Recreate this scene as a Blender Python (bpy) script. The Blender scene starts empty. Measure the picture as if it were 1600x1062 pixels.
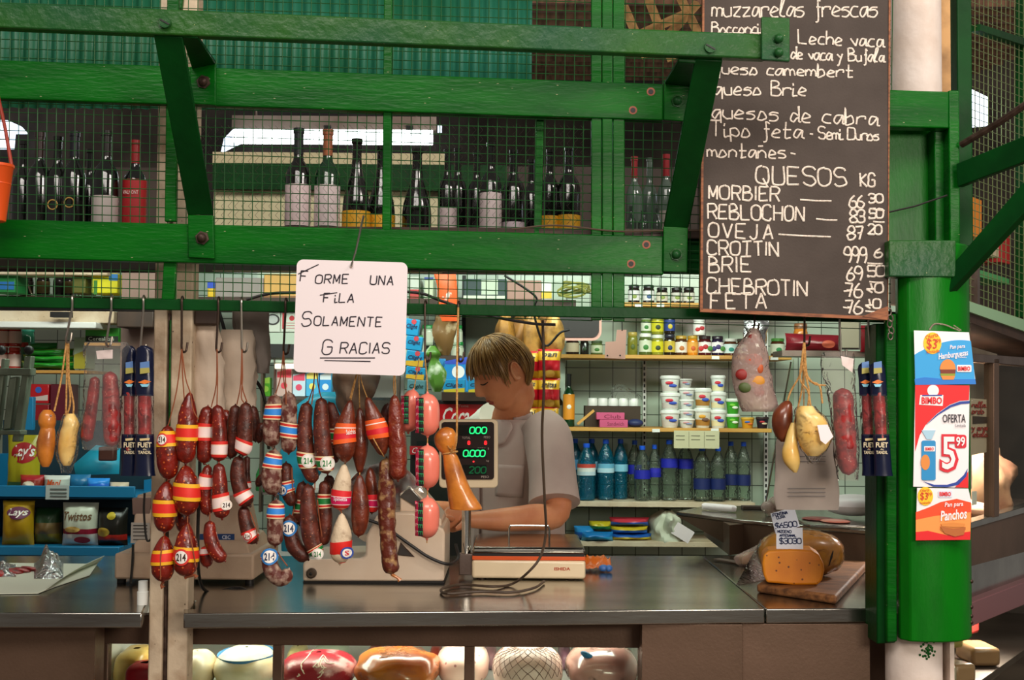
import bpy, bmesh, math, random
from mathutils import Vector as V, Matrix, noise
random.seed(7)
scene = bpy.context.scene
C = scene.collection
PI = math.pi
# ------------------------------------------------------------ camera
F = 2025.0
CAM = V((0, -3, 1.55))
PITCH = math.atan(89 / F)
ROLL = 0.008
_f = V((0, math.cos(PITCH), math.sin(PITCH)))
_u0 = V((0, -math.sin(PITCH), math.cos(PITCH)))
_r0 = V((1, 0, 0))
_u = _u0 * math.cos(ROLL) - _r0 * math.sin(ROLL)
_r = _r0 * math.cos(ROLL) + _u0 * math.sin(ROLL)
cd = bpy.data.cameras.new('camera')
cd.sensor_width = 36
cd.lens = 36 * F / 1600
cd.clip_start = 0.05
cam = bpy.data.objects.new('camera', cd)
C.objects.link(cam)
m3 = Matrix((_r, _u, -_f)).transposed()
cam.matrix_world = Matrix.Translation(CAM) @ m3.to_4x4()
scene.camera = cam
# ------------------------------------------------------------ world and lamps
scene.view_settings.view_transform = 'Standard'
scene.view_settings.look = 'None'
scene.view_settings.gamma = 1
scene.view_settings.exposure = 0.0
w = bpy.data.worlds.new('hall_air')
scene.world = w
w.use_nodes = True
w.node_tree.nodes['Background'].inputs[0].default_value = (1.0, 0.93, 0.85, 1)
w.node_tree.nodes['Background'].inputs[1].default_value = 0.19


def area(name, loc, target, sx, sy, power, col):
    l = bpy.data.lights.new(name, 'AREA')
    l.shape = 'RECTANGLE'
    l.size, l.size_y, l.energy, l.color = sx, sy, power, col
    o = bpy.data.objects.new(name, l)
    C.objects.link(o)
    o.location = loc
    o.rotation_euler = (V(target) - V(loc)).to_track_quat('-Z', 'Y').to_euler()
    return o


area('hall_skylight', (-0.3, -3.6, 4.6), (0.1, 0.1, 1.6), 3.2, 1.4, 145, (1.0, 0.92, 0.84))
area('aisle_fill_low', (1.7, -3.5, 2.15), (-0.2, 0.3, 1.1), 1.2, 0.6, 62, (1.0, 0.88, 0.76))  # added low fill from the front right, brightens slicer and counter goods
area('aisle_lamp', (2.6, -1.6, 3.9), (1.1, 0.2, 1.4), 1.2, 0.6, 55, (1.0, 0.90, 0.82))
area('stall_tube_light', (0.75, 1.75, 2.33), (0.8, 2.75, 1.3), 1.6, 0.12, 19, (0.80, 1.0, 0.82))
area('stall_tube_light_mid', (-0.3, 1.25, 2.3), (-0.2, 2.3, 0.9), 1.2, 0.12, 11, (0.85, 1.0, 0.86))
area('stall_tube_light_left', (-1.35, 1.5, 2.28), (-1.35, 2.3, 1.1), 1.0, 0.12, 10, (0.85, 1.0, 0.88))
area('case_tube_light', (-0.3, 0.32, 0.985), (-0.3, 0.4, 0.4), 1.15, 0.07, 3.8, (1.0, 0.96, 0.86))
area('side_case_fill', (1.47, 1.06, 1.6), (1.44, 1.08, 0.6), 0.12, 0.12, 14, (1.0, 0.93, 0.86))  # added fill inside the side case, brings out its dark contents
area('side_case_fill_low', (1.50, 1.06, 0.93), (1.48, 1.08, 0.3), 0.1, 0.1, 5, (1.0, 0.95, 0.85))  # second added fill, hidden under the rim to brighten the lower packets


# ------------------------------------------------------------ pixel -> point helpers
def ray(px, py):
    return _f + _r * ((px - 800) / F) + _u * ((531 - py) / F)


def P(px, py, d):
    r = ray(px, py)
    return CAM + r * (d / r.y)


def PZ(px, py, z):
    r = ray(px, py)
    return CAM + r * ((z - CAM.z) / r.z)


def dF(px):
    return 3.0 + 0.08 * (px - 800) / 675


def PF(px, py, o=0.0):
    return P(px, py, dF(px) + o)


def lin(h):
    h = h.lstrip('#')
    r = []
    for i in (0, 2, 4):
        c = int(h[i:i + 2], 16) / 255
        r.append(c / 12.92 if c <= 0.04045 else ((c + 0.055) / 1.055) ** 2.4)
    return (*r, 1)


# ------------------------------------------------------------ materials
MATS = {}


def mat(name, col, rough=0.5, metal=0.0, col2=None, scale=20, lo=0.4, hi=0.65, bump=0.0, bscale=None, trans=0.0,
        emis=0.0, spots=None, sscale=60, ssize=0.25, stretch=None, coat=0.0, ior=None, sub=0.0, spec=None, speck=None):
    """principled material; col2 mixed in by noise, spots by voronoi cells"""
    m = bpy.data.materials.new(name)
    m.use_nodes = True
    n, l = m.node_tree.nodes, m.node_tree.links
    b = n['Principled BSDF']
    b.inputs['Base Color'].default_value = lin(col)
    b.inputs['Roughness'].default_value = rough
    b.inputs['Metallic'].default_value = metal
    b.inputs['Transmission Weight'].default_value = trans
    b.inputs['Coat Weight'].default_value = coat
    if ior: b.inputs['IOR'].default_value = ior
    if spec is not None: b.inputs['Specular IOR Level'].default_value = spec
    if sub:
        b.inputs['Subsurface Weight'].default_value = sub
        b.inputs['Subsurface Radius'].default_value = (0.02, 0.008, 0.004)
    if emis:
        b.inputs['Emission Color'].default_value = lin(col)
        b.inputs['Emission Strength'].default_value = emis
    if col2 or bump or spots or speck:
        tc = n.new('ShaderNodeTexCoord')
        mp = n.new('ShaderNodeMapping')
        l.new(tc.outputs['Object'], mp.inputs[0])
        if stretch: mp.inputs['Scale'].default_value = stretch
    src = None
    if col2:
        t = n.new('ShaderNodeTexNoise')
        t.inputs['Scale'].default_value = scale
        t.inputs['Detail'].default_value = 6
        l.new(mp.outputs[0], t.inputs[0])
        r = n.new('ShaderNodeValToRGB')
        r.color_ramp.elements[0].position = lo
        r.color_ramp.elements[1].position = hi
        r.color_ramp.elements[0].color = lin(col)
        r.color_ramp.elements[1].color = lin(col2)
        l.new(t.outputs[0], r.inputs[0])
        src = r.outputs[0]
    for cc, sc, sz in ([(spots, sscale, ssize)] if spots else []) + ([speck] if speck else []):
        vo = n.new('ShaderNodeTexVoronoi')
        vo.inputs['Scale'].default_value = sc
        l.new(mp.outputs[0], vo.inputs[0])
        rr = n.new('ShaderNodeValToRGB')
        rr.color_ramp.elements[0].position = sz * 0.7
        rr.color_ramp.elements[1].position = sz
        rr.color_ramp.elements[0].color = (1, 1, 1, 1)
        rr.color_ramp.elements[1].color = (0, 0, 0, 1)
        l.new(vo.outputs['Distance'], rr.inputs[0])
        mx = n.new('ShaderNodeMix')
        mx.data_type = 'RGBA'
        l.new(rr.outputs[0], mx.inputs[0])
        if src: l.new(src, mx.inputs[6])
        else: mx.inputs[6].default_value = lin(col)
        mx.inputs[7].default_value = lin(cc)
        src = mx.outputs[2]
    if src:
        l.new(src, b.inputs['Base Color'])
    if bump:
        t = n.new('ShaderNodeTexNoise')
        t.inputs['Scale'].default_value = bscale or scale
        t.inputs['Detail'].default_value = 5
        l.new(mp.outputs[0], t.inputs[0])
        bp = n.new('ShaderNodeBump')
        bp.inputs['Strength'].default_value = bump
        bp.inputs['Distance'].default_value = 0.004
        l.new(t.outputs[0], bp.inputs['Height'])
        l.new(bp.outputs[0], b.inputs['Normal'])
    MATS[name] = m
    return m


def clear(name, col='#ffffff', gloss=0.12, rough=0.08, haze=0.0, hazecol='#ffffff', wrinkle=0.0):
    """thin transparent sheet: see-through with reflections and an optional milky part"""
    m = bpy.data.materials.new(name)
    m.use_nodes = True
    n, l = m.node_tree.nodes, m.node_tree.links
    for x in list(n):
        if x.type == 'BSDF_PRINCIPLED': n.remove(x)
    out = [x for x in n if x.type == 'OUTPUT_MATERIAL'][0]
    tr = n.new('ShaderNodeBsdfTransparent')
    tr.inputs[0].default_value = lin(col)
    gl = n.new('ShaderNodeBsdfGlossy')
    gl.inputs['Roughness'].default_value = rough
    mx = n.new('ShaderNodeMixShader')
    lw = n.new('ShaderNodeLayerWeight')
    lw.inputs[0].default_value = gloss
    l.new(lw.outputs['Fresnel'], mx.inputs[0])
    cur = tr.outputs[0]
    if haze:
        df = n.new('ShaderNodeBsdfDiffuse')
        df.inputs[0].default_value = lin(hazecol)
        m2 = n.new('ShaderNodeMixShader')
        m2.inputs[0].default_value = haze
        l.new(cur, m2.inputs[1])
        l.new(df.outputs[0], m2.inputs[2])
        cur = m2.outputs[0]
    l.new(cur, mx.inputs[1])
    l.new(gl.outputs[0], mx.inputs[2])
    if wrinkle:
        tc = n.new('ShaderNodeTexCoord')
        t = n.new('ShaderNodeTexNoise')
        t.inputs['Scale'].default_value = 28
        t.inputs['Distortion'].default_value = 1.5
        l.new(tc.outputs['Object'], t.inputs[0])
        bp = n.new('ShaderNodeBump')
        bp.inputs['Strength'].default_value = wrinkle
        bp.inputs['Distance'].default_value = 0.02
        l.new(t.outputs[0], bp.inputs['Height'])
        l.new(bp.outputs[0], gl.inputs['Normal'])
        l.new(bp.outputs[0], lw.inputs['Normal'])
    l.new(mx.outputs[0], out.inputs[0])
    MATS[name] = m
    return m


def flat(col, rough=0.55):
    k = 'print_' + col.lstrip('#') + ('' if rough == 0.55 else str(rough))
    return MATS.get(k) or mat(k, col, rough)


mat('green_column', '#036a0a', 0.36, col2='#025409', scale=5, bump=0.12, bscale=70, stretch=(2.5, 1, .6), spec=0.22)
mat('green_paint', '#035f0d', 0.33, col2='#02480f', scale=6, bump=0.3, bscale=60, stretch=(0.5, 1, 2.5), speck=('#b9a98c', 38, 0.055), spec=0.18)
mat('green_paint_old', '#24561a', 0.36, col2='#174a2c', scale=4, bump=0.8, bscale=45, speck=('#c9c489', 55, 0.05), spec=0.25)
mat('green_paint_dark', '#033f12', 0.40, spec=0.15, col2='#02320e', scale=9, bump=0.2, bscale=50)
mat('green_wire', '#255a2c', 0.45, metal=0.2)
mat('primer', '#9a5a44', 0.7)
mat('rust_steel', '#5d4a40', 0.5, metal=0.6, col2='#3a2a22', scale=40)
mat('hook_steel', '#b9b0a4', 0.28, metal=1.0)
mat('hook_dark', '#4a3b33', 0.4, metal=0.8)
mat('steel', '#b4b2a8', 0.19, metal=1.0, col2='#8f8a84', scale=7, bump=0.05, bscale=90, stretch=(0.2, 1, 1))
mat('steel_dull', '#86776f', 0.42, metal=0.85, col2='#6d5c54', scale=5, bump=0.1, bscale=120)
mat('steel_brown', '#6e5646', 0.45, metal=0.5, col2='#584434', scale=3, bump=0.1, bscale=150)
mat('chrome', '#d8d4cc', 0.12, metal=1.0)
mat('cream_paint', '#d9c9ae', 0.55, col2='#c4ad8e', scale=9, bump=0.3, bscale=60, speck=('#3a2a1c', 45, 0.07))
mat('cream_old', '#cdb99d', 0.65, col2='#a08468', scale=14, lo=0.45, hi=0.7, bump=0.6, bscale=40, speck=('#4a2f20', 30, 0.1))
mat('white_column', '#e6d9cf', 0.45, col2='#d3c1b3', scale=7, bump=0.4, bscale=40)
mat('chalkboard', '#3c312a', 0.75, col2='#483d36', scale=6, bump=0.15, bscale=200)
mat('chalk', '#f1e4d6', 0.9, col2='#b6a697', scale=220, lo=0.5, hi=0.75)
mat('wood_worn', '#9a5c34', 0.6, col2='#6d3a1d', scale=30, stretch=(1, 1, 5))
mat('board_wood', '#85552c', 0.6, col2='#583418', scale=14, stretch=(1, 6, 6), bump=0.3, bscale=40)
mat('shelf_wood', '#cf9c4a', 0.55, col2='#b98338', scale=15, stretch=(0.3, 3, 3))
mat('dark_wood', '#3f2a1c', 0.6, col2='#2c1c12', scale=10)
mat('roof_wood', '#8f6650', 0.7, col2='#5d4030', scale=5, stretch=(6, 1, 1))
mat('roof_wood_light', '#c89a62', 0.7, col2='#7d5a35', scale=9)
mat('sign_white', '#eee2e4', 0.38)
mat('ink', '#2b2530', 0.6)
mat('tile', '#bccabb', 0.22, spec=0.6)
mat('wall_pale', '#b9c9b6', 0.5, col2='#a9b9a6', scale=2)
mat('wall_mauve', '#8a6f63', 0.6, col2='#7a5f55', scale=4)
mat('beige_plastic', '#c9ad92', 0.45, col2='#b89a80', scale=12, bump=0.1, bscale=300)
mat('beige_dark', '#a88a72', 0.5)
mat('cream_enamel', '#efd9b4', 0.30, coat=0.3, speck=('#5a3a20', 28, 0.05))
mat('white_enamel', '#eed8c0', 0.30, coat=0.3, col2='#e3c8ac', scale=5, speck=('#5a3a28', 18, 0.04))
mat('orange_stripe', '#e0581a', 0.4)
mat('display_black', '#2a1d1a', 0.25)
mat('led_green', '#22e07a', 0.4, emis=1.3)
mat('led_dim', '#0a5a32', 0.4, emis=0.5)
mat('led_red', '#ff2a30', 0.4, emis=1.3)
mat('cable', '#1b1715', 0.45)
mat('cable_brown', '#4a3a2c', 0.5)
mat('black', '#14110f', 0.5)
mat('twine', '#c99a5a', 0.85, col2='#9c6a32', scale=200)
mat('twine_red', '#8a4a2a', 0.85)
mat('skin', '#dc9468', 0.5, col2='#cf8258', scale=12, sub=0.15, bump=0.05, bscale=200)
mat('lip', '#a8493f', 0.45)
mat('lash', '#2a1a10', 0.7)
mat('hair', '#a67c44', 0.36, col2='#6f4e26', scale=60, stretch=(1, 1, 0.15))
mat('coat', '#c2aca2', 0.8, col2='#b39c93', scale=5, bump=0.25, bscale=14)
mat('coat_light', '#d6d3c4', 0.8)
mat('shirt', '#d8cdc6', 0.8)
mat('trousers', '#2c2c34', 0.8)
# sausages
mat('chorizo', '#80190a', 0.30, col2='#4c1006', scale=35, spots='#d0642c', sscale=95, ssize=0.24, bump=0.5, bscale=90, coat=0.25)
mat('chorizo_thin', '#7c1c0e', 0.32, col2='#4c1208', scale=40, spots='#c8663c', sscale=120, ssize=0.2, bump=0.4, bscale=110, coat=0.2)
mat('salami_dark', '#562214', 0.42, col2='#32140c', scale=50, spots='#8a4a30', sscale=140, ssize=0.18, bump=0.4, bscale=120)
mat('salami_mould', '#5a2318', 0.6, col2='#c9b09a', scale=55, lo=0.45, hi=0.72, bump=0.5, bscale=110)
mat('salami_green', '#652818', 0.45, col2='#3c160c', scale=45, spots='#a0603e', sscale=130, ssize=0.2, bump=0.4, bscale=100)
mat('salamin', '#6f2c16', 0.34, col2='#4c1c0e', scale=40, spots='#a4562c', sscale=140, ssize=0.15, bump=0.5, bscale=90, coat=0.2)
mat('salamin_white', '#d6c1a2', 0.6, col2='#8a6a50', scale=60, lo=0.55, hi=0.8, bump=0.4, bscale=120)
mat('salami_long', '#73210f', 0.3, col2='#8e4426', scale=60, lo=0.5, hi=0.7, bump=0.8, bscale=120, coat=0.3)
mat('salami_flaky', '#5f2312', 0.4, col2='#c9a06a', scale=45, lo=0.5, hi=0.7, bump=0.8, bscale=80, coat=0.15)
mat('salami_bag', '#9c2b2a', 0.35, col2='#5c1414', scale=40, spots='#c97a66', sscale=120, ssize=0.16, bump=0.4)
mat('mortadella', '#ef8672', 0.3, col2='#e77864', scale=10, coat=0.4)
mat('cheese_amber', '#c87826', 0.33, col2='#8a4614', scale=20, lo=0.42, hi=0.72, coat=0.4, bump=.5, bscale=40, speck=('#5a2a10', 22, 0.09))
mat('cheese_pale', '#f0d080', 0.38, col2='#e2b254', scale=14, coat=0.3)
mat('cheese_brown', '#7a3a1c', 0.3, col2='#56240f', scale=14, coat=0.3)
mat('cheese_cut', '#e08a10', 0.5, col2='#cf7508', scale=8, spots='#6a3206', sscale=48, ssize=0.15)
mat('cheese_rind', '#c98a1c', 0.35, col2='#a86a10', scale=9, coat=0.4)
clear('plastic_clear', '#faf6f2', 0.10, 0.12, haze=0.05, wrinkle=0.7)
clear('plastic_milky', '#ece4dc', 0.25, 0.2, haze=0.42, hazecol='#cfb2a8', wrinkle=0.9)
clear('plastic_wrap', '#ffffff', 0.10, 0.08, haze=0.02, wrinkle=0.8)
clear('plastic_blue', '#10162e', 0.3, 0.15, haze=0.75, hazecol='#0d1430', wrinkle=0.8)
clear('pane', '#eef4ee', 0.10, 0.02)
clear('pane_thin', '#f4f6f2', 0.015, 0.02)
clear('pet_clear', '#dfeadf', 0.28, 0.06, haze=0.05, hazecol='#c0d0c0', wrinkle=0.6)
clear('pet_blue', '#35b6d8', 0.35, 0.06, haze=0.22, hazecol='#1b8fb0', wrinkle=0.6)
mat('paper_grey', '#b0a49a', 0.8, col2='#a3978e', scale=8)
mat('paper_wrap', '#cfd3bf', 0.75, bump=0.2, bscale=20)
mat('bottle_dark', '#0e0f0c', 0.10, spec=0.8)
mat('bottle_green', '#10351c', 0.10, spec=0.8)
mat('bottle_clear', '#56655a', 0.08, spec=0.8)
mat('blue_plastic', '#1273a0', 0.4)
mat('lamp_white', '#f4ffff', 0.4, emis=6.0)
mat('window_day', '#dcecff', 0.4, emis=2.2)
mat('lamp_warm', '#fff2d6', 0.4, emis=1.2)
mat('cooler_glow', '#d8f4e8', 0.4, emis=0.55)
mat('orange_plastic', '#e2541a', 0.4)
mat('floor_stone', '#7a675a', 0.5, col2='#5f4e44', scale=3)
mat('hall_dark', '#4a3f38', 0.8, col2='#2e2620', scale=3)
mat('corrugated', '#1f6a48', 0.45, col2='#2a7a62', scale=2)
mat('foil', '#c9c9cc', 0.25, metal=1.0, bump=1.0, bscale=40)
mat('white_plastic', '#e4e6e0', 0.35)

def G(name): return MATS[name]


# ------------------------------------------------------------ mesh builder
def cr(pts, k=6):
    """catmull-rom samples through tuples of any length"""
    n = len(pts)
    if n < 3:
        a, b = pts[0], pts[-1]
        return [tuple(a[i] + (b[i] - a[i]) * t / k for i in range(len(a))) for t in range(k + 1)]
    out = []
    for i in range(n - 1):
        p0 = pts[i - 1] if i else tuple(2 * pts[0][j] - pts[1][j] for j in range(len(pts[0])))
        p1, p2 = pts[i], pts[i + 1]
        p3 = pts[i + 2] if i + 2 < n else tuple(2 * p2[j] - p1[j] for j in range(len(p1)))
        for s in range(k):
            t = s / k
            out.append(tuple(0.5 * (2 * p1[j] + (p2[j] - p0[j]) * t + (2 * p0[j] - 5 * p1[j] + 4 * p2[j] - p3[j]) * t * t
                                    + (3 * p1[j] - p0[j] - 3 * p2[j] + p3[j]) * t ** 3) for j in range(len(p1))))
    out.append(tuple(pts[-1]))
    return out


WL = {}


class MB:
    def __init__(s):
        s.v, s.f, s.mi, s.m = [], [], [], 0

    def add(s, vs, fs):
        o = len(s.v)
        s.v += [V(v) for v in vs]
        s.f += [tuple(i + o for i in f) for f in fs]
        s.mi += [s.m] * len(fs)
        return s

    def hexa(s, p):
        return s.add(p, [(3, 2, 1, 0), (4, 5, 6, 7), (0, 1, 5, 4), (1, 2, 6, 5), (2, 3, 7, 6), (3, 0, 4, 7)])

    def box(s, a, b):
        (x0, y0, z0), (x1, y1, z1) = a, b
        return s.hexa([(x0, y0, z0), (x1, y0, z0), (x1, y1, z0), (x0, y1, z0), (x0, y0, z1), (x1, y0, z1), (x1, y1, z1), (x0, y1, z1)])

    def obox(s, c, sx, sy, sz, rz=0, rx=0, ry=0):
        M = Matrix.Translation(c) @ Matrix.Rotation(rz, 4, 'Z') @ Matrix.Rotation(ry, 4, 'Y') @ Matrix.Rotation(rx, 4, 'X')
        q = [M @ V((x * sx / 2, y * sy / 2, z * sz / 2)) for z in (-1, 1) for x, y in ((-1, -1), (1, -1), (1, 1), (-1, 1))]
        return s.hexa(q)

    def pbox(s, x0, y0, x1, y1, d, t):
        a, b = P(x0, y1, d), P(x1, y0, d)
        return s.box((a.x, a.y, a.z), (b.x, a.y + t, b.z))

    def prism(s, poly, ext):
        """poly: 3-D points, ext: vector"""
        n = len(poly)
        e = V(ext)
        vs = [V(p) for p in poly] + [V(p) + e for p in poly]
        fs = [tuple(range(n))[::-1], tuple(range(n, 2 * n))] + [(i, (i + 1) % n, n + (i + 1) % n, n + i) for i in range(n)]
        return s.add(vs, fs)

    def ppoly(s, pts, d, t=0.0006):
        return s.prism([P(x, y, d) for x, y in pts], (0, t, 0))

    def beam(s, at, ab, bt, bb, t):
        e = V((0, t, 0))
        return s.hexa([ab, bb, bb + e, ab + e, at, bt, bt + e, at + e])

    def tube(s, pts, r, n=8, cap=True, flat=None):
        pts = [V(p) for p in pts]
        N = len(pts)
        rs = r if isinstance(r, (list, tuple)) else [r] * N
        vs, fs = [], []
        nrm = None
        for i, p in enumerate(pts):
            t = (pts[min(i + 1, N - 1)] - pts[max(i - 1, 0)])
            t = t.normalized() if t.length > 1e-9 else V((0, 0, 1))
            if nrm is None:
                nrm = t.orthogonal() if abs(t.y) > 0.9 else V((0, -1, 0))
            nrm = (nrm - t * nrm.dot(t))
            nrm = nrm.normalized() if nrm.length > 1e-6 else t.orthogonal().normalized()
            bn = t.cross(nrm)
            for k in range(n):
                a = 2 * PI * k / n
                vs.append(p + (nrm * math.cos(a) * (flat or 1) + bn * math.sin(a)) * rs[i])
        for i in range(N - 1):
            for k in range(n):
                k2 = (k + 1) % n
                fs.append((i * n + k, i * n + k2, (i + 1) * n + k2, (i + 1) * n + k))
        if cap:
            fs.append(tuple(range(n))[::-1])
            fs.append(tuple((N - 1) * n + k for k in range(n)))
        return s.add(vs, fs)

    def lathe(s, prof, base, n=20, sx=1, sy=1, cap=True, M=None):
        b = V(base)
        vs, fs = [], []
        for r, z in prof:
            for k in range(n):
                a = 2 * PI * k / n
                q = V((r * sx * math.cos(a), r * sy * math.sin(a), z))
                vs.append(b + (M @ q if M else q))
        N = len(prof)
        for i in range(N - 1):
            for k in range(n):
                k2 = (k + 1) % n
                fs.append((i * n + k, i * n + k2, (i + 1) * n + k2, (i + 1) * n + k))
        if cap:
            fs.append(tuple(range(n))[::-1])
            fs.append(tuple((N - 1) * n + k for k in range(n)))
        return s.add(vs, fs)

    def ell(s, c, rx, ry, rz, n=16, m=10, M=None):
        prof = [(math.sin(PI * (i + 0.02) / (m + 0.04)), -math.cos(PI * (i + 0.02) / (m + 0.04))) for i in range(m + 1)]
        c = V(c)
        vs, fs = [], []
        for r, z in prof:
            for k in range(n):
                a = 2 * PI * k / n
                q = V((r * rx * math.cos(a), r * ry * math.sin(a), z * rz))
                vs.append(c + (M @ q if M else q))
        for i in range(m):
            for k in range(n):
                k2 = (k + 1) % n
                fs.append((i * n + k, i * n + k2, (i + 1) * n + k2, (i + 1) * n + k))
        fs.append(tuple(range(n))[::-1])
        fs.append(tuple(m * n + k for k in range(n)))
        return s.add(vs, fs)

    def grid(s, fn, nu, nv, close_u=False):
        vs = [fn(i / nu, j / nv) for j in range(nv + 1) for i in range(nu + (0 if close_u else 1))]
        W = nu + (0 if close_u else 1)
        fs = []
        for j in range(nv):
            for i in range(nu):
                i2 = (i + 1) % W if close_u else i + 1
                fs.append((j * W + i, j * W + i2, (j + 1) * W + i2, (j + 1) * W + i))
        return s.add(vs, fs)

    def build(s, name, mats, parent=None, smooth=True, bevel=0.0, solid=0.0, subs=0, sharp=0.7, bseg=2, label=None):
        if not isinstance(mats, (list, tuple)): mats = [mats]
        me = bpy.data.meshes.new(name)
        lo = V((min(v.x for v in s.v), min(v.y for v in s.v), min(v.z for v in s.v)))
        hi = V((max(v.x for v in s.v), max(v.y for v in s.v), max(v.z for v in s.v)))
        org = (lo + hi) / 2
        if parent is None: org.z = lo.z
        me.from_pydata([tuple(v - org) for v in s.v], [], s.f)
        for m in mats: me.materials.append(MATS[m] if isinstance(m, str) else m)
        me.polygons.foreach_set('material_index', s.mi)
        bm = bmesh.new()
        bm.from_mesh(me)
        bmesh.ops.recalc_face_normals(bm, faces=bm.faces)
        bm.to_mesh(me)
        bm.free()
        if smooth:
            me.polygons.foreach_set('use_smooth', [True] * len(me.polygons))
            me.set_sharp_from_angle(angle=sharp)
        o = bpy.data.objects.new(name, me)
        C.objects.link(o)
        if parent:
            o.parent = parent
            o.location = org - WL[parent]
        else:
            o.location = org
        WL[o] = org
        if solid:
            q = o.modifiers.new('thickness', 'SOLIDIFY')
            q.thickness = solid
        if bevel:
            q = o.modifiers.new('edge', 'BEVEL')
            q.width, q.segments, q.limit_method, q.angle_limit = bevel, bseg, 'ANGLE', 0.6
        if subs:
            q = o.modifiers.new('smooth', 'SUBSURF')
            q.levels = q.render_levels = subs
        if label: o['label'] = label
        return o


def thing(name, label, cat, loc, group=None):
    o = bpy.data.objects.new(name, None)
    o.empty_display_size = 0.05
    C.objects.link(o)
    o.location = loc
    WL[o] = V(loc)
    o['label'], o['category'] = label, cat
    if group: o['group'] = group
    return o


def tag(o, label, cat, group=None, kind=None):
    if label: o['label'] = label
    if cat: o['category'] = cat
    if group: o['group'] = group
    if kind: o['kind'] = kind
    return o


def struct(o, label=None, cat=None):
    o['kind'] = 'structure'
    if label: o['label'], o['category'] = label, cat
    return o


ORD = ['first', 'second', 'third', 'fourth', 'fifth', 'sixth', 'seventh', 'eighth', 'ninth', 'tenth', 'eleventh', 'twelfth', 'thirteenth', 'fourteenth']


# ------------------------------------------------------------ lettering
def ftext(name, body, m, parent, x0, y0, x1, y1, d, rot=0.0, shear=0.0, bold=0.0, warp=None, t=0.0005, mirror=False, toward=None):
    """printed text fitted in a pixel box at depth d, facing the aisle"""
    cu = bpy.data.curves.new('lettering', 'FONT')
    cu.body = body
    cu.resolution_u = 2
    cu.shear = shear
    cu.offset = bold
    cu.align_x = 'CENTER'
    tmp = bpy.data.objects.new('lettering', cu)
    C.objects.link(tmp)
    dg = bpy.context.evaluated_depsgraph_get()
    me = bpy.data.meshes.new_from_object(tmp.evaluated_get(dg))
    bpy.data.objects.remove(tmp)
    bpy.data.curves.remove(cu)
    vs = [v.co.copy() for v in me.vertices]
    fs = [tuple(p.vertices) for p in me.polygons]
    bpy.data.meshes.remove(me)
    ax, bx = min(v.x for v in vs), max(v.x for v in vs)
    ay, by = min(v.y for v in vs), max(v.y for v in vs)
    cx, cy = (x0 + x1) / 2, (y0 + y1) / 2
    mb = MB()
    out = []
    cr_, sr_ = math.cos(rot), math.sin(rot)
    for v in vs:
        a = ((v.x - ax) / (bx - ax) - 0.5) * (x1 - x0) * (-1 if mirror else 1)
        b = ((v.y - ay) / (by - ay) - 0.5) * (y1 - y0)
        px, py = cx + a * cr_ + b * sr_, cy + a * sr_ - b * cr_
        out.append(warp(px, py) if warp else P(px, py, d))
    mb.add(out, fs)
    o = mb.build(name, m, parent, smooth=False)
    return o


GL = {
    'A': '022842 1434', 'B': '0208 ~0828373605 ~053544433202', 'C': '~473818070503123243', 'D': '0208 ~082847432202', 'E': '42020848 0535',
    'F': '020848 0535', 'G': '~473818070503123243 434525', 'H': '0208 4248 0545', 'I': '2228', 'J': '~3833221203', 'K': '0208 480542', 'L': '080242',
    'M': '0208234842', 'N': '02084248', 'O': '~28070322434728', 'P': '0208 ~083847463505', 'Q': '~28070322434728 2441', 'R': '0208 ~083847463505 2542',
    'S': '~473818070615354443321203', 'T': '2228 0848', 'U': '~080312324348', 'V': '082248', 'W': '0812263248', 'X': '0248 0842', 'Y': '0825 482522',
    'Z': '08480242', '0': '~28070322434728', '1': '162822', '2': '~071838474602 0242', '3': '~07183847463515 ~15354443321203', '4': '320444 2834',
    '5': '480805 ~0535444332120203', '6': '~381604031232434435150', '7': '084822 1535', '8': '~25061838462504031232434425', '9': '~463515061838464432',
    'a': '~35150312233532 3242', 'b': '~0208022233251504', 'c': '~3515031232', 'd': '~34150312233438 383242', 'e': '~03342515031232',
    'f': '~3728262110 1535', 'g': '~351503122335301001', 'h': '0802 ~0415253432', 'i': '~15122232 1617', 'k': '0802 350332', 'l': '~032818031222',
    'm': '0205 ~04152422 ~24354442', 'n': '0205 ~0415253432', 'o': '~15030212223325 2515', 'p': '0500 ~052534332203', 'q': '~3515031223353 3530',
    'r': '0205 ~04153534', 's': '~35150424332202', 't': '~1813122232 0535', 'u': '~0503122232 3532', 'v': '052235', 'y': '0523 ~35231000',
    'z': '05350232', 'ñ': '0205 ~0415253432 0727', '-': '1434', '.': '2223', '$': '~473818070615354443321203 2129', '_': '0242', ' ': '', "'": '2728'}


def strokes(mb, text, fn, size, r, adv=1.35, jit=0.12, seed=1, rise=0.0):
    """single-stroke handwriting; fn(u, v) maps pixel offsets along / above the baseline to 3-D"""
    rnd = random.Random(seed)
    x = 0.0
    k = size / 6.0
    for ch in text:
        g = GL.get(ch, '')
        wid = 4 if (ch.isupper() or ch.isdigit() or ch in 'm$') else 3
        wid = {'i': 1.3, 'l': 2, '.': .6, 'I': .6, "'": .6}.get(ch, wid)
        if ch == ' ': wid = 2.2
        sh = {'i': 1, '.': 1.7, 'I': 1.7, "'": 1.7}.get(ch, 0)
        for st in g.split():
            sm = st[0] == '~'
            st = st.lstrip('~')
            pts = [(int(st[i]) - sh + rnd.uniform(-jit, jit) * 1.5, int(st[i + 1]) - 2 + rnd.uniform(-jit, jit) * 1.5) for i in range(0, len(st) - 1, 2)]
            if sm: pts = cr(pts, 4)
            q = [fn(x + a * k, b * k + (x + a * k) * rise) for a, b in pts]
            for seg in ([q] if sm else zip(q, q[1:])): mb.tube(list(seg), r, 5)
        x += (wid + adv) * k
    return x
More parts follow.
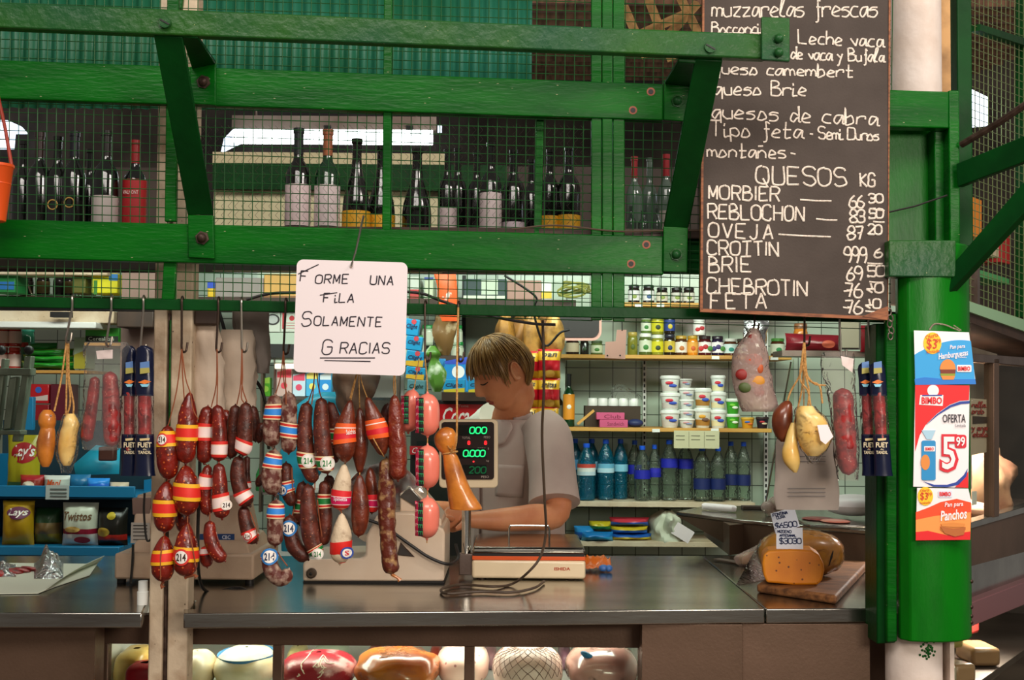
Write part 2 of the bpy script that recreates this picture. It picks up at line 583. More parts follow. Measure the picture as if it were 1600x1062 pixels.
# ============================================================ the setting
ZC = P(700, 955, 3.0).z            # top of the steel counters
mb = MB(); mb.box((-6, -6, -0.05), (6, 8, 0)); struct(mb.build('floor', 'floor_stone'))


def tile_wall():
    m = mat('tiles', '#b9c8b8', 0.22)
    n, l = m.node_tree.nodes, m.node_tree.links
    b = n['Principled BSDF']
    tc = n.new('ShaderNodeTexCoord'); mp = n.new('ShaderNodeMapping')
    mp.inputs['Rotation'].default_value = (PI / 2, 0, 0)
    br = n.new('ShaderNodeTexBrick')
    br.offset = 0
    br.inputs['Color1'].default_value = lin('#b7c7b5'); br.inputs['Color2'].default_value = lin('#adbdab')
    br.inputs['Mortar'].default_value = lin('#4d564c')
    br.inputs['Scale'].default_value = 1
    br.inputs['Brick Width'].default_value = 0.113
    br.inputs['Row Height'].default_value = 0.113
    br.inputs['Mortar Size'].default_value = 0.0022
    l.new(tc.outputs['Object'], mp.inputs[0]); l.new(mp.outputs[0], br.inputs[0]); l.new(br.outputs[0], b.inputs['Base Color'])
    return m


tile_wall()
mb = MB(); mb.box((-3.4, 3.32, 0), (1.9, 3.4, 2.34)); struct(mb.build('wall_back', 'tiles'))
mb = MB(); mb.box((-6, 6.2, 0), (6, 6.3, 5.5)); struct(mb.build('wall_far', 'hall_dark'))
mb = MB(); mb.box((-3.5, 0.1, 0), (-3.4, 3.4, 2.34)); struct(mb.build('wall_left', 'wall_mauve'))
# corrugated partition above the back of the stall
a, b = P(-60, 168, 4.6), P(832, -40, 4.6)
mb = MB()
mb.grid(lambda u, v: V((a.x + (b.x - a.x) * u, 1.6 + 0.012 * math.sin(u * (b.x - a.x) / 0.05 * 2 * PI), a.z + (b.z - a.z) * v)), 260, 1)
struct(mb.build('wall_upper', 'corrugated', sharp=3, solid=0.003))
# roof of the hall: planks sloping up and back
mb = MB()
for i in range(14):
    y0 = 3.4 + i * 0.2
    z0 = 3.3 + i * 0.02
    mb.obox((0.6, y0, z0 + 0.25), 5.0, 0.16, 0.03, rx=0.5)
struct(mb.build('ceiling', 'roof_wood'))
t = thing('roof_truss', 'light timber roof truss seen through the top right of the wire mesh', 'truss', P(1030, 60, 6.2))
for q in (((975, 10), (1010, 90)), ((1010, -10), (1050, 95)), ((1090, 5), (1040, 60)), ((985, 60), (1075, 20)), ((1060, -10), (1095, 60))):
    mb = MB(); mb.tube([P(*q[0], 6.2), P(*q[1], 6.2)], 0.022, 4); mb.build('timber', 'roof_wood_light', t)
# daylight arches far behind the bottles
for nm, pts, dd in (('window_1', [(345, 238), (350, 216), (364, 202), (395, 193), (440, 188), (560, 188), (640, 189), (690, 196), (690, 206), (440, 206), (395, 214), (370, 226)], 8.9),
                    ('window_2', [(-20, 232), (-20, 186), (12, 188), (32, 197), (42, 208), (22, 208), (20, 232)], 8.9)):
    mb = MB(); mb.prism([P(x, y, dd) for x, y in pts], (0, 0.03, 0)); struct(mb.build(nm, 'window_day', smooth=False))
t = thing('fluorescent_lamp', 'long white fluorescent lamp glowing behind the wine bottles', 'lamp', P(520, 212, 5.6))
mb = MB(); mb.tube([P(366, 213, 5.6), P(676, 215, 5.6)], 0.033, 12); mb.build('tube', 'lamp_white', t)
mb = MB(); mb.box(P(362, 201, 5.62), P(684, 190, 5.72)); mb.build('housing', 'steel_dull', t)
for px in (400, 650):
    p = P(px, 192, 5.66); mb = MB(); mb.tube([p, V((p.x, p.y, 3.36))], .006, 6); mb.build('hanger', 'steel_dull', t)
for px in (512, 640):
    mb = MB(); mb.obox(P(px, 200, 5.58), 0.03, 0.02, 0.02); mb.build('clip', 'black', t)

# ============================================================ green stall front
FR = thing('stall_frame', 'green painted steel stall front with beams, posts and wire mesh', 'stall frame', (0, 0.03, 0))


def fbeam(name, x0, t0, b0, x1, t1, b1, off, th, m, bev=0.003, par=None):
    mb = MB(); mb.beam(PF(x0, t0, off), PF(x0, b0, off), PF(x1, t1, off), PF(x1, b1, off), th)
    return mb.build(name, m, par or FR, bevel=bev)


fbeam('upper_beam', -40, 92, 153, 1037, 131, 188, 0, 0.03, 'green_paint')
fbeam('lower_beam', -40, 341, 402, 1037, 369, 429, 0, 0.03, 'green_paint')
fbeam('lower_beam', 1037, 371, 427, 1400, 376, 433, 0.03, 0.02, 'green_paint_dark')
fbeam('hook_rail', -40, 462, 479, 1400, 487, 504, 0, 0.012, 'green_paint_dark', 0.002)
for x0, x1, y0, y1, off in ((261, 279, -20, 346, .012), (256, 276, 400, 468, .012), (600, 613, -20, 470, .012), (838, 850, 186, 372, .05), (270, 288, -20, 14, .1),
                            (924, 940, -20, 500, .006), (941, 957, -20, 500, .003), (958, 976, -20, 502, .006)):
    xb = x0 - (4 if x0 < 900 else 0)
    mb = MB(); mb.beam(PF(x0, y0, off), PF(xb, y1, off), PF(x1, y0, off), PF(xb + x1 - x0, y1, off), 0.016)
    mb.build('post', 'green_paint', FR, bevel=0.002)
for x0, y0 in ((1017, 143), (989, 172), (1010, 382), (986, 412)):
    p = PF(x0, y0, -0.001); mb = MB(); mb.tube([p, p + V((0, 0.004, 0))], 0.010, 14); mb.build('bolt_hole_scar', 'primer', FR)
    p = PF(x0, y0, -0.002); mb = MB(); mb.tube([p, p + V((0, 0.004, 0))], 0.006, 12); mb.build('bolt_hole', 'black', FR)
for bx0, bx1 in ((-30, 263), (277, 602), (612, 926), (975, 1392)):
    mb = MB()
    n = max(2, int(round((bx1 - bx0) / 14.7)))
    for i in range(n + 1):
        x = bx0 + (bx1 - bx0) * i / n
        yb = 470 + 0.024 * x
        mb.tube([PF(x + 3, -25, .021), PF(x, 240, .021), PF(x - 2, yb, .021)], 0.0011, 4)
    for j in range(36):
        y = -24 + j * 14.2
        if y > 486: continue
        mb.tube([PF(bx0, y + .03 * bx0, .023), PF(bx1, y + .03 * bx1, .023)], 0.0011, 4)
    mb.build('wire_mesh', 'green_wire', FR)
# fine chicken wire hung inside behind the bottles band
mb = MB()
for i in range(60):
    x = 285 + i * 10.6
    mb.tube([P(x + (3.2 if k % 2 else -3.2), 196 + k * 7, 3.32) for k in range(23)], 0.0006, 3)
mb.build('chicken_wire', 'steel_dull', FR)
# long loose wires along the ledge and rail
mb = MB(); mb.tube([PF(x, y, -0.004) for x, y in cr([(800, 358), (870, 352), (960, 361), (1040, 360), (1095, 360)], 6)], 0.0022, 6)
mb.build('loose_wire', 'cable_brown', FR)

# ------------------------------------------------------------ awning bar and brackets
AB = thing('awning_bar', 'thick green front bar on bolted steel bracket arms', 'awning bar', P(600, 60, 2.64))
dB = 2.64
mb = MB(); mb.beam(P(-40, 1, dB), P(-40, 42, dB), P(1197, 53, dB + .09), P(1197, 92, dB + .09), 0.03); mb.build('front_bar', 'green_paint_old', AB, bevel=0.004)
mb = MB(); mb.beam(P(1190, 26, dB + .075), P(1190, 93, dB + .075), P(1234, 28, dB + .08), P(1234, 96, dB + .08), 0.012); ep = mb.build('end_plate', 'green_paint_old', AB, bevel=0.002)
for yy in (60, 82):
    mb = MB(); mb.ell(P(1217, yy, dB + .07), 0.010, 0.010, 0.010, 12, 8); mb.build('bolt', 'green_paint_old', ep)
for sx, sy, dd in ((258, 35, dB + .015), (1110, 74, dB + .08)):
    p = P(sx, sy, dd)
    mb = MB(); mb.tube([p + V((0, -.004, 0)), p + V((0, .004, 0))], 0.012, 18); s_ = mb.build('screw_head', 'green_paint_old', AB)
    mb = MB(); mb.obox(p + V((0, -.0045, 0)), 0.022, 0.002, 0.003, ry=0.5); mb.build('slot', 'black', s_)


def strip(name, q, dds, th, m, par):
    """flat steel strip: quad of pixel corners (tl, tr, br, bl) with depths"""
    mb = MB()
    p = [P(x, y, d) for (x, y), d in zip(q, dds)]
    nn = (p[1] - p[0]).cross(p[3] - p[0]).normalized() * th
    if nn.y < 0: nn = -nn
    mb.hexa([p[3], p[2], p[2] + nn, p[3] + nn, p[0], p[1], p[1] + nn, p[0] + nn])
    return mb.build(name, m, par, bevel=0.002)


dl, dr = dF(315), dF(1058)
strip('arm', [(240, 56), (285, 58), (333, 336), (293, 336)], (dB + .03, dB + .03, dl - .012, dl - .012), .008, 'green_paint_dark', AB)
f_ = strip('foot_plate', [(293, 335), (333, 336), (335, 404), (294, 402)], (dl - .012,) * 4, .011, 'green_paint', AB)
mb = MB(); p = PF(315, 371, -.02); mb.ell(p, .011, .011, .011, 12, 8); mb.tube([p + V((0, .004, 0)), p + V((0, .016, 0))], .016, 6); mb.build('bolt', 'rust_steel', f_)
strip('arm', [(284, 58), (309, 60), (337, 100), (300, 108)], (dB + .03, dB + .03, dl - .012, dl - .012), .008, 'green_paint_dark', AB)
f_ = strip('foot_plate', [(297, 104), (337, 98), (337, 164), (297, 162)], (dl - .012,) * 4, .011, 'green_paint', AB)
mb = MB(); p = PF(317, 127, -.02); mb.ell(p, .011, .011, .011, 12, 8); mb.tube([p + V((0, .004, 0)), p + V((0, .016, 0))], .016, 6); mb.build('bolt', 'rust_steel', f_)
strip('arm', [(1086, 93), (1129, 95), (1076, 356), (1037, 354)], (dB + .1, dB + .1, dr - .012, dr - .012), .008, 'green_paint_dark', AB)
f_ = strip('foot_plate', [(1037, 353), (1075, 355), (1074, 425), (1036, 424)], (dr - .012,) * 4, .011, 'green_paint', AB)
mb = MB(); p = PF(1057, 397, -.02); mb.ell(p, .011, .011, .011, 12, 8); mb.tube([p + V((0, .004, 0)), p + V((0, .016, 0))], .015, 6); mb.build('bolt', 'green_paint_old', f_)
strip('arm', [(1060, 91), (1088, 93), (1080, 130), (1039, 125)], (dB + .1, dB + .1, dr - .012, dr - .012), .008, 'green_paint_dark', AB)
f_ = strip('foot_plate', [(1038, 124), (1080, 129), (1079, 190), (1037, 187)], (dr - .012,) * 4, .011, 'green_paint', AB)
mb = MB(); p = PF(1059, 157, -.02); mb.ell(p, .011, .011, .011, 12, 8); mb.tube([p + V((0, .004, 0)), p + V((0, .016, 0))], .015, 6); mb.build('bolt', 'green_paint_old', f_)

# ------------------------------------------------------------ cream post on the left
CP = thing('cream_post', 'peeling cream painted post between the two steel counters', 'post', (P(265, 800, 3.06).x, .06, 0))
for q in ((243, 489, 262, 232, 1062, 255), (268, 400, 303, 264, 1062, 293)):
    at, tr = P(q[0], -30 if q[0] < 260 else -40, 3.05), P(q[2], -30, 3.05)
    bl, br = P(q[3], 1060, 3.05), P(q[5], 1060, 3.05)
    bl, br = V((bl.x, bl.y, 0)), V((br.x, br.y, 0))
    at.x, tr.x = P(q[0], 440, 3.05).x - .004, P(q[2], 440, 3.05).x - .004
    mb = MB(); mb.hexa([bl, br, br + V((0, .06, 0)), bl + V((0, .06, 0)), at, tr, tr + V((0, .06, 0)), at + V((0, .06, 0))]); mb.build('post_half', 'cream_old', CP, bevel=.004)
mb = MB(); mb.tube([P(266.5, 500, 3.056), P(264, 740, 3.056)], .0022, 6); mb.build('green_paint_run', 'green_paint', CP)
mb = MB(); mb.tube([P(264, 490, 3.066), P(258, 1062, 3.066)], .006, 6); mb.build('rust_gap', 'rust_steel', CP)

# ------------------------------------------------------------ right corner column
GC = thing('green_column', 'broad rounded green corner column carrying the price posters', 'column', (P(1450, 900, 3.0).x, 0, P(1450, 1000, 3.0).z))
zt, zb = P(1450, 380, 2.95).z, P(1450, 1000, 2.95).z


def px_x(px, d): return (px - 800) / F * d


prof = [(1401, 3.12), (1400, 2.985), (1404, 2.955), (1420, 2.93), (1445, 2.92), (1470, 2.92), (1495, 2.93), (1511, 2.955), (1516, 2.99), (1516, 3.12)]
mb = MB(); mb.prism([V((px_x(x, d), d - 3, zb)) for x, d in prof], (0, 0, zt - zb)); mb.build('column_shell', 'green_column', GC, sharp=0.5, bevel=0.004)
mb = MB(); mb.beam(P(1369, 505, 3.0), P(1370, 1006, 3.0), P(1399, 505, 2.985), P(1400, 1004, 2.985), .1); mb.build('side_flange', 'green_paint_dark', GC, bevel=.003)
mb = MB(); mb.beam(P(1384, 490, 2.97), P(1386, 1004, 2.97), P(1401, 490, 2.965), P(1402, 1002, 2.965), .02); mb.build('edge_strip', 'green_paint', GC, bevel=.003)
mb = MB(); mb.pbox(1380, 198, 1482, 380, 3.08, .02); mb.build('back_plate', 'green_column', GC)
mb = MB(); mb.pbox(1461, 200, 1480, 380, 3.03, .05); mb.build('rib', 'green_paint', GC, bevel=.003)
mb = MB(); mb.pbox(1484, 141, 1499, 382, 2.99, .05); mb.build('rib', 'green_paint', GC, bevel=.003)
mb = MB(); mb.pbox(1498, -30, 1518, 385, 3.05, .05); mb.build('post', 'green_paint_dark', GC, bevel=.003)
mb = MB(); mb.beam(P(1388, 140, 2.975), P(1388, 198, 2.975), P(1483, 143, 2.985), P(1483, 200, 2.985), .04); mb.build('cross_beam', 'green_paint', GC, bevel=.003)
mb = MB(); mb.beam(P(1389, 375, 2.91), P(1389, 432, 2.91), P(1494, 375, 2.92), P(1494, 433, 2.92), .05); mb.build('cross_beam', 'green_paint_old', GC, bevel=.003)
strip('brace', [(1494, 256), (1625, 202), (1625, 243), (1496, 292)], (2.97, 2.8, 2.8, 2.97), .02, 'green_paint_dark', GC)
strip('brace', [(1480, 422), (1625, 255), (1625, 305), (1470, 470)], (2.94, 2.78, 2.78, 2.94), .02, 'green_paint_dark', GC)
mb = MB(); mb.tube([P(1502, 226, 2.98), P(1560, 192, 2.9), P(1625, 148, 2.82)], .008, 8); mb.build('rusty_rod', 'rust_steel', GC)
for yy in (908, 948, 962, 972):
    p = P(1517, yy, 2.985); mb = MB(); mb.ell(p, .006, .006, .005, 8, 6); mb.build('rivet', 'rust_steel', GC)
mb = MB(); mb.tube([P(1386, 332, 2.97), P(1430, 322, 2.97), P(1480, 305, 2.97)], .0022, 6); mb.build('wire_tie', 'cable', GC)
# chain at the chalkboard corner
t = thing('chain', 'short steel chain hanging at the lower right corner of the chalkboard', 'chain', P(1391, 505, 2.95))
for i in range(5):
    c_ = P(1389 + (i % 2) * 2 + i * .6, 487 + i * 9.5, 2.955)
    mb = MB(); mb.tube([c_ + V((math.cos(a) * .0055, (math.sin(a) * .004 if i % 2 else 0), math.sin(a) * .0085)) for a in [2 * PI * k / 12 for k in range(13)]], .0016, 6, cap=False)
    mb.build('link', 'steel_dull', t)

# white pipe column, timber post and ducts at the top right, white base of the column below
mb = MB(); mb.lathe([(.068, P(1429, 480, 3.5).z), (.066, 3.4)], (P(1430, 100, 3.4).x, .4, 0), 24)
tag(mb.build('drain_pipe', 'white_column'), 'smooth white pipe rising behind the top of the chalkboard', 'pipe')
mb = MB(); mb.lathe([(.06, P(1429, 115, 3.6).z - .02), (.075, P(1429, 100, 3.6).z + .03), (.075, 3.4)], (P(1396, 100, 3.62).x, .62, 0), 20)
tag(mb.build('dark_duct', 'wall_mauve'), 'dull mauve duct behind the right edge of the chalkboard top', 'duct')
mb = MB(); mb.pbox(1464, -40, 1488, 480, 3.45, .05)
tag(mb.build('timber_post', 'roof_wood_light', bevel=.004), 'rough brown timber post right of the white pipe', 'post')
mb = MB()
zz = P(1448, 998, 3.0).z
mb.lathe([(.064, 0), (.064, zz + .06)], (P(1434, 1030, 3.0).x, .03, 0), 28)
WC = tag(mb.build('white_column', 'white_column', sharp=.5), 'white painted column standing under the green corner column', 'column')
mb = MB(); mb.pbox(1462, 998, 1487, 1100, 3.05, .08); mb.build('column_web', 'cream_paint', WC)
mb = MB(); mb.pbox(1485, 998, 1491, 1100, 3.0, .12); mb.build('column_flange', 'white_column', WC)
mb = MB()
rnd = random.Random(3)
for i in range(40):
    a = rnd.gauss(-1.35, .14); z = P(1434, rnd.gauss(1018, 7), 2.96).z
    mb.ell((P(1434, 1030, 3.0).x + math.cos(a) * .0645, .03 + math.sin(a) * .0645, z), .003, .0015, .003, 6, 4)
mb.build('green_paint_smear', 'green_paint', WC)

# ============================================================ steel counters
def top_slab(name, label, pts, edge=.034, m='steel'):
    t = thing(name, label, 'counter', (sum(p.x for p in pts) / len(pts), pts[0].y + .3, 0))
    mb = MB(); mb.prism([V((p.x, p.y, ZC - edge)) for p in pts], (0, 0, edge)); mb.build('worktop', m, t, bevel=.003)
    return t


def pz(x, y): return PZ(x, y, ZC)


CL = top_slab('steel_counter', 'stainless steel counter left of the cream post with paper and register', [pz(-60, 957), pz(222, 957), pz(233, 930), pz(260, 868), pz(-60, 868)])
f0 = pz(100, 957).y
mb = MB(); mb.box((px_x(-60, 3), f0 + .05, .02), (px_x(160, 3), f0 + .12, ZC - .035)); tag(mb.build('steel_panel', 'steel_brown'), 'dark brown steel panel under the left counter', 'cabinet')  # thin counter front panels, here and below, with no cabinet body
CM = top_slab('steel_counter', 'long stainless steel counter in the centre carrying slicer and scale', [pz(287, 958), pz(1195, 951), pz(1095, 868), pz(287, 868), pz(287, 938), pz(305, 938), pz(305, 951), pz(287, 951)])
f1 = pz(700, 955).y
CR = top_slab('steel_counter', 'stainless steel counter at the right under the cheese board', [pz(1197, 951), pz(1372, 950), pz(1372, 868), pz(1097, 868)])
mb = MB(); mb.box((px_x(1009, 3) , f1 + .06, .02), (px_x(1168, 3), f1 + .12, ZC - .035)); tag(mb.build('steel_panel', 'steel_brown', bevel=.001), 'brown steel panel right of the lit display case', 'cabinet')
mb = MB(); mb.box((px_x(1169.5, 3), f1 + .075, .02), (px_x(1372, 3), f1 + .12, ZC - .035)); tag(mb.build('steel_panel', 'steel_brown', bevel=.001), 'brown steel panel under the cheese board counter, left of the green column', 'cabinet')
mb = MB(); mb.box((px_x(1372, 3), .14, .02), (px_x(1440, 3), .16, ZC - .035)); tag(mb.build('steel_panel', 'steel_brown'), 'narrow brown steel panel glimpsed behind the foot of the green column', 'cabinet')

# ------------------------------------------------------------ lit display case under the centre counter
DC = thing('display_case', 'lit glass display case full of hams under the centre counter', 'display case', (px_x(590, 3.3), .4, 0))
X0, X1 = px_x(178, 3.13), px_x(1000, 3.13)
zt_, zw = ZC - .036, P(600, 1009, 3.13).z
yf = f1 + .13
mb = MB(); mb.box((px_x(140, 3.13), yf, zw), (px_x(1008, 3.13), yf + .04, zt_)); mb.build('top_rail', 'steel_brown', DC, bevel=.002)
for x0, x1 in ((140, 178), (433, 448), (730, 746), (1000, 1008)):
    mb = MB(); mb.box((px_x(x0, 3.13), yf + .005, .3), (px_x(x1, 3.13), yf + .035, zw)); mb.build('mullion', 'steel_brown', DC, bevel=.002)
mb = MB(); mb.box((X0 - .04, yf + .75, .3), (X1 + .05, yf + .77, zt_)); mb.build('back_panel', 'white_plastic', DC)
ZD = P(600, 1092, 3.2).z
mb = MB(); mb.box((X0 - .04, yf + .04, ZD - .02), (X1 + .05, yf + .75, ZD)); mb.build('shelf', 'white_plastic', DC)
mb = MB(); mb.box((X0 - .06, yf + .04, .3), (X0 - .04, yf + .75, zt_)); mb.build('side_panel', 'white_plastic', DC)
mb = MB(); mb.box((X1 + .05, yf + .04, .3), (X1 + .07, yf + .75, zt_)); mb.build('side_panel', 'white_plastic', DC)
mb = MB(); mb.box((px_x(164, 3.13), yf, .02), (px_x(1008, 3.13), yf + .05, .3)); mb.build('kick_panel', 'steel_brown', DC)
for x0, x1 in ((178, 433), (448, 730), (746, 1000)):
    mb = MB(); mb.box((px_x(x0, 3.13), yf + .016, .3), (px_x(x1, 3.13), yf + .022, zw)); mb.build('glass_pane', 'pane', DC)
mb = MB(); mb.tube([(px_x(300, 3.13), yf + .06, ZC - .05), (px_x(980, 3.13), yf + .06, ZC - .05)], .008, 8); mb.build('lamp_tube', 'lamp_warm', DC)
# ============================================================ chalkboard
dCB = 2.945
CB = thing('chalkboard', 'tall blackboard listing cheeses and prices in white chalk', 'chalkboard', P(1242, 490, dCB))
mb = MB(); mb.beam(P(1099, -40, dCB), P(1096, 484, dCB), P(1391, -40, dCB), P(1387, 497, dCB), .015); mb.build('board', 'chalkboard', CB, bevel=.002)
mb = MB()
for q in (((1098, -40), (1094, 484), (1098, 484), (1101, -40)), ((1095, 482), (1094, 487), (1387, 500), (1388, 495)), ((1387, 497), (1388, 497), (1392, -40), (1389, -40))):
    mb.ppoly(q, dCB - .002, .016)
mb.build('worn_edge', 'wood_worn', CB)
mb = MB(); mb.ppoly([(1348, 494), (1387, 478), (1387, 500)], dCB - .004, .004); mb.build('corner_patch', 'wood_worn', CB)


def chalk(txt, x, y, size, seed, r=1.5, adv=1.3, rise=0.0, xs=1.0, name='chalk_writing'):
    mb = MB()
    strokes(mb, txt, lambda a, b: P(x + a * xs, y - b, dCB - .0005), size, r / 687, adv, .14, seed, rise)
    mb.build(name, 'chalk', CB)


for i, (s, x, y, sz, adv, rise, xs) in enumerate((
        ('muzzarelas frescas', 1112, 26, 29, .8, .0, .80), ('Bocconcino', 1112, 52, 17, .5, 0, 1.0), ('Leche vaca', 1247, 68, 22, .9, -.04, .95), ('de vaca y Bufala', 1236, 92, 20, .5, -.03, .82),
        ('queso camembert', 1113, 115, 20, .9, -.03, 1.12), ('queso Brie', 1116, 148, 23, .9, -.01, 1.02), ('quesos de cabra', 1112, 184, 25, 1.0, -.05, 1.08),
        ('Tipo feta', 1110, 213, 25, .9, -.02, 1.05), ('- Semi Duros', 1262, 216, 19, .5, -.03, .85), ('montañes-', 1104, 245, 22, 1.0, -.02, 1.05),
        ('QUESOS', 1182, 287, 28, 1.3, -.03, .98), ('KG', 1344, 291, 20, 1.0, -.03, .75),
        ('MORBIER', 1107, 311, 22, 1.35, -.03, .92), ('REBLOCHON', 1106, 342, 23, 1.2, -.02, .86), ('OVEJA', 1107, 371, 23, 1.7, -.03, .98),
        ('CROTTIN', 1105, 398, 22, 1.1, -.02, .97), ('BRIE', 1107, 426, 24, 1.6, .02, .95), ('CHEBROTIN', 1105, 458, 24, 1.2, -.03, .92), ('FETA', 1110, 482, 24, 1.9, .0, 1.0),
        ('66', 1327, 325, 20, .5, 0, .8), ('30', 1357, 317, 14, .5, 0, 1.1), ('83', 1328, 348, 20, .5, 0, .8), ('50', 1358, 341, 15, .5, 0, 1.0), ('87', 1324, 374, 20, .5, 0, .85), ('20', 1356, 366, 15, .5, 0, 1.0),
        ('999', 1319, 411, 24, .6, 0, .66), ('6', 1366, 402, 14, .5, 0, 1.3), ('69', 1323, 438, 21, .5, 0, .8), ('50', 1356, 432, 17, .5, 0, 1.1), ('76', 1320, 464, 21, .5, 0, .9), ('40', 1354, 457, 15, .5, 0, 1.2),
        ('76', 1320, 490, 21, .5, 0, .9), ('40', 1352, 482, 15, .5, 0, 1.1))):
    big = i >= 10
    chalk(s, x, y, sz, i + 11, 1.55 if big else 1.35, adv, rise, xs, 'chalk_letters' if big else 'chalk_script')
for x0, y0, x1, y1 in ((1250, 312, 1299, 314), (1275, 342, 1308, 344), (1216, 366, 1298, 370), (1360, 326, 1382, 329), (1364, 346, 1382, 347), (1355, 411, 1379, 412), (1358, 440, 1380, 441), (1352, 486, 1374, 487), (1318, 455, 1332, 453), (1317, 480, 1330, 481)):
    mb = MB(); mb.tube([P(x0, y0, dCB - .0005), P((x0 + x1) / 2, (y0 + y1) / 2 + .6, dCB - .0005), P(x1, y1, dCB - .0005)], .002, 5); mb.build('chalk_rule', 'chalk', CB)

# ============================================================ queue sign
dS = 2.86
SG = thing('paper_sign', 'white sign with handwritten request to form one queue, hung from a wire hook', 'sign', P(547, 586, dS))


def rrect(x0, y0, x1, y1, r, n=5, skew=None):
    out = []
    for cx, cy, a0 in ((x1 - r, y0 + r, -90), (x1 - r, y1 - r, 0), (x0 + r, y1 - r, 90), (x0 + r, y0 + r, 180)):
        for k in range(n + 1):
            a = math.radians(a0 + 90 * k / n)
            out.append((cx + r * math.cos(a), cy + r * math.sin(a)))
    if skew: out = [skew(*p) for p in out]
    return out


def sk(x, y):
    u, v = (x - 462) / 174, (y - 406) / 176
    tl, tr, br, bl = (464, 405), (637, 410), (633, 587), (458, 581)
    return tuple((1 - v) * ((1 - u) * tl[i] + u * tr[i]) + v * ((1 - u) * bl[i] + u * br[i]) for i in (0, 1))


mb = MB(); mb.prism([P(*q, dS) for q in rrect(462, 406, 636, 582, 10, 6, sk)], (0, .002, 0)); mb.build('card', 'sign_white', SG, sharp=.5)
for i, (s, x, y, sz, adv, rise) in enumerate((('F', 469, 439, 16, 0, 0), ('ORME', 493, 443, 14, 1.9, .012), ('UNA', 578, 444, 14, 1.7, -.03), ('F', 505, 472, 14, 0, 0), ('iLA', 523, 472, 14, 1.6, -.02), ('S', 471, 509, 22, 0, 0), ('OLAMENTE', 491, 508, 14.5, 1.65, -.02), ('G', 503, 553, 22, 0, 0), ('RACIAS', 531, 552, 17, 1.3, 0))):
    mb = MB(); strokes(mb, s, lambda a, b: P(x + a + b * .12, y - b, dS - .0003), sz, .0014, adv, .1, i + 3, rise); mb.build('ink_writing', 'ink', SG)
for x0, y0, x1, y1 in ((500, 559, 586, 559), (507, 563, 579, 564.5), (466, 428, 498, 413), (500, 461, 527, 457)):
    mb = MB(); mb.tube([P(x0, y0, dS - .0003), P(x1, y1, dS - .0003)], .0012, 5); mb.build('ink_rule', 'ink', SG)
mb = MB(); mb.tube([P(568, 338, 2.955), P(566, 346, 2.93), P(556, 392, dS + .02), P(549, 416, dS - .006), P(547, 419, dS + .004)], .0026, 8)
tag(mb.build('wire_hook', 'hook_steel'), 'straight wire hook holding the white handwritten sign on the green beam', 'hook')

# ============================================================ posters on the column
dP = 2.912


def poster(name, label, pts, m):
    t = thing(name, label, 'poster', P(sum(p[0] for p in pts) / len(pts), max(p[1] for p in pts), dP))
    mb = MB(); mb.ppoly(pts, dP, .001); mb.build('paper', m, t, smooth=False)
    return t


def pp(par, name, pts, m, k, label=None):
    mb = MB(); mb.ppoly(pts, dP - .0008 * k, .0007)
    return mb.build(name, m, par, smooth=False, label=label)


def circ(cx, cy, rx, ry=None, n=28):
    ry = ry or rx
    return [(cx + rx * math.cos(2 * PI * i / n), cy + ry * math.sin(2 * PI * i / n)) for i in range(n)]


def bun(par, cx, cy, wdt, hgt, k, top='#e08a3c', mid='#7a2c14', leaf='#8a9a2a'):
    pp(par, 'printed_bun', [(cx - wdt / 2, cy)] + [(cx - wdt / 2 * math.cos(PI * i / 12), cy - hgt * math.sin(PI * i / 12)) for i in range(1, 12)] + [(cx + wdt / 2, cy)], flat(top), k)
    pp(par, 'printed_filling', [(cx - wdt * .48, cy), (cx + wdt * .5, cy), (cx + wdt * .46, cy + hgt * .4), (cx - wdt * .44, cy + hgt * .4)], flat(mid), k)
    pp(par, 'printed_filling', [(cx - wdt * .5, cy + hgt * .4), (cx + wdt * .48, cy + hgt * .4), (cx + wdt * .44, cy + hgt * .62), (cx - wdt * .42, cy + hgt * .62)], flat(leaf), k)
    pp(par, 'printed_bun', [(cx - wdt * .44, cy + hgt * .62), (cx + wdt * .46, cy + hgt * .62), (cx + wdt * .36, cy + hgt), (cx - wdt * .32, cy + hgt)], flat(top), k)


W_, R_, B_, Y_ = flat('#f4eef0'), flat('#e3141c'), flat('#1f3f9a'), flat('#fbc81e')
t = poster('hamburger_bun_poster', 'blue and white poster advertising hamburger buns, topmost on the green column', [(1428, 516), (1514, 519), (1525, 600), (1430, 601)], W_)
pp(t, 'blue_field', [(1429, 554)] + [(1429 + 88 * i / 14, 553 - 22 * math.sin(PI * .62 * i / 14)) for i in range(1, 15)] + [(1524, 597), (1430, 592)], flat('#2aa0e0'), 1)
pp(t, 'blue_band', [(1429, 592), (1445, 589), (1475, 592), (1524, 592), (1525, 600), (1430, 601)], flat('#1878d0'), 2)
pp(t, 'price_spot', circ(1457, 536, 14, 17), Y_, 2)
ftext('price_text', '$3', flat('#d03a18'), t, 1448, 529, 1464, 547, dP - .003, bold=.01)
ftext('price_text', '99', flat('#d03a18'), t, 1463, 529, 1470, 536, dP - .003)
ftext('price_text', 'Oferta', flat('#d03a18'), t, 1446, 521, 1466, 528, dP - .003, rot=-.3)
ftext('price_text', 'limitada', flat('#d03a18'), t, 1448, 546, 1468, 551, dP - .003, rot=-.1)
ftext('headline', 'Pan para', W_, t, 1484, 538, 1508, 546, dP - .003, rot=-.08, shear=.2, bold=.015)
ftext('headline', 'Hamburguesas', W_, t, 1466, 549, 1513, 561, dP - .003, rot=-.14, shear=.25, bold=.02)
ftext('small_print', 'x4 unidades', W_, t, 1492, 556, 1510, 559, dP - .003)
bun(t, 1481, 577, 25, 16, 3)
pp(t, 'logo_panel', rrect(1495, 570, 1518, 581, 2), W_, 3)
ftext('logo_text', 'BIMBO', R_, t, 1497, 572, 1516, 579, dP - .004, bold=.03)
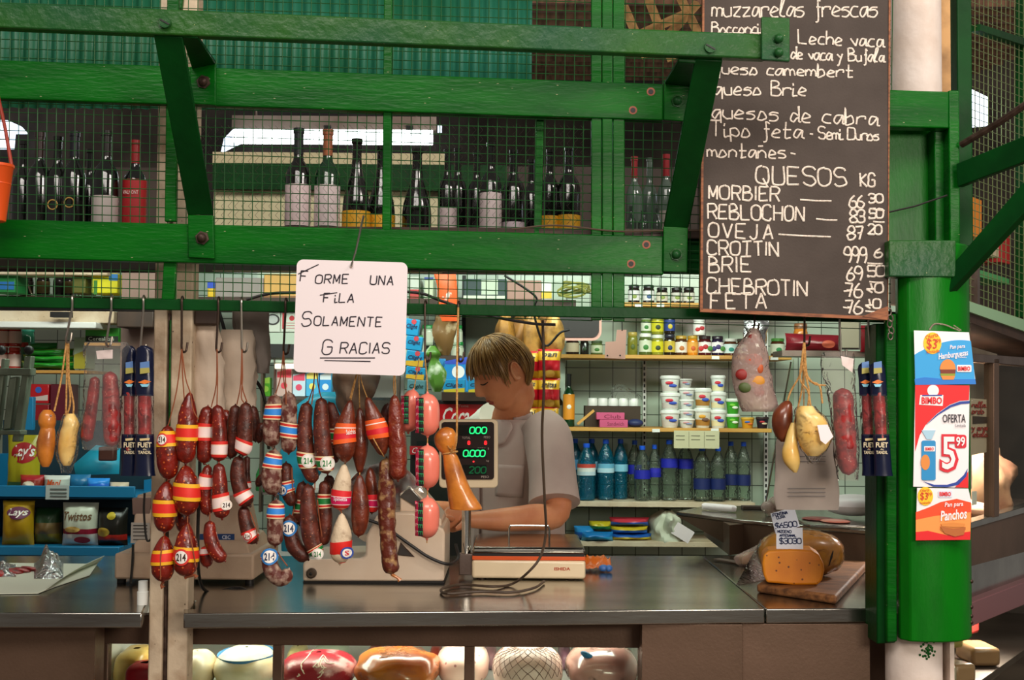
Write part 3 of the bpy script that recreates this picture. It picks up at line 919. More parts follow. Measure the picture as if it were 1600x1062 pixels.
t = poster('offer_poster', 'tall red and white offer poster priced 5.99 on the green column', [(1430, 600), (1515, 602), (1513, 762), (1427, 760)], W_)
pp(t, 'red_field', [(1430, 600), (1515, 602), (1514, 625), (1500, 626), (1484, 632), (1464, 646), (1446, 664), (1437, 680), (1430, 705)], R_, 1)
pp(t, 'blue_swoosh', [(1515, 626), (1500, 627), (1484, 633), (1464, 647), (1447, 664), (1466, 648), (1486, 636), (1502, 631), (1515, 630)], B_, 2)
pp(t, 'blue_swoosh', [(1443, 752), (1460, 757), (1480, 757), (1494, 753), (1506, 742), (1512, 732), (1510, 744), (1498, 757), (1480, 761), (1458, 760)], B_, 2)
pp(t, 'red_corner', [(1513, 736), (1513, 762), (1492, 761), (1504, 750)], R_, 2)
pp(t, 'logo_panel', [(1438, 617), (1474, 617), (1473, 634), (1436, 632)], W_, 2)
pp(t, 'logo_cap', circ(1458, 610, 9, 9), W_, 2)
ftext('logo_text', 'BIMBO', R_, t, 1440, 620, 1472, 631, dP - .003, bold=.03)
pp(t, 'logo_rule', [(1441, 617), (1472, 616.5), (1472, 618), (1441, 618.5)], B_, 3)
ftext('headline', 'OFERTA', flat('#26222c'), t, 1473, 647, 1509, 660, dP - .003, bold=.012)
ftext('small_print', 'Limitada', flat('#55505c'), t, 1493, 662, 1509, 667, dP - .003)
ftext('price_shadow', '5', flat('#d81a30'), t, 1468, 678, 1498, 738, dP - .0025, bold=.055)
ftext('price_text', '5', W_, t, 1472, 682, 1493, 733, dP - .004, bold=.01)
pp(t, 'price_plate', rrect(1492, 679, 1510, 700, 4), flat('#d81a30'), 2)
ftext('price_text', '99', W_, t, 1494, 682, 1508, 697, dP - .004, bold=.02)
pp(t, 'printed_bread_bag', rrect(1440, 688, 1462, 750, 3), flat('#1a8cc8'), 3)
pp(t, 'printed_bread_bag', [(1448, 686), (1440, 672), (1462, 672), (1456, 686)], flat('#a8cfe4'), 3)
pp(t, 'printed_bread', circ(1446, 722, 7, 12), flat('#e08a3c'), 4)
pp(t, 'printed_bread_label', rrect(1444, 697, 1461, 705, 1), W_, 4)
ftext('logo_text', 'BIMBO', R_, t, 1446, 698.5, 1459, 703.5, dP - .005, bold=.02)
t = poster('hot_dog_bun_poster', 'red and white poster advertising hot dog buns, lowest on the green column', [(1433, 762), (1513, 763), (1518, 785), (1516, 843), (1431, 844)], W_)
pp(t, 'red_field', [(1431, 800), (1450, 793), (1470, 784), (1495, 779), (1518, 785), (1516, 843), (1431, 844)], flat('#ee4a1c'), 1)
pp(t, 'orange_glow', [(1431, 812), (1460, 806), (1517, 800), (1516, 832), (1480, 836), (1431, 832)], flat('#f79a4a'), 2)
pp(t, 'red_band', [(1431, 831), (1450, 829), (1480, 836), (1516, 830), (1516, 843), (1431, 844)], R_, 3)
pp(t, 'price_spot', circ(1446, 775, 12, 14.5), Y_, 2)
ftext('price_text', '$3', flat('#d03a18'), t, 1438, 769, 1450, 782, dP - .003, bold=.01)
ftext('price_text', '99', flat('#d03a18'), t, 1449, 769, 1456, 775, dP - .003)
ftext('price_text', 'Oferta', flat('#d03a18'), t, 1438, 763.5, 1452, 768, dP - .003, rot=-.15)
ftext('price_text', 'limitada', flat('#d03a18'), t, 1438, 783, 1454, 787, dP - .003, rot=-.1)
pp(t, 'logo_panel', rrect(1466, 766, 1488, 777, 2), flat('#dfe4f4'), 2)
ftext('logo_text', 'BIMBO', R_, t, 1468, 768, 1486, 775, dP - .003, bold=.03)
ftext('headline', 'Pan para', W_, t, 1476, 784, 1505, 793, dP - .004, rot=-.06, shear=.2, bold=.015)
ftext('headline', 'Panchos', W_, t, 1469, 796, 1511, 812, dP - .004, rot=-.1, shear=.25, bold=.025)
pp(t, 'printed_roll', circ(1489, 826, 20, 7), flat('#c97a32'), 4)
pp(t, 'printed_sausage', [(1470, 818), (1490, 816), (1508, 818), (1506, 823), (1490, 823), (1472, 822)], flat('#e08a3c'), 5)
pp(t, 'printed_roll', [(1469, 822), (1490, 826), (1509, 823), (1506, 835), (1492, 838), (1476, 833)], flat('#b5642a'), 6)
# clear tape stuck above the posters
mb = MB()
mb.tube([P(x, y, 2.918) for x, y in cr([(1452, 515), (1460, 506), (1475, 507), (1488, 512), (1500, 517)], 5)], .0016, 5)
mb.tube([P(1490, 508, 2.918), P(1502, 516, 2.918)], .0012, 5)
tag(mb.build('sticky_tape', 'plastic_milky'), 'wrinkled scraps of clear tape above the blue bun poster', 'tape')
# ============================================================ hooks on the rail
def hook(label, xt, xe, ye, m='hook_steel', yt=None):
    yr = yt or (462 + .0184 * xt)
    o = dF(xt)
    pts = [P(xt + 3, yr + 9, o + .022), P(xt + 2, yr - 1, o + .018), P(xt + 1, yr - 4, o + .006), P(xt, yr, o - .008), P(xt, yr + 16, o - .009)]
    k = 4
    for i in range(1, k + 1):
        f = i / k
        pts.append(P(xt + (xe - xt) * f, yr + 16 + (ye - yr - 16) * f, o - .009 + f * .003))
    pts += [P(xe + 3, ye + 5, o + .0), P(xe + 7, ye + 2, o + .008), P(xe + 9, ye - 10, o + .012)]
    mb = MB(); mb.tube([V(p) for p in cr([tuple(p) for p in pts], 3)], .0026, 8)
    tag(mb.build('meat_hook', m), label, 'hook', 'hooks on the green rail')


hook('steel hook on the rail holding two yellow cheeses at far left', 113, 103, 530)
hook('steel hook on the rail holding the clear bag of salamis on the left', 174, 166, 536)
hook('steel hook on the rail holding the navy sausage packs on the left', 224, 219, 548)
hook('rusty hook in front of the cream post holding the yellow banded chorizos', 284, 284, 545, 'hook_dark')
hook('rusty hook right of the cream post holding white banded red sausages', 341, 338, 545, 'hook_dark')
hook('bright hook over the rail holding dark brown white banded sausages', 377, 378, 545, 'hook_steel')
hook('dark hook beside the white sign holding blue banded sausages', 446, 443, 548, 'hook_dark')
hook('dark hook hidden behind the white sign above the green banded sausages', 493, 493, 560, 'hook_dark')
hook('dark hook hidden behind the white sign above the orange labelled sausages', 560, 560, 575, 'hook_dark')
hook('dark hook just behind the right edge of the white sign', 616, 616, 575, 'hook_dark')
hook('brown hook right of the white sign above the pink sausages', 664, 664, 560, 'hook_dark')
hook('brown hook above the amber smoked cheese left of the vendor', 716, 716, 560, 'hook_dark')
hook('steel hook holding the frosted bag of cold cuts right of the jars', 1179, 1177, 515, 'hook_dark', 490)
hook('dark hook at the right holding the twine tied cheeses', 1257, 1257, 535, 'hook_dark', 489)
hook('steel hook at the right holding the long salami in clear plastic', 1312, 1314, 556, 'hook_steel', 490)
hook('steel hook next to the green column holding navy sausage packs', 1357, 1361, 562, 'hook_steel', 491)


# ============================================================ sausages
FRONT = V((0, -1, 0))


class Saus:
    def __init__(s, pts, rads, d):
        if not isinstance(rads, (list, tuple)): rads = [rads] * len(pts)
        sm = cr([(x, y, r) for (x, y), r in zip(pts, rads)], 10)
        s.c = [P(x, y, d) for x, y, r in sm]
        s.r = [r * d / F for x, y, r in sm]
        s.y = [y for x, y, r in sm]
        L = [0]
        for i in range(1, len(s.c)): L.append(L[-1] + (s.c[i] - s.c[i - 1]).length)
        s.L = L
        s.len = L[-1]

    def at(s, t):
        q = max(0, min(1, t)) * s.len
        i = 0
        while i < len(s.L) - 2 and s.L[i + 1] < q: i += 1
        f = (q - s.L[i]) / max(1e-9, s.L[i + 1] - s.L[i])
        c = s.c[i].lerp(s.c[i + 1], f)
        j0, j1 = max(0, i - 2), min(len(s.c) - 1, i + 3)
        tan = (s.c[j1] - s.c[j0]).normalized()
        R = s.r[i] + (s.r[i + 1] - s.r[i]) * f
        for e in (q, s.len - q):
            if e < R: R = max(.10 * R, R * math.sqrt(max(0, 1 - (1 - e / R) ** 2)))
        return c, tan, R

    def sf(s, t, a, infl=0.0, off=0.0, nz=0.0, seed=0):
        c, tan, R = s.at(t)
        side = tan.cross(FRONT).normalized()
        dirv = side * math.cos(a) + FRONT * math.sin(a)
        R = R * (1 + infl) + off
        p = c + dirv * R
        if nz:
            q = noise.noise(p * 55 + V((seed, 0, 0))) * nz + noise.noise(p * 160 + V((0, seed, 0))) * nz * .4
            p = p + dirv * R * q
        return p

    def t_of(s, y):
        for i in range(len(s.y) - 1):
            if s.y[i] <= y <= s.y[i + 1] or s.y[i] >= y >= s.y[i + 1]:
                f = (y - s.y[i]) / ((s.y[i + 1] - s.y[i]) or 1)
                return (s.L[i] + f * (s.L[i + 1] - s.L[i])) / s.len
        return .5

    def warp(s, d, eps):
        def fn(px, py):
            p = P(px, py, d)
            best, bi = 1e9, 0
            for i, c in enumerate(s.c):
                q = (c.x - p.x) ** 2 + (c.z - p.z) ** 2
                if q < best: best, bi = q, i
            R = s.r[bi] * 1.04 + .0009
            return V((p.x, s.c[bi].y - math.sqrt(max(R * R - best, (.3 * R) ** 2)) - eps, p.z))
        return fn


BANDS = {
    'yr': [(0, .22, '#f2b41a'), (.22, .78, '#e2281c'), (.78, 1, '#f2b41a')],
    'wr': [(0, .2, '#d8261c'), (.2, .26, '#f0d8c0'), (.26, .76, '#f2dcd6'), (.76, .82, '#f0d8c0'), (.82, 1, '#d8261c')],
    'bl': [(0, .1, '#e8cfa0'), (.1, .25, '#d02a20'), (.25, .31, '#efe0c0'), (.31, .71, '#2a86dc'), (.71, .77, '#efe0c0'), (.77, .92, '#d02a20'), (.92, 1, '#e8cfa0')],
    'gr': [(0, .1, '#e8cfa0'), (.1, .26, '#c8281c'), (.26, .32, '#efe0c0'), (.32, .72, '#0f7a32'), (.72, .78, '#efe0c0'), (.78, .92, '#c8281c'), (.92, 1, '#e8cfa0')],
    'or': [(0, .2, '#e85a1a'), (.2, .25, '#f0e4dc'), (.25, .5, '#e85a1a'), (.5, .78, '#d81a2a'), (.78, 1, '#ef5f1a')],
    'pk': [(0, .3, '#e2242c'), (.3, .34, '#f4e0dc'), (.34, .68, '#d8145a'), (.68, .72, '#f4e0dc'), (.72, 1, '#e2241c')],
    'cl': [(0, 1, '#e2241c')]}
SN = [0]


def sausage(label, pts, rads, m, d=2.94, bands=(), badge=None, strings=(), group=None, tail=None, name='sausage', cat='sausage', n=18, nz=.07, band_label=None, text=None):
    """bands: (y0, y1, style, slant); badge: (x, y, r, rim colour, ink colour); strings: polylines of pixels"""
    SN[0] += 3
    S = Saus(pts, rads, d)
    top = S.c[0]
    t = thing(name, label, cat, (top.x, top.y, min(c.z for c in S.c)), group)
    mb = MB()
    N = max(22, int(S.len / .005))
    mb.grid(lambda u, v: S.sf(v, 2 * PI * u, 0, 0, nz, SN[0]), n, N, close_u=True)
    for q in (0, 1):
        c, tan, R = S.at(q)
        mb.ell(c + tan * (R * .2 if q else -R * .2), R * 1.5, R * 1.5, R * 2, 8, 6)
    mb.build('casing', m, t)
    for bd in bands:
        y0, y1, st = bd[:3]
        sl = bd[3] if len(bd) > 3 else 0
        t0, t1 = (S.t_of(y0), S.t_of(y1)) if y0 > 2 else (y0, y1)
        mb = MB()
        cols = []
        for k, (a, b, col) in enumerate(BANDS[st]):
            mb.m = k
            cols.append(flat(col))
            mb.grid(lambda u, v: S.sf(t0 + (t1 - t0) * (a + (b - a) * v) + sl * math.cos(2 * PI * u), 2 * PI * u, .03, .0009, nz * .4, SN[0]), 24, 2, close_u=True)
        mb.build('paper_band', cols, t)
        if text and bd is bands[0]:
            tx, x0, yy0, x1, yy1, col, rot = text
            ftext('printed_word', tx, flat(col), t, x0, yy0, x1, yy1, d, rot=rot, bold=.015, warp=S.warp(d, .0012))
    if badge:
        x, y, r, rim, ink = badge
        wf = S.warp(d, .0014)
        for rr, col, e in ((r, rim, .0012), (r * .76, '#f2ece4', .0017)):
            wf = S.warp(d, e)
            mb = MB()
            mb.grid(lambda u, v: wf(x + rr * v * math.cos(2 * PI * u), y + rr * v * math.sin(2 * PI * u)), 24, 4, close_u=True)
            mb.build('round_badge', flat(col), t)
        ftext('badge_number', '214', flat(ink), t, x - r * .6, y - r * .45, x + r * .6, y + r * .45, d, bold=.03, warp=S.warp(d, .0022))
    for sg in strings:
        m_ = 'twine' if len(sg[0]) > 2 and sg[0][2] == 1 else 'twine_red'
        mb = MB(); mb.tube([P(q[0], q[1], d - (q[3] if len(q) > 3 else 0)) for q in cr([tuple(list(z) + [0] * (4 - len(z))) for z in sg], 3)], .0014, 6)
        mb.build('string', m_, t)
    if tail:
        x, y, m_ = tail
        mb = MB(); mb.tube([S.c[-1], P(x, y, d), P(x + 3, y + 4, d)], [.004, .003, .006], 8); mb.build('tied_end', m_, t)
    return t


g1, g2, g3, g4, g5, g6 = ('chorizos with yellow and red bands', 'red sausages with white and red bands', 'dark sausages with white and red bands', 'mouldy sausages with blue bands', 'brown sausages with green bands', 'fat labelled salamis')
RB, RI = '#d8342a', '#3a2418'
# yellow and red banded chorizos on the cream post
sausage('plump red chorizo with yellow band and round badge, top of the left column', [(262, 664), (262, 685), (263, 715), (264, 749)], [6, 15, 18, 13], 'chorizo', 2.93, [(673, 697, 'yr')], (257, 686, 10, RB, RI), [[(284, 545), (276, 610), (263, 664)]], g1)
sausage('plump red chorizo with yellow band, topmost on the cream post', [(297, 612), (294, 640), (292, 675), (290, 724)], [3, 13, 16, 14], 'chorizo', 2.925, [(663, 688, 'yr')], None, [[(284, 545), (285, 580), (288, 625)], [(284, 545), (290, 590), (297, 612)], [(297, 612), (302, 640, 0, .03), (310, 655, 0, .03)]], g1)
sausage('plump red chorizo with yellow band, second in the left column', [(261, 751), (259, 775), (258, 800), (257, 832)], [5, 17, 18, 13], 'chorizo', 2.93, [(780, 806, 'yr')], None, [[(263, 749), (261, 752)]], g1)
sausage('largest red chorizo with slanted yellow band, right column middle', [(290, 726), (291, 750), (292, 780), (293, 806)], [6, 18, 20, 14], 'chorizo', 2.925, [(754, 781, 'yr', -.035)], None, [[(290, 724), (290, 728)]], g1)
sausage('lowest red chorizo with yellow band in the left column', [(257, 836), (256, 860), (255, 885), (255, 909)], [5, 16, 18, 14], 'chorizo', 2.93, [(858, 881, 'yr', .02)], None, [[(257, 832), (257, 838)], [(256, 838, 0, .025), (251, 870, 0, .028), (251, 905, 0, .024)]], g1, (252, 914, 'twine_red'))
sausage('lowest red chorizo in the right column with white round 214 badge', [(293, 816), (291, 840), (291, 870), (290, 901)], [3, 15, 19, 16], 'chorizo', 2.92, [(853, 875, 'yr', -.02)], (288, 868, 13, RB, RI), [[(293, 806), (293, 820)], [(293, 818, 0, .01), (300, 850, 0, .028), (306, 885, 0, .02)]], g1, (304, 898, 'twine_red'))
sausage('dark red chorizo half hidden behind the lowest yellow banded pair', [(284, 790), (285, 810), (286, 832)], [10, 12, 8], 'chorizo', 2.985, group=g1)
# white and red banded
sausage('thin red sausage with white band, left of the upper pair right of the post', [(325, 634), (321, 660), (320, 690), (319, 724)], [9, 12, 12.5, 12], 'chorizo_thin', 2.945, [(661, 688, 'wr')], None, [[(339, 545), (338, 600), (330, 636)]], g2)
sausage('thin red sausage with low white band, right of the upper pair right of the post', [(339, 632), (342, 660), (343, 690), (342, 721)], [8, 11, 12, 11.5], 'chorizo_thin', 2.93, [(689, 714, 'wr')], None, [[(339, 545), (340, 590), (339, 632)]], g2)
sausage('short red sausage end peeping out behind the white banded upper pair', [(350, 640), (356, 655), (357, 685)], [5, 8, 8], 'chorizo_thin', 2.985, group=g2)
sausage('curved red sausage with white band high, second row right of the post', [(326, 726), (321, 750), (321, 780), (325, 805)], [6, 10.5, 10.5, 9], 'chorizo_thin', 2.945, [(740, 764, 'wr')], None, [[(320, 724), (325, 728)]], g2)
sausage('red sausage with low white band and torn label, second row right of the post', [(342, 723), (343, 750), (345, 780), (347, 810)], [8, 11.5, 12.5, 13], 'chorizo_thin', 2.925, [(771, 797, 'wr', .02)], (356, 788, 8, '#e8d8c8', RI), [[(342, 721), (342, 725)]], g2)
sausage('bare red sausage bending right at the bottom, above the beige register', [(328, 813), (329, 840), (338, 862), (352, 876)], [8, 11, 11.5, 10], 'chorizo_thin', 2.92, strings=[[(328, 800), (328, 815)]], group=g2)
sausage('small red sausage with white collar hanging left of the bare bent one', [(321, 852), (322, 868), (324, 886)], [6, 11, 9], 'chorizo_thin', 2.955, [(854, 866, 'wr')], group=g2)
# dark with white band
sausage('dark brown sausage without band, left of the dark trio', [(368, 632), (366, 660), (364, 690), (360, 716)], [8, 10.5, 11, 9], 'salami_dark', 2.955, strings=[[(378, 545), (376, 600), (370, 632)]], group=g3)
sausage('dark brown sausage with slanted white band in front of the dark trio', [(384, 628), (384, 655), (382, 685), (379, 712)], [8, 11.5, 12.5, 12], 'salami_dark', 2.92, [(686, 709, 'wr', -.05)], None, [[(378, 545), (379, 590), (377, 620), (382, 630)], [(378, 545), (378, 600), (386, 628)]], g3)
sausage('dark brown sausage at the back right of the dark trio', [(395, 634), (398, 655), (399, 690)], [6, 8, 7], 'salami_dark', 2.99, group=g3)
sausage('curved dark sausage with white band at its lower end', [(374, 712), (371, 740), (377, 768), (391, 790)], [9, 12, 12.5, 13], 'salami_dark', 2.94, [(.68, .90, 'wr')], None, [], g3)
sausage('thin dark sausage behind the curved white banded one', [(386, 712), (386, 740), (388, 765)], [5, 5, 5], 'salami_dark', 2.99, [(752, 764, 'wr')], group=g3)
sausage('lowest dark sausage curving right with a white and red badge', [(381, 790), (382, 808), (389, 832), (401, 848)], [8, 10, 11.5, 10], 'salami_dark', 2.95, [(.62, .9, 'wr')], (389, 836, 7, RB, '#7a4a3a'), [[(391, 800), (400, 825, 0, .02), (403, 845)]], group=g3)
# mouldy, blue bands
KB, KI = '#2a7ac0', '#1c2c50'
sausage('mouldy sausage with blue band near its top, upper left below the white sign', [(430, 616), (428, 640), (424, 670), (426, 698)], [11, 13.5, 13.5, 13], 'salami_mould', 2.93, [(631, 655, 'bl', .02)], None, [[(443, 548), (438, 590), (430, 617)], [(443, 548), (443, 590), (448, 615)]], g4)
sausage('mouldy sausage with blue band near its bottom, upper right of its bunch', [(451, 612), (452, 635), (451, 670), (451, 708)], [9, 12, 12.5, 12], 'salami_mould', 2.925, [(684, 709, 'bl', -.02)], None, [[(443, 548), (446, 590), (447, 632, 0, .02)]], g4)
sausage('dark sausage tip behind the upper left blue banded sausage', [(412, 660), (406, 678), (404, 692)], [7, 8, 5], 'salami_dark', 2.985, group=g4)
sausage('mouldy sausage with blue band, second down with a dark bent tip', [(430, 702), (426, 725), (424, 750), (430, 773)], [11, 14, 16, 12], 'salami_mould', 2.93, [(708, 731, 'bl')], None, [], g4)
sausage('small dark tip sticking out left of the second blue banded sausage', [(414, 742), (406, 752), (401, 760)], [8, 7, 4], 'salami_dark', 2.975, group=g4)
sausage('dark sausage with blue band and badge, behind at the second row', [(447, 722), (447, 745), (450, 770), (460, 790)], [10, 11, 11, 8], 'salami_dark', 2.96, [(751, 770, 'bl', .02)], (442, 765, 9, KB, KI), [[(456, 730, 0, .01), (457, 760, 0, .012), (460, 795)]], g4)
sausage('mouldy straight sausage with blue band, third down', [(432, 780), (431, 800), (430, 825), (430, 853)], [10, 13, 12.5, 12], 'salami_mould', 2.935, [(786, 809, 'bl')], None, [], g4)
sausage('brown curved sausage with a large blue 214 badge, left of the slicer', [(453, 804), (454, 830), (462, 856), (482, 874)], [9, 11.5, 12.5, 11], 'salami_dark', 2.945, [], (453, 824, 12.5, KB, KI), [[(460, 795), (456, 806)]], g4)
sausage('lowest mouldy sausage curled like a hook with a blue 214 badge', [(419, 858), (421, 880), (430, 899), (444, 902), (452, 888)], [11, 12, 13, 12, 8], 'salami_mould', 2.93, [(.0, .2, 'bl')], (423, 868, 13, KB, KI), [[(434, 862, 0, .01), (440, 872), (449, 884, 0, .01)]], g4)
# green bands
GB, GI = '#e8e4d8', '#0f7a32'
sausage('brown sausage with slanted green band and badge, left of the green bunch', [(480, 628), (476, 670), (480, 720), (492, 754)], [9, 12, 14, 9], 'salami_green', 2.935, [(706, 731, 'gr', -.03)], (484, 719, 11, GB, GI), [[(493, 560), (490, 600), (481, 630)]], g5)
sausage('brown sausage with green band and 214 badge, front of the green bunch', [(502, 621), (502, 665), (506, 710), (512, 740)], [9, 12.5, 14, 11], 'salami_green', 2.92, [(712, 735, 'gr', -.02)], (513, 723, 11, GB, GI), [[(493, 560), (497, 600), (502, 622)], [(493, 560), (490, 605), (487, 632)]], g5)
sausage('brown sausage bent behind the front green banded one', [(514, 628), (522, 655), (522, 695), (521, 725)], [7, 9.5, 9.5, 8], 'salami_green', 2.975, [(669, 692, 'gr')], None, [], g5)
sausage('long brown sausage with green badge at its lower tip', [(481, 756), (482, 800), (487, 845), (500, 868)], [9, 13.5, 13.5, 10], 'salami_green', 2.93, [(.86, .97, 'gr')], (498, 864, 9, GB, GI), [[(492, 754), (492, 765)]], g5)
sausage('brown sausage with green band half hidden left of the long one', [(474, 752), (470, 775), (467, 800), (468, 820)], [8, 9, 9, 8], 'salami_green', 2.98, [(780, 801, 'gr')], None, [], g5)
sausage('brown sausage with straight green band and orange cord, right of the long one', [(508, 750), (507, 780), (508, 820), (503, 852)], [9, 10.5, 11.5, 10], 'salami_green', 2.95, [(771, 793, 'gr')], None, [[(496, 780, 0, .02), (499, 810, 0, .02), (503, 838, 0, .015)]], g5)
sausage('dark sausage in the shade behind the two green badges', [(512, 742), (516, 760), (516, 790)], [8, 8, 7], 'salami_dark', 2.99, group=g5)
# fat labelled salamis
sausage('fat brown salami with orange label hanging under the white sign', [(548, 624), (544, 645), (539, 675), (539, 705), (540, 723)], [3, 11, 16, 16, 6], 'salamin', 2.92, [(661, 692, 'or', .02)], None, [[(560, 575, 1), (554, 600, 1), (548, 626, 1)], [(560, 575, 1), (551, 605, 1), (547, 622, 1)]], g6, text=('Salchis', 543, 670, 556, 678, '#f4e8e0', -.1))
sausage('brown salami without label between the two orange labelled ones', [(562, 636), (563, 660), (562, 700), (562, 740)], [3, 10, 13, 4], 'salamin', 2.96, [], None, [[(560, 575, 1), (561, 605, 1), (562, 638, 1)]], g6)
sausage('slanted brown salami with orange and red label', [(573, 620), (583, 650), (592, 680), (599, 712)], [4, 13, 16.5, 6], 'salamin', 2.93, [(655, 684, 'or', -.02)], None, [[(560, 575, 1), (566, 600, 1), (574, 622, 1)], [(583, 684, 1, .03), (592, 700, 1, .03), (600, 713, 1)]], g6)
sausage('white mouldy salami with pink label, second under the white sign', [(538, 724), (536, 750), (533, 775), (532, 797)], [3, 13, 15, 14], 'salamin_white', 2.925, [(765, 797, 'pk')], None, [[(540, 722, 1), (538, 726, 1)]], g6, text=('Spinetta', 523, 775, 544, 783, '#f4e8f0', .05))
sausage('dark salami tapering to both ends in the middle of the labelled ones', [(562, 741), (562, 765), (563, 805), (560, 838)], [3, 11, 14.5, 9], 'salamin', 2.935, [], None, [[(562, 738, 1), (562, 744, 1)]], g6)
sausage('dark salami with red label squeezed behind the long flaky one', [(578, 730), (580, 750), (582, 775), (581, 802)], [4, 10, 11, 8], 'salamin', 2.98, [(772, 799, 'pk')], None, [], g6)
sausage('lowest white mouldy salami with red wrapper and blue emblem', [(534, 801), (534, 825), (533, 850), (531, 880)], [3, 13, 16.5, 14], 'salamin_white', 2.92, [(845, 880, 'cl', .03)], None, [[(533, 797), (534, 803)]], g6)
S_ = Saus([(534, 801), (534, 825), (533, 850), (531, 880)], [3, 13, 16.5, 14], 2.92)
for rr, col, e in ((9.5, '#2a4aa0', .0018), (6.8, '#f2ece4', .0026)):
    wf = S_.warp(2.92, e)
    mb = MB(); mb.grid(lambda u, v: wf(544 + rr * v * math.cos(2 * PI * u), 862 + rr * v * math.sin(2 * PI * u)), 24, 4, close_u=True)
    lo_ = [o for o in C.objects if o.get('label', '').startswith('lowest white mouldy')][0]
    mb.build('emblem', flat(col), lo_)
ftext('emblem_mark', 'S', flat('#d8202a'), lo_, 541, 858, 547, 866, 2.92, bold=.03, warp=S_.warp(2.92, .0032))
# long ones
sausage('long glossy red salami right of the orange labels', [(616, 616), (617, 640), (621, 690), (622, 750)], [4, 10, 14, 14], 'salami_long', 2.93, [], None, [[(616, 575, 1), (615, 600, 1), (616, 618, 1)], [(616, 575, 1), (618, 600, 1), (618, 616, 1)]], 'long salamis beside the pink sausages', nz=.12)
sausage('longest flaky salami with a yellow knotted end, in front of the slicer', [(604, 715), (604, 760), (604, 800), (607, 850), (612, 897)], [11, 13.5, 14, 13, 13], 'salami_flaky', 2.95, [], None, [], 'long salamis beside the pink sausages', (622, 903, 'cheese_amber'), nz=.14)
sausage('dark salami shoulder behind the long glossy red one', [(606, 630), (602, 650), (604, 700)], [4, 8, 9], 'salami_dark', 2.99, group='long salamis beside the pink sausages')


# pink mortadella links
def pink(label, pts, rads, d, strings, x0, x1, y0, y1):
    t = sausage(label, pts, rads, 'mortadella', d, [], None, strings, 'pink sausages with a printed strip', name='mortadella_link', nz=.0)
    S = Saus(pts, rads, d)
    wf = S.warp(d, .0006)
    for k, (a, b, c_) in enumerate(((0, 1, '#2a2024'), (0.0, .42, '#c8204a'))):
        wf = S.warp(d, .0006 + .0006 * k)
        mb = MB(); mb.grid(lambda u, v: wf(x0 + (x1 - x0) * (a + (b - a) * u), y0 + (y1 - y0) * v), 6, 16); mb.build('printed_strip', flat(c_), t)
    n = 5
    for i in range(n):
        yy = y0 + (y1 - y0) * (i + .15) / n
        hh = (y1 - y0) / n * .7
        w_ = x1 - x0
        ftext('printed_letter', 'P', flat('#f0a0a8'), t, x0 + 1, yy, x0 + w_ * .42, yy + hh * .6, d, rot=0, bold=.02, warp=S.warp(d, .0019))
        ftext('printed_letter', 'E', flat('#1f9a5a'), t, x0 + w_ * .5, yy, x1 - 1, yy + hh, d, rot=PI / 2, bold=.0, warp=S.warp(d, .0015))
    return t


pink('pink sausage link with printed strip, tilted behind the top one', [(646, 608), (642, 630), (639, 655), (638, 675)], [9, 16, 16, 14], 2.965, [[(655, 560, 1), (650, 590, 1), (647, 607, 1)]], 627, 640, 618, 662)
pink('pink sausage link with printed strip, top of three in the column', [(668, 614), (668, 635), (668, 660), (668, 681)], [14, 18.5, 18.5, 15], 2.92, [[(664, 560, 1), (667, 590, 1), (668, 614, 1)]], 650, 663, 621, 676)
pink('pink sausage link with printed strip, middle of three in the column', [(668, 695), (668, 715), (668, 742), (668, 763)], [13, 18.5, 18.5, 15], 2.92, [[(668, 681, 1), (668, 697, 1)]], 650, 663, 701, 758)
pink('pink sausage link with printed strip, bottom of three in the column', [(668, 776), (668, 796), (667, 822), (667, 841)], [13, 18.5, 18.5, 15], 2.92, [[(668, 763, 1), (668, 778, 1)], [(667, 841, 1), (667, 848, 1)]], 649, 662, 782, 836)

# amber smoked cheese in the shape of a boot
t = thing('smoked_cheese', 'amber boot shaped smoked cheese hanging by twine before the scale display', 'cheese', P(722, 795, 2.93))
rows = [(667, 698, 2), (670, 698, 10), (680, 696, 17), (692, 696, 17), (702, 698, 14), (708, 701, 11), (714, 704, 12), (735, 709, 15), (760, 716, 18), (778, 722, 22), (790, 727, 25), (795, 728, 25), (796, 728, 20)]
mb = MB()
rr = cr(rows, 5)
mb.grid(lambda u, v: (lambda q: P(q[1], q[0], 2.93) + V((math.cos(2 * PI * u) * q[2] * 2.93 / F, math.sin(2 * PI * u) * min(q[2], 18) * .85 * 2.93 / F, 0)))(rr[min(len(rr) - 1, int(v * (len(rr) - 1) + .5))]), 20, len(rr) - 1, close_u=True)
mb.build('cheese_body', 'cheese_amber', t)
mb = MB(); mb.tube([P(x, y, 2.93) for x, y in cr([(716, 480), (714, 570), (714, 640), (713, 690), (706, 707)], 4)], .0024, 6); mb.build('twine', 'twine', t)
mb = MB(); mb.tube([P(703, 707, 2.93) + V((math.cos(a) * .0165, math.sin(a) * .0145, .003 * math.cos(a))) for a in [2 * PI * k / 20 for k in range(21)]], .0022, 6, cap=False)
for k in range(4): mb.tube([P(705, 706, 2.913), P(700 + k * 4, 696 + (k % 2) * 4, 2.905)], .0013, 5)
mb.build('twine_knot', 'twine', t)


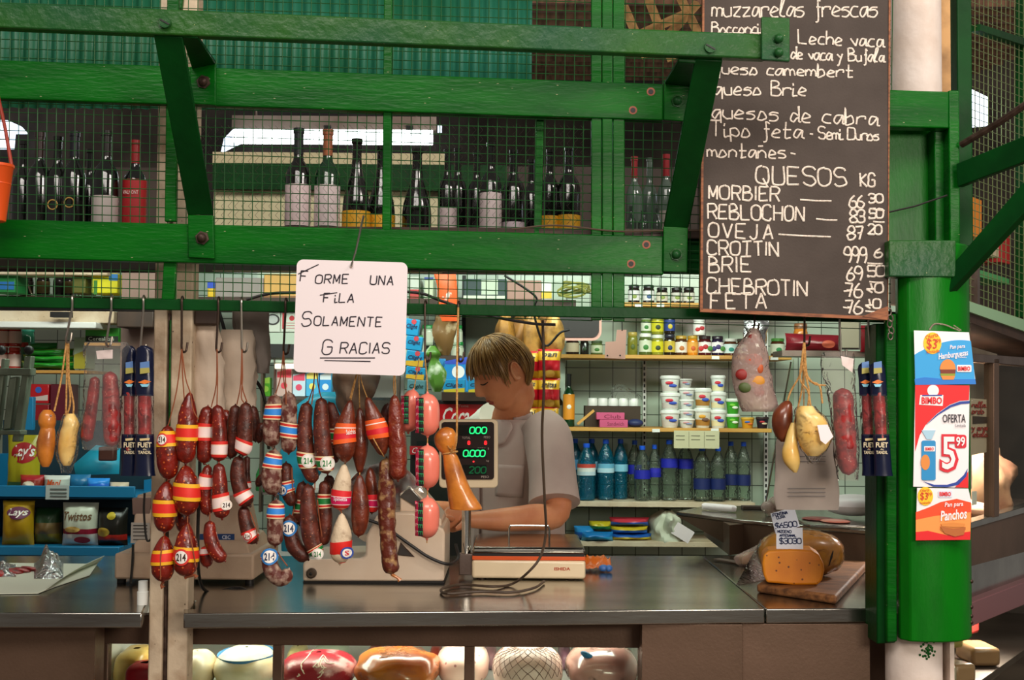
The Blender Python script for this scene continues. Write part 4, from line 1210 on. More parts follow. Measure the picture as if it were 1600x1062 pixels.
# ============================================================ bags and cheeses hung at both sides
def bag(mb, rows, d, th, n=20, seed=0, wr=.12):
    """rows: (y, x_left, x_right[, thickness factor]) pixel silhouette of a bag"""
    q = cr([tuple(list(r) + [1] * (4 - len(r))) for r in rows], 4)

    def fn(u, v):
        y, xl, xr, tf = q[min(len(q) - 1, int(v * (len(q) - 1) + .5))]
        a = 2 * PI * u
        p = P((xl + xr) / 2, y, d)
        h = (xr - xl) / 2 * d / F
        k = 1 + wr * noise.noise(V((math.cos(a) * 2, math.sin(a) * 2 + seed, y * .05)))
        return p + V((math.cos(a) * h * k, math.sin(a) * th * tf * k, 0))
    mb.grid(fn, n, len(q) - 1, close_u=True)
    return mb


def pear(label, rows, d, m, tw, cat='cheese', name='pear_cheese', wrapm=None, knob=None):
    y1 = max(r[0] for r in rows)
    t = thing(name, label, cat, P((rows[-1][1] + rows[-1][2]) / 2, y1, d), 'provolone cheeses hung in twine')
    q = cr(rows, 4)
    mb = MB()
    mb.grid(lambda u, v: (lambda r: P((r[1] + r[2]) / 2, r[0], d) + V((math.cos(2 * PI * u), math.sin(2 * PI * u) * .9, 0)) * ((r[2] - r[1]) / 2 * d / F))(q[min(len(q) - 1, int(v * (len(q) - 1) + .5))]), 18, len(q) - 1, close_u=True)
    mb.build('cheese_body', m, t)
    for pl in tw:
        mb = MB(); mb.tube([P(x, y, d) for x, y in cr(pl, 4)], .0022, 6); mb.build('twine', 'twine', t)
    if wrapm:
        mb = MB(); bag(mb, [(r[0], r[1] - 2.5, r[2] + 2.5) for r in rows] + [(y1 + 12, (rows[-1][1] + rows[-1][2]) / 2 - 9, (rows[-1][1] + rows[-1][2]) / 2 + 7, .3)], d, .034, seed=y1); mb.build('plastic_film', wrapm, t)
    return t


pear('waxy yellow pear shaped cheese with a knotted top, far left', [(640, 68, 80), (648, 62, 86), (660, 60, 87), (668, 63, 85), (674, 62, 86), (690, 58, 86), (708, 58, 84), (722, 62, 80), (729, 66, 76)], 2.93, 'cheese_amber', [[(104, 533), (96, 590), (85, 642)]])
pear('pale yellow pear cheese in loose film beside the far left one', [(646, 106, 116), (654, 100, 121), (664, 98, 124), (676, 94, 121), (700, 91, 118), (718, 94, 114), (727, 99, 110)], 2.945, 'cheese_pale', [[(105, 533), (106, 580), (110, 625), (105, 648)], [(107, 533), (108, 590), (115, 630), (114, 650)], [(105, 533), (104, 600), (103, 650)]], wrapm='plastic_wrap')


def salami_bag(label, salamis, rows, d, tagrect=None, cat='salami'):
    t = thing('salami_bag', label, 'salami bag', P((rows[-1][1] + rows[-1][2]) / 2, rows[-1][0], d), 'clear bags of salami')
    for pts, r in salamis:
        S = Saus(pts, r, d)
        mb = MB(); mb.grid(lambda u, v: S.sf(v, 2 * PI * u, 0, 0, .1, pts[0][0]), 16, 34, close_u=True); mb.build('salami', 'salami_bag', t)
    mb = MB(); bag(mb, rows, d, .024, seed=rows[0][1]); mb.build('clear_bag', 'plastic_clear', t)
    if tagrect:
        mb = MB(); mb.ppoly(tagrect, d - .012, .001); mb.build('paper_tag', 'sign_white', t)
    return t


salami_bag('clear plastic bag with two dark red salamis hung left of the cream post', [([(149, 588), (144, 630), (138, 665), (135, 690)], [8, 9, 10, 10]), ([(172, 580), (174, 630), (175, 670), (174, 698)], [11, 13.5, 13.5, 12])],
           [(534, 134, 200), (545, 131, 204), (570, 132, 196), (620, 130, 190), (670, 127, 188), (697, 128, 187), (703, 132, 184)], 2.95, [(150, 548), (176, 546), (176, 560), (152, 561)])
salami_bag('clear plastic bag with one long red salami beside the green column', [([(1316, 606), (1319, 650), (1322, 700), (1326, 742)], [15, 16.5, 16, 13])],
           [(550, 1284, 1334), (565, 1282, 1336), (590, 1286, 1336), (640, 1297, 1338), (700, 1303, 1342), (740, 1307, 1341), (750, 1310, 1340)], 2.945, [(1314, 556), (1334, 560), (1332, 582), (1316, 570)])


def fuet(label, ax, dx, d, y0=540, tilt=0, k=1.0):
    """navy printed sleeve with a clear window: two pieces of dry sausage"""
    t = thing('dry_sausage_pack', label, 'sausage pack', P(ax, 745, d), 'navy packs of dry sausage')
    X = lambda y: ax + tilt * (y - y0)
    h = dx
    S = Saus([(X(610), 605), (X(660), 660), (X(705), 712)], [h * .72] * 3, d)
    mb = MB(); mb.grid(lambda u, v: S.sf(v, 2 * PI * u, 0, 0, .1, ax), 16, 26, close_u=True); mb.build('sausage', 'salami_bag', t)
    R = lambda y, f: (y, X(y) - h * f, X(y) + h * f, .9)
    mb = MB(); bag(mb, [R(y0, .35), R(y0 + 6, .9), R(y0 + 20, 1.0), R(575, 1.02), R(610, 1.0), R(618, 1.0)], d, h * .8 * d / F, seed=ax); mb.build('printed_sleeve', flat('#0d1430', .25), t)
    mb = MB(); bag(mb, [R(616, 1.0), R(650, 1.0), R(680, 1.0)], d, h * .85 * d / F, seed=ax, wr=.03); mb.build('clear_window', 'plastic_wrap', t)
    mb = MB(); bag(mb, [R(678, 1.0), R(690, 1.05), R(715, 1.05), R(735, 1.1), R(743, 1.18)], d, h * .82 * d / F, seed=ax, wr=.05); mb.build('printed_sleeve', flat('#0d1430', .25), t)
    dd = d - h * .82 * d / F - .004
    x = X(700)
    mb = MB(); mb.ppoly([(x - h * .55, 685), (x + h * .55, 684), (x + h * .5, 687.5), (x - h * .5, 688.5)], dd, .0005); mb.build('printed_rule', flat('#d8c08a'), t)
    ftext('printed_word', 'FUET', flat('#e8d8b0'), t, x - h * .75, 691, x + h * .75, 699, dd, bold=.02)
    ftext('printed_word', 'de', flat('#e8d8b0'), t, x - h * .2, 700, x + h * .2, 703, dd)
    ftext('printed_word', 'TANDIL', flat('#e8d8b0'), t, x - h * .72, 704, x + h * .72, 709, dd, bold=.015)
    x = X(590)
    mb = MB(); mb.ppoly([(x - h * .5, 566), (x + h * .5, 564), (x + h * .55, 582), (x - h * .5, 584)], dd + .002, .0005); mb.build('printed_picture', flat('#5a80b8'), t)
    mb = MB(); mb.ppoly([(x - h * .5, 575), (x + h * .5, 574), (x + h * .55, 582), (x - h * .5, 584)], dd + .001, .0005); mb.build('printed_picture', flat('#a8a050'), t)
    mb = MB(); mb.ppoly([(x - h * .72, 597), (x, 593), (x + h * .72, 596), (x, 600)], dd + .002, .0005); mb.build('printed_picture', flat('#e87a28'), t)
    mb = MB(); mb.ppoly([(x - h * .5, 600), (x + h * .5, 600), (x + h * .3, 604), (x - h * .3, 604)], dd + .002, .0005); mb.build('printed_picture', flat('#8ad0e8'), t)
    return t


fuet('navy printed dry sausage pack, left one of the pair by the cream post', 202, 11.5, 2.96)
fuet('navy printed dry sausage pack, right one of the pair by the cream post', 226, 14.5, 2.935)
fuet('navy printed dry sausage pack, left one of the pair by the green column', 1351, 11, 2.96, 566, .05)
fuet('navy printed dry sausage pack, right one of the pair by the green column', 1370, 12.5, 2.925, 566, .06)

# right hand cheeses
pear('brown smoked ball cheese in the twine bundle at the right', [(626, 1226, 1234), (632, 1218, 1238), (645, 1208, 1239), (665, 1206, 1238), (682, 1212, 1234), (690, 1220, 1228)], 2.96, 'cheese_brown', [[(1257, 535), (1252, 580), (1236, 610), (1230, 628)]])
pear('pale waxed ball cheese with a paper label in the twine bundle at the right', [(634, 1250, 1270), (642, 1244, 1276), (655, 1244, 1290), (680, 1245, 1298), (700, 1252, 1292), (712, 1262, 1280)], 2.925, 'cheese_pale', [[(1257, 535), (1258, 580), (1264, 610), (1262, 638)], [(1257, 535), (1250, 590), (1262, 610), (1267, 636)], [(1257, 535), (1262, 590), (1280, 602), (1285, 630)], [(1256, 535), (1254, 570), (1270, 598), (1290, 602)]], wrapm='plastic_wrap')
q_ = C.objects[-1].parent
mb = MB(); mb.ppoly([(1277, 664), (1293, 663), (1302, 682), (1290, 694), (1282, 688)], 2.876, .001); mb.build('paper_label', 'sign_white', q_)
pear('slim yellow pear cheese hanging lowest in the twine bundle at the right', [(660, 1236, 1246), (675, 1230, 1246), (690, 1226, 1246), (705, 1222, 1248), (720, 1224, 1250), (731, 1232, 1248), (738, 1240, 1245)], 2.94, 'cheese_pale', [[(1257, 535), (1254, 600), (1246, 640), (1241, 662)]])
t = thing('cold_cut_bag', 'frosted plastic bag printed with red and yellow fruit, hung above the tubs', 'bag', P(1180, 645, 3.1))
rows = [(512, 1172, 1184, .3), (525, 1164, 1190), (550, 1146, 1200), (580, 1143, 1204), (610, 1148, 1210), (635, 1156, 1215), (643, 1160, 1214, .8)]
mb = MB(); bag(mb, rows, 3.0, .03, seed=4); mb.build('plastic_bag', 'plastic_milky', t)
for x, y, rx, ry, c_ in ((1178, 562, 14, 10, '#c04a2a'), (1160, 585, 11, 9, '#8a1f1a'), (1182, 596, 14, 11, '#c8882a'), (1166, 605, 12, 9, '#4a5a2a'), (1186, 612, 9, 8, '#a8301f'), (1186, 575, 7, 10, '#b8562a'), (1176, 530, 8, 9, '#7a2c24')):
    mb = MB(); c0 = P(x, y, 2.978); mb.ell(c0, rx * 3 / F, .008, ry * 3 / F, 12, 8); mb.build('printed_fruit', flat(c_), t)
t = thing('paper_bag', 'grey printed paper bag hanging under the yellow cheeses at the right', 'bag', P(1255, 800, 3.05))
mb = MB(); bag(mb, [(686, 1214, 1300, .3), (700, 1212, 1306, .7), (740, 1211, 1310), (780, 1210, 1311), (796, 1213, 1309, .8)], 3.06, .012, seed=2, wr=.04); mb.build('bag_sheet', 'paper_grey', t)
for yy in (712, 720, 762, 768, 774):
    mb = MB(); mb.ppoly([(1232, yy), (1290, yy), (1290, yy + 1.6), (1232, yy + 1.6)], 3.044, .0005); mb.build('printed_line', flat('#77706c'), t)
mb = MB(); mb.tube([P(1257, 538, 3.0), P(1256, 620, 3.03), P(1255, 690, 3.055)], .0014, 5); mb.build('string', 'twine', t)
# grey cloth or apron bags hanging right of the post
for lab, rows, d in (('crumpled beige carrier bags bunched on the hook right of the cream post', [(500, 304, 340, .4), (530, 302, 345), (580, 302, 350), (640, 304, 352), (690, 306, 350)], 3.1),
                     ('pale grey cloth hanging behind the dark banded sausages', [(515, 345, 395, .4), (545, 343, 400), (600, 343, 400), (640, 344, 398), (660, 346, 396)], 3.16),
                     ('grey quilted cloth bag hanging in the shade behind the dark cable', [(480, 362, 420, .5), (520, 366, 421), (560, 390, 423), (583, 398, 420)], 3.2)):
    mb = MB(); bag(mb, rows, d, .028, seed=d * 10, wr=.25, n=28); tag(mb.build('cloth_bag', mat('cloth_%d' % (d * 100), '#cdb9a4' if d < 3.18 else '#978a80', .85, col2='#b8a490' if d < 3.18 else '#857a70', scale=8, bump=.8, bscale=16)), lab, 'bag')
# ============================================================ things on the counters
def plate(name, pts, d, th, m, par, bev=.002, sharp=.7):
    mb = MB(); mb.prism([P(x, y, d) for x, y in pts], (0, th, 0)); return mb.build(name, m, par, bevel=bev, sharp=sharp)


def onz(px, py): return PZ(px, py, ZC)


# ---- beige register behind the post
dR = 3.0 + onz(340, 913).y
t = thing('beige_register', 'beige electronic counter register standing behind the cream post', 'register', onz(300, 913))
bz = ZC
p0, p1 = P(178, 912, dR), P(396, 912, dR)
mb = MB(); mb.box((p0.x, p0.y, bz + .012), (p1.x + .0, p0.y + .36, P(300, 865, dR).z)); mb.build('base_box', 'beige_plastic', t, bevel=.006)
mb = MB(); a, b = P(198, 866, dR + .02), P(398, 845, dR + .02); mb.hexa([(a.x, a.y, a.z), (b.x - .01, a.y, a.z), (b.x - .01, a.y + .3, a.z), (a.x, a.y + .3, a.z), (a.x + .02, a.y + .03, b.z), (b.x - .03, a.y + .03, b.z), (b.x - .03, a.y + .28, b.z), (a.x + .02, a.y + .28, b.z)]); mb.build('step', 'beige_plastic', t, bevel=.004)
mb = MB(); a, b = P(204, 848, dR + .05), P(386, 776, dR + .05); mb.hexa([(a.x, a.y, a.z), (b.x, a.y, a.z), (b.x, a.y + .2, a.z), (a.x, a.y + .2, a.z), (a.x, a.y + .05, b.z), (b.x - .03, a.y + .05, b.z), (b.x - .03, a.y + .2, b.z), (a.x, a.y + .2, b.z)]); mb.build('head', 'beige_plastic', t, bevel=.005)
plate('name_plate', [(312, 834), (366, 834), (366, 845), (312, 845)], dR + .05, .004, flat('#1c3f74'), t, 0)
ftext('name_mark', 'CBC', flat('#d8dce8'), t, 347, 836, 360, 842, dR + .049, bold=.02)
plate('paper_label', [(205, 816), (234, 817), (234, 849), (204, 848)], dR + .05, .003, flat('#b9b2a8'), t, 0)
for yy in (820, 825, 830, 836, 842): plate('printed_line', [(208, yy), (230, yy), (230, yy + 1.5), (208, yy + 1.5)], dR + .0485, .001, flat('#4c4640'), t, 0)
plate('printer_lid', [(206, 778), (236, 778), (234, 806), (207, 804)], dR + .08, .02, 'wall_mauve', t)
for x in (190, 390):
    mb = MB(); p = P(x, 908, dR + .03); mb.lathe([(.012, ZC), (.012, ZC + .014)], (p.x, p.y, 0), 12); mb.build('foot', 'black', t)
mb = MB(); mb.tube([P(x, y, dR - .006) for x, y in cr([(226, 770), (225, 800), (229, 842), (236, 842), (238, 835)], 4)], .003, 6); mb.build('strap', 'cable', t)
mb = MB(); mb.tube([P(x, y, dR - .006) for x, y in cr([(208, 850), (207, 880), (204, 911)], 4)], .0035, 6); mb.build('strap', 'cable', t)
# small white tape roll core by the post
mb = MB(); c_ = onz(227, 944); mb.lathe([(.013, 0), (.0135, .03), (.0115, .031), (.011, .055), (.002, .055)], c_ + V((-.006, 0, 0)), 18)
tag(mb.build('tape_core', 'white_plastic'), 'small white cylinder standing on the left counter against the cream post', 'roll')
# black cable in front of the register
mb = MB(); mb.tube([P(*q) for q in cr([(303, 500, 3.1), (304, 560, 3.12), (312, 620, 3.1), (312, 740, 3.12), (309, 840, 3.14), (312, 905, 3.2), (325, 925, 3.28), (350, 932, 3.24), (378, 934, 3.22), (388, 925, 3.3), (370, 918, 3.33), (345, 924, 3.3), (320, 940, 3.16)], 5)], .0042, 8)
tag(mb.build('cable', 'cable'), 'black cable running down beside the cream post and looping on the counter', 'cable')
mb = MB(); mb.tube([P(*q) for q in cr([(341, 482, 3.3), (352, 520, 3.3), (362, 556, 3.32), (385, 580, 3.34), (407, 605, 3.36), (416, 640, 3.4), (420, 700, 3.5)], 5)], .0045, 8)
tag(mb.build('cable', 'cable'), 'thick black cable sagging across the pale cloth bags', 'cable')

# ---- white paper with ham slices on the left counter
t = thing('wrapping_paper', 'sheet of pale wrapping paper lying on the left counter', 'paper', onz(60, 905))
mb = MB()
cs = [onz(-70, 930), onz(60, 928), onz(85, 918), onz(140, 900), onz(152, 882), onz(-70, 880)]
mb.prism([V((p.x, p.y, ZC + .0015)) for p in cs], (0, 0, .0015))
def curl(u, v):
    a = onz(60 + 92 * u, 928 - 46 * u - 4 * math.sin(PI * u))
    return V((a.x - .0 + .012 * math.sin(v * 2), a.y + .03 * v, ZC + .003 + .02 * math.sin(v * 1.6) * (.3 + .7 * u)))
mb.grid(curl, 10, 5)
mb.build('sheet', 'paper_wrap', t, solid=.0006)
t = thing('ham_slices', 'few slices of cured ham in crumpled film on the wrapping paper', 'ham', onz(25, 900) + V((0, 0, .004)))
mb = MB()
for i in range(5):
    x = 2 + i * 11
    c_ = onz(x, 901 - i * 2); c_.z = ZC + .009
    mb.ell(c_, .022, .03, .006, 12, 6, Matrix.Rotation(.4 * i - .6, 3, 'Z') @ Matrix.Rotation(.25, 3, 'Y'))
mb.build('slice', 'salami_bag', t)
mb = MB()
def film(cx, cy, w, h, z, sd):
    def fn(u, v):
        a = onz(cx + (u - .5) * w, cy + (v - .5) * h)
        k = math.sin(PI * u) * math.sin(PI * v)
        a.z = ZC + .004 + z * k * (.55 + .9 * abs(noise.noise(V((u * 4 + sd, v * 4, sd)))))
        return a
    return fn
mb.grid(film(76, 893, 46, 26, .07, 2), 14, 10); mb.grid(film(5, 893, 40, 20, .03, 5), 12, 8)
mb.build('film', 'plastic_milky', t)

# ---- white slicer body
dSl = 3.0 + onz(560, 911).y
t = thing('meat_slicer', 'white enamelled meat slicer on the centre counter behind the sausages', 'slicer', onz(583, 911))
mb = MB(); mb.prism([P(x, y, dSl) for x, y in ((473, 908), (473, 880), (480, 874), (566, 872), (571, 866), (572, 838), (588, 806), (598, 800), (646, 800), (660, 808), (692, 826), (695, 832), (694, 908))], (0, .3, 0))
mb.build('body', 'white_enamel', t, bevel=.006, sharp=.5)
mb = MB(); mb.prism([P(x, y, dSl) for x, y in ((473, 908), (694, 908), (694, 911.5), (474, 911.5))], (0, .28, 0)); mb.build('underside', 'black', t)
for x in (482, 684):
    mb = MB(); p = P(x, 905, dSl + .03); mb.lathe([(.012, ZC), (.012, p.z)], (p.x, p.y, 0), 12); mb.build('foot', 'black', t)
mb = MB(); p = P(487, 895, dSl); mb.tube([p + V((0, .002, 0)), p + V((0, -.012, 0)), p + V((0, -.016, 0))], [.014, .013, .009], 20); k_ = mb.build('knob', 'cable_brown', t)
mb = MB(); mb.ell(p + V((0, -.016, 0)), .004, .003, .004, 8, 6); mb.build('knob_cap', 'black', k_)
plate('badge', [(620, 867), (626, 847), (648, 870)], dSl - .003, .003, 'rust_steel', t, .0005)
plate('badge_inset', [(623, 866), (627, 851), (643, 868)], dSl - .004, .002, flat('#3a3430'), t, 0)
mb = MB(); mb.lathe([(.004, -.006), (.10, -.003), (.115, 0), (.10, .003), (.004, .006)], P(600, 788, dSl + .16), 36, M=Matrix.Rotation(PI / 2, 3, 'X') @ Matrix.Rotation(0, 3, 'Z')); mb.build('blade', 'chrome', t)
mb = MB(); mb.prism([P(x, y, dSl + .05) for x, y in ((625, 770), (650, 765), (690, 812), (690, 830), (660, 808), (646, 800), (625, 800))], (0, .22, 0)); mb.build('carriage', 'white_enamel', t, bevel=.004)
mb = MB(); mb.prism([P(x, y, dSl + .045) for x, y in ((624, 776), (640, 760), (684, 806), (680, 812))], (0, .012, 0)); mb.build('steel_edge', 'steel', t, bevel=.002)
mb = MB(); mb.tube([P(*q) for q in cr([(575, 812, dSl - .012), (600, 822, dSl - .014), (640, 850, dSl - .014), (670, 870, dSl - .016), (700, 881, dSl - .01), (716, 872, dSl + .06), (712, 850, dSl + .1)], 5)], .0042, 8)
tag(mb.build('power_cord', 'cable'), 'grey power cord crossing the white slicer body', 'cable')

# ---- Counter scale with pole display
d1 = 3.0 + onz(825, 906).y
t = thing('counter_scale', 'cream weighing scale with steel pan, orange stripe and pole display', 'scale', onz(825, 908))
sx = d1 / F
pL, pR = P(737, 902, d1), P(915, 902, d1)
zb, z1, z2, z3, z4 = (P(825, y, d1).z for y in (904, 875, 869, 865, 855))
x0, x1, y0 = pL.x, pR.x, pL.y
dep = .36


def slab(name, xa, xb, za, zb_, ins, m, bev):
    mb = MB(); mb.box((xa + ins, y0 + ins, za), (xb - ins, y0 + dep - ins, zb_)); return mb.build(name, m, t, bevel=bev, bseg=3)


slab('housing', x0, x1, zb, z1, 0, 'cream_enamel', .008)
slab('stripe', x0, x1, z1, z2, .001, 'orange_stripe', .001)
slab('gap', x0, x1, z2, z3, .004, 'black', 0)
mb = MB(); e = .012
mb.hexa([(x0, y0, z3), (x1, y0, z3), (x1, y0 + dep, z3), (x0, y0 + dep, z3), (x0 + .002, y0 + .004, z4), (x1 - .002, y0 + .004, z4), (x1 - .004, y0 + dep - .004, z4), (x0 + .004, y0 + dep - .004, z4)]); mb.build('weighing_pan', 'steel', t, bevel=.006)
zp = z4
ya = y0 + .17
hx0, hx1, hz = P(795, 850, 3 + ya).x, P(858, 850, 3 + ya).x, P(825, 821, 3 + ya).z
mb = MB(); mb.tube([V(q) for q in cr([(hx0, ya, zp - .003), (hx0, ya, hz - .012), (hx0 + .003, ya, hz - .003), (hx0 + .012, ya, hz), (hx1 - .012, ya, hz), (hx1 - .003, ya, hz - .003), (hx1, ya, hz - .012), (hx1, ya, zp - .003)], 4)], .0028, 8); mb.build('pan_handle', 'chrome', t)
for x in (752, 893):
    for yy in (.03, .32):
        mb = MB(); p = P(x, 905, d1); mb.lathe([(.013, ZC), (.013, ZC + .008), (.008, ZC + .009), (.008, zb + .002)], (p.x, p.y + yy, 0), 14); mb.build('foot', 'rust_steel', t)
ftext('maker_mark', 'ISHIDA', flat('#b8401c'), t, 866, 886, 891, 891, d1 - .001, bold=.03)
dp = d1 + .03
mb = MB(); a = P(728, 890, dp); ztop = P(728, 752, dp).z; mb.lathe([(.0125, P(728, 892, dp).z), (.0125, ztop)], (a.x, a.y, 0), 20); mb.build('pole', 'chrome', t)
mb = MB(); a = P(728, 895, dp); mb.box((a.x - .018, a.y - .016, P(728, 897, dp).z), (a.x + .022, a.y + .02, P(728, 864, dp).z)); mb.build('pole_bracket', 'steel_dull', t, bevel=.002)
mb = MB(); mb.prism([P(x, y, dp - .03) for x, y in rrect(686, 655, 778, 762, 7)], (0, .07, 0)); dh = mb.build('display_head', 'cream_enamel', t, bevel=.003, sharp=.5)
mb = MB(); mb.prism([P(x, y, dp - .034) for x, y in rrect(690, 659, 772, 749, 5)], (0, .01, 0)); mb.build('display_window', 'display_black', dh, sharp=.5)
for yy, s, m_, x0_, x1_ in ((672, '000', 'led_green', 734, 759), (708, '0.000', 'led_green', 724, 757), (734, '200', 'led_dim', 733, 757)):
    mb = MB(); mb.prism([P(x, y, dp - .0355) for x, y in ((714, yy - 8), (760, yy - 8), (760, yy + 8), (714, yy + 8))], (0, .0015, 0)); mb.build('readout', flat('#0c140f', .2), dh)
    mb = MB(); strokes(mb, s, lambda a_, b_: P(x0_ + a_ + b_ * .1, yy + 5 - b_, dp - .0362), 10, .0016, 1.6 if len(s) == 3 else .8, .0); mb.build('digits', m_, dh)
for x in (731, 757):
    mb = MB(); strokes(mb, '8', lambda a_, b_: P(x + a_, 694 - b_, dp - .036), 5, .0012, 1, 0); mb.build('digits', 'led_red', dh)
mb = MB(); mb.ell(P(740, 721, dp - .035), .0025, .002, .0025, 8, 6); mb.build('indicator', 'led_red', dh)
for tx, x, y, w_ in (('PESO', 756, 683, 10), ('TOTAL', 722, 684, 13), ('TOTAL $', 746, 701, 18), ('kg', 760, 720, 4), ('PESO', 752, 745, 12)):
    ftext('display_legend', tx, flat('#b9a89c'), dh, x, y - 2, x + w_, y + 1.5, dp - .035)
# cables of the scale
q_ = [(848, 500, 3.2), (850, 600, 3.2), (847, 680, 3.25), (851, 780, 3.3), (853, 830, 3.35), (845, 868, 3.36), (826, 893, 3.36)]
zq = lambda x, y, dz=.006: (PZ(x, y, ZC + dz).x, PZ(x, y, ZC + dz).y, ZC + dz)
pts = [tuple(P(*z)) for z in q_] + [zq(800, 912), zq(770, 916), zq(720, 913), zq(690, 920), zq(700, 927), zq(750, 924), zq(800, 925), zq(835, 918), zq(850, 908)]
mb = MB(); mb.tube([V(p) for p in cr(pts, 5)], .0034, 8)
tag(mb.build('scale_cable', 'cable_brown'), 'thin brown cable dropping in front of the vendor and looping below the scale', 'cable')
# crumpled orange snack wrapper
t = thing('snack_wrapper', 'crumpled orange snack wrapper right of the weighing scale', 'wrapper', onz(930, 893))
mb = MB()
a0 = onz(930, 890)
mb.grid(lambda u, v: a0 + V(((u - .5) * .085, (v - .5) * .09, .01 + .035 * math.sin(PI * v) * (.6 + .5 * noise.noise(V((u * 3, v * 3, 1)))) + .012 * noise.noise(V((u * 7, v * 6, 3))))), 14, 12)
mb.build('foil_sheet', flat('#c8641c', .3), t, solid=.0006)
mb = MB(); mb.ell(a0 + V((.02, -.05, .012)), .014, .012, .01, 10, 6); mb.ell(a0 + V((.035, -.055, .012)), .011, .012, .01, 10, 6); mb.build('torn_corner', flat('#3a6ab0', .3), t)

# ---- cutting board with two cheeses and price tags
pbs = [onz(1182, 926), onz(1307, 945), onz(1358, 889), onz(1235, 884)]
for p in pbs: p.z = ZC + .001
t = thing('cutting_board', 'thick brown wooden cutting board under the orange cheeses', 'cutting board', (pbs[0] + pbs[2]) / 2)
mb = MB(); mb.prism(pbs, (0, 0, .022)); mb.build('board', 'board_wood', t, bevel=.007, bseg=3)
zbd = ZC + .0235


pf = PZ(1241, 914, zbd)
dch = pf.y + 3
t = thing('cheese_block', 'orange cheese half with pitted cut face, in front on the cutting board', 'cheese', pf)
mb = MB(); mb.prism([P(x, y, dch) for x, y in [(1198, 910), (1193, 898), (1191, 880), (1193, 866), (1201, 860), (1235, 858), (1268, 859), (1280, 866), (1287, 880), (1288, 892), (1285, 906), (1278, 914), (1240, 914)]], (.015, .10, 0)); o_ = mb.build('cheese', ['cheese_cut'], t, bevel=.006, sharp=.5, bseg=3)
c_ = V((P(1258, 866, 3.42).x, dch - 3 + .10 + .075, zbd + .06))
t = thing('wax_cheese', 'large orange waxed cheese in plastic film behind the cut cheese', 'cheese', (c_.x, c_.y, zbd))
d2 = c_.y + 3


def wax(o):
    sp = lambda q: math.copysign(abs(q) ** .8, q)
    return lambda u, v: c_ + V((sp(math.cos(2 * PI * u)) * sp(math.sin(.03 + 3.08 * v)) * (.112 + o), sp(math.sin(2 * PI * u)) * sp(math.sin(.03 + 3.08 * v)) * (.062 + o), sp(math.cos(.03 + 3.08 * v)) * (.06 + o * .6) + o * 2 * noise.noise(V((u * 9, v * 9, 1)))))


mb = MB(); mb.grid(wax(0), 36, 20, close_u=True); mb.build('cheese', 'cheese_rind', t, sharp=3)
mb = MB(); mb.grid(wax(.003), 36, 20, close_u=True); mb.build('plastic_film', 'plastic_wrap', t, sharp=3)
mb = MB(); mb.tube([P(1295, 884, d2 - .052), P(1299, 870, d2 - .055), P(1302, 860, d2 - .052)], [.001, .003, .001], 6); mb.build('slit', 'black', t)


def ptag(label, pts, d, lines):
    t = thing('price_tag', label, 'price tag', P(pts[3][0], pts[3][1], d))
    mb = MB(); mb.ppoly(pts, d, .001); mb.build('card', flat('#e4e8f4'), t, smooth=False)
    for s, x, y, sz, rot, r in lines:
        mb = MB(); strokes(mb, s, lambda a, b: P(x + a * math.cos(rot) + b * math.sin(rot), y + a * math.sin(rot) - b * math.cos(rot), d - .0004), sz, r, .9, .1, int(x)); mb.build('ink_writing', flat('#22305a'), t)
    p0, p1 = P(pts[3][0] + 15, pts[3][1] - 4, d + .004), P(pts[3][0] + 18, pts[3][1] + 14, d + .012)
    mb = MB(); mb.tube([p0, p1], .0016, 6); mb.build('pick', 'shelf_wood', t)


ptag('tilted handwritten price card for fontina, behind the other card', [(1204, 802), (1241, 792), (1250, 822), (1212, 834)], dch + .02, [('FONTINA', 1208, 807, 4.6, -.2, .0011), ('DURA', 1214, 811, 4.2, -.2, .001), ('$6500', 1212, 826, 8.5, -.12, .0014)])
ptag('handwritten price card stuck in the cut orange cheese', [(1213, 825), (1254, 824), (1255, 858), (1213, 857)], dch + .012, [('MIZGENO', 1215, 832, 4.2, .02, .001), ('ARTESANAL', 1218, 838, 3.6, .01, .001), ('$3030', 1218, 849, 8.5, 0, .0014)])
# knotted plastic and waxed paper left of the cheese
t = thing('plastic_bag', 'knotted cheese bag and waxed paper left of the cutting board', 'bag', onz(1165, 885))
mb = MB(); bag(mb, [(850, 1186, 1200, .4), (858, 1172, 1198), (868, 1152, 1194), (878, 1150, 1190), (884, 1156, 1180, .5)], 3.0 + onz(1165, 884).y, .03, seed=8, wr=.3); mb.build('film', 'plastic_milky', t)
mb = MB(); bag(mb, [(862, 1168, 1182), (870, 1156, 1178), (880, 1156, 1176)], 3.0 + onz(1165, 884).y, .02, seed=3, wr=.2); mb.build('grated_cheese', 'cheese_pale', t)
mb = MB(); cs = [onz(1150, 915), onz(1196, 906), onz(1192, 880), onz(1180, 882)]; top = V((cs[2].x - .01, cs[2].y - .02, ZC + .075))
mb.add([cs[0] + V((0, 0, .002)), cs[1] + V((0, 0, .002)), top, cs[3] + V((0, 0, .03))], [(0, 1, 2), (0, 2, 3)]); mb.build('waxed_paper', 'plastic_milky', t, solid=.0008)
# knife with a dark blade by the bag
mb = MB(); a, b = onz(1120, 876), onz(1172, 884); mb.obox((a + b) / 2 + V((0, 0, .006)), (b - a).length, .03, .004, rz=math.atan2(b.y - a.y, b.x - a.x))
tag(mb.build('knife_blade', 'steel_dull', bevel=.001), 'dark knife blade lying on the right counter behind the plastic bag', 'knife')

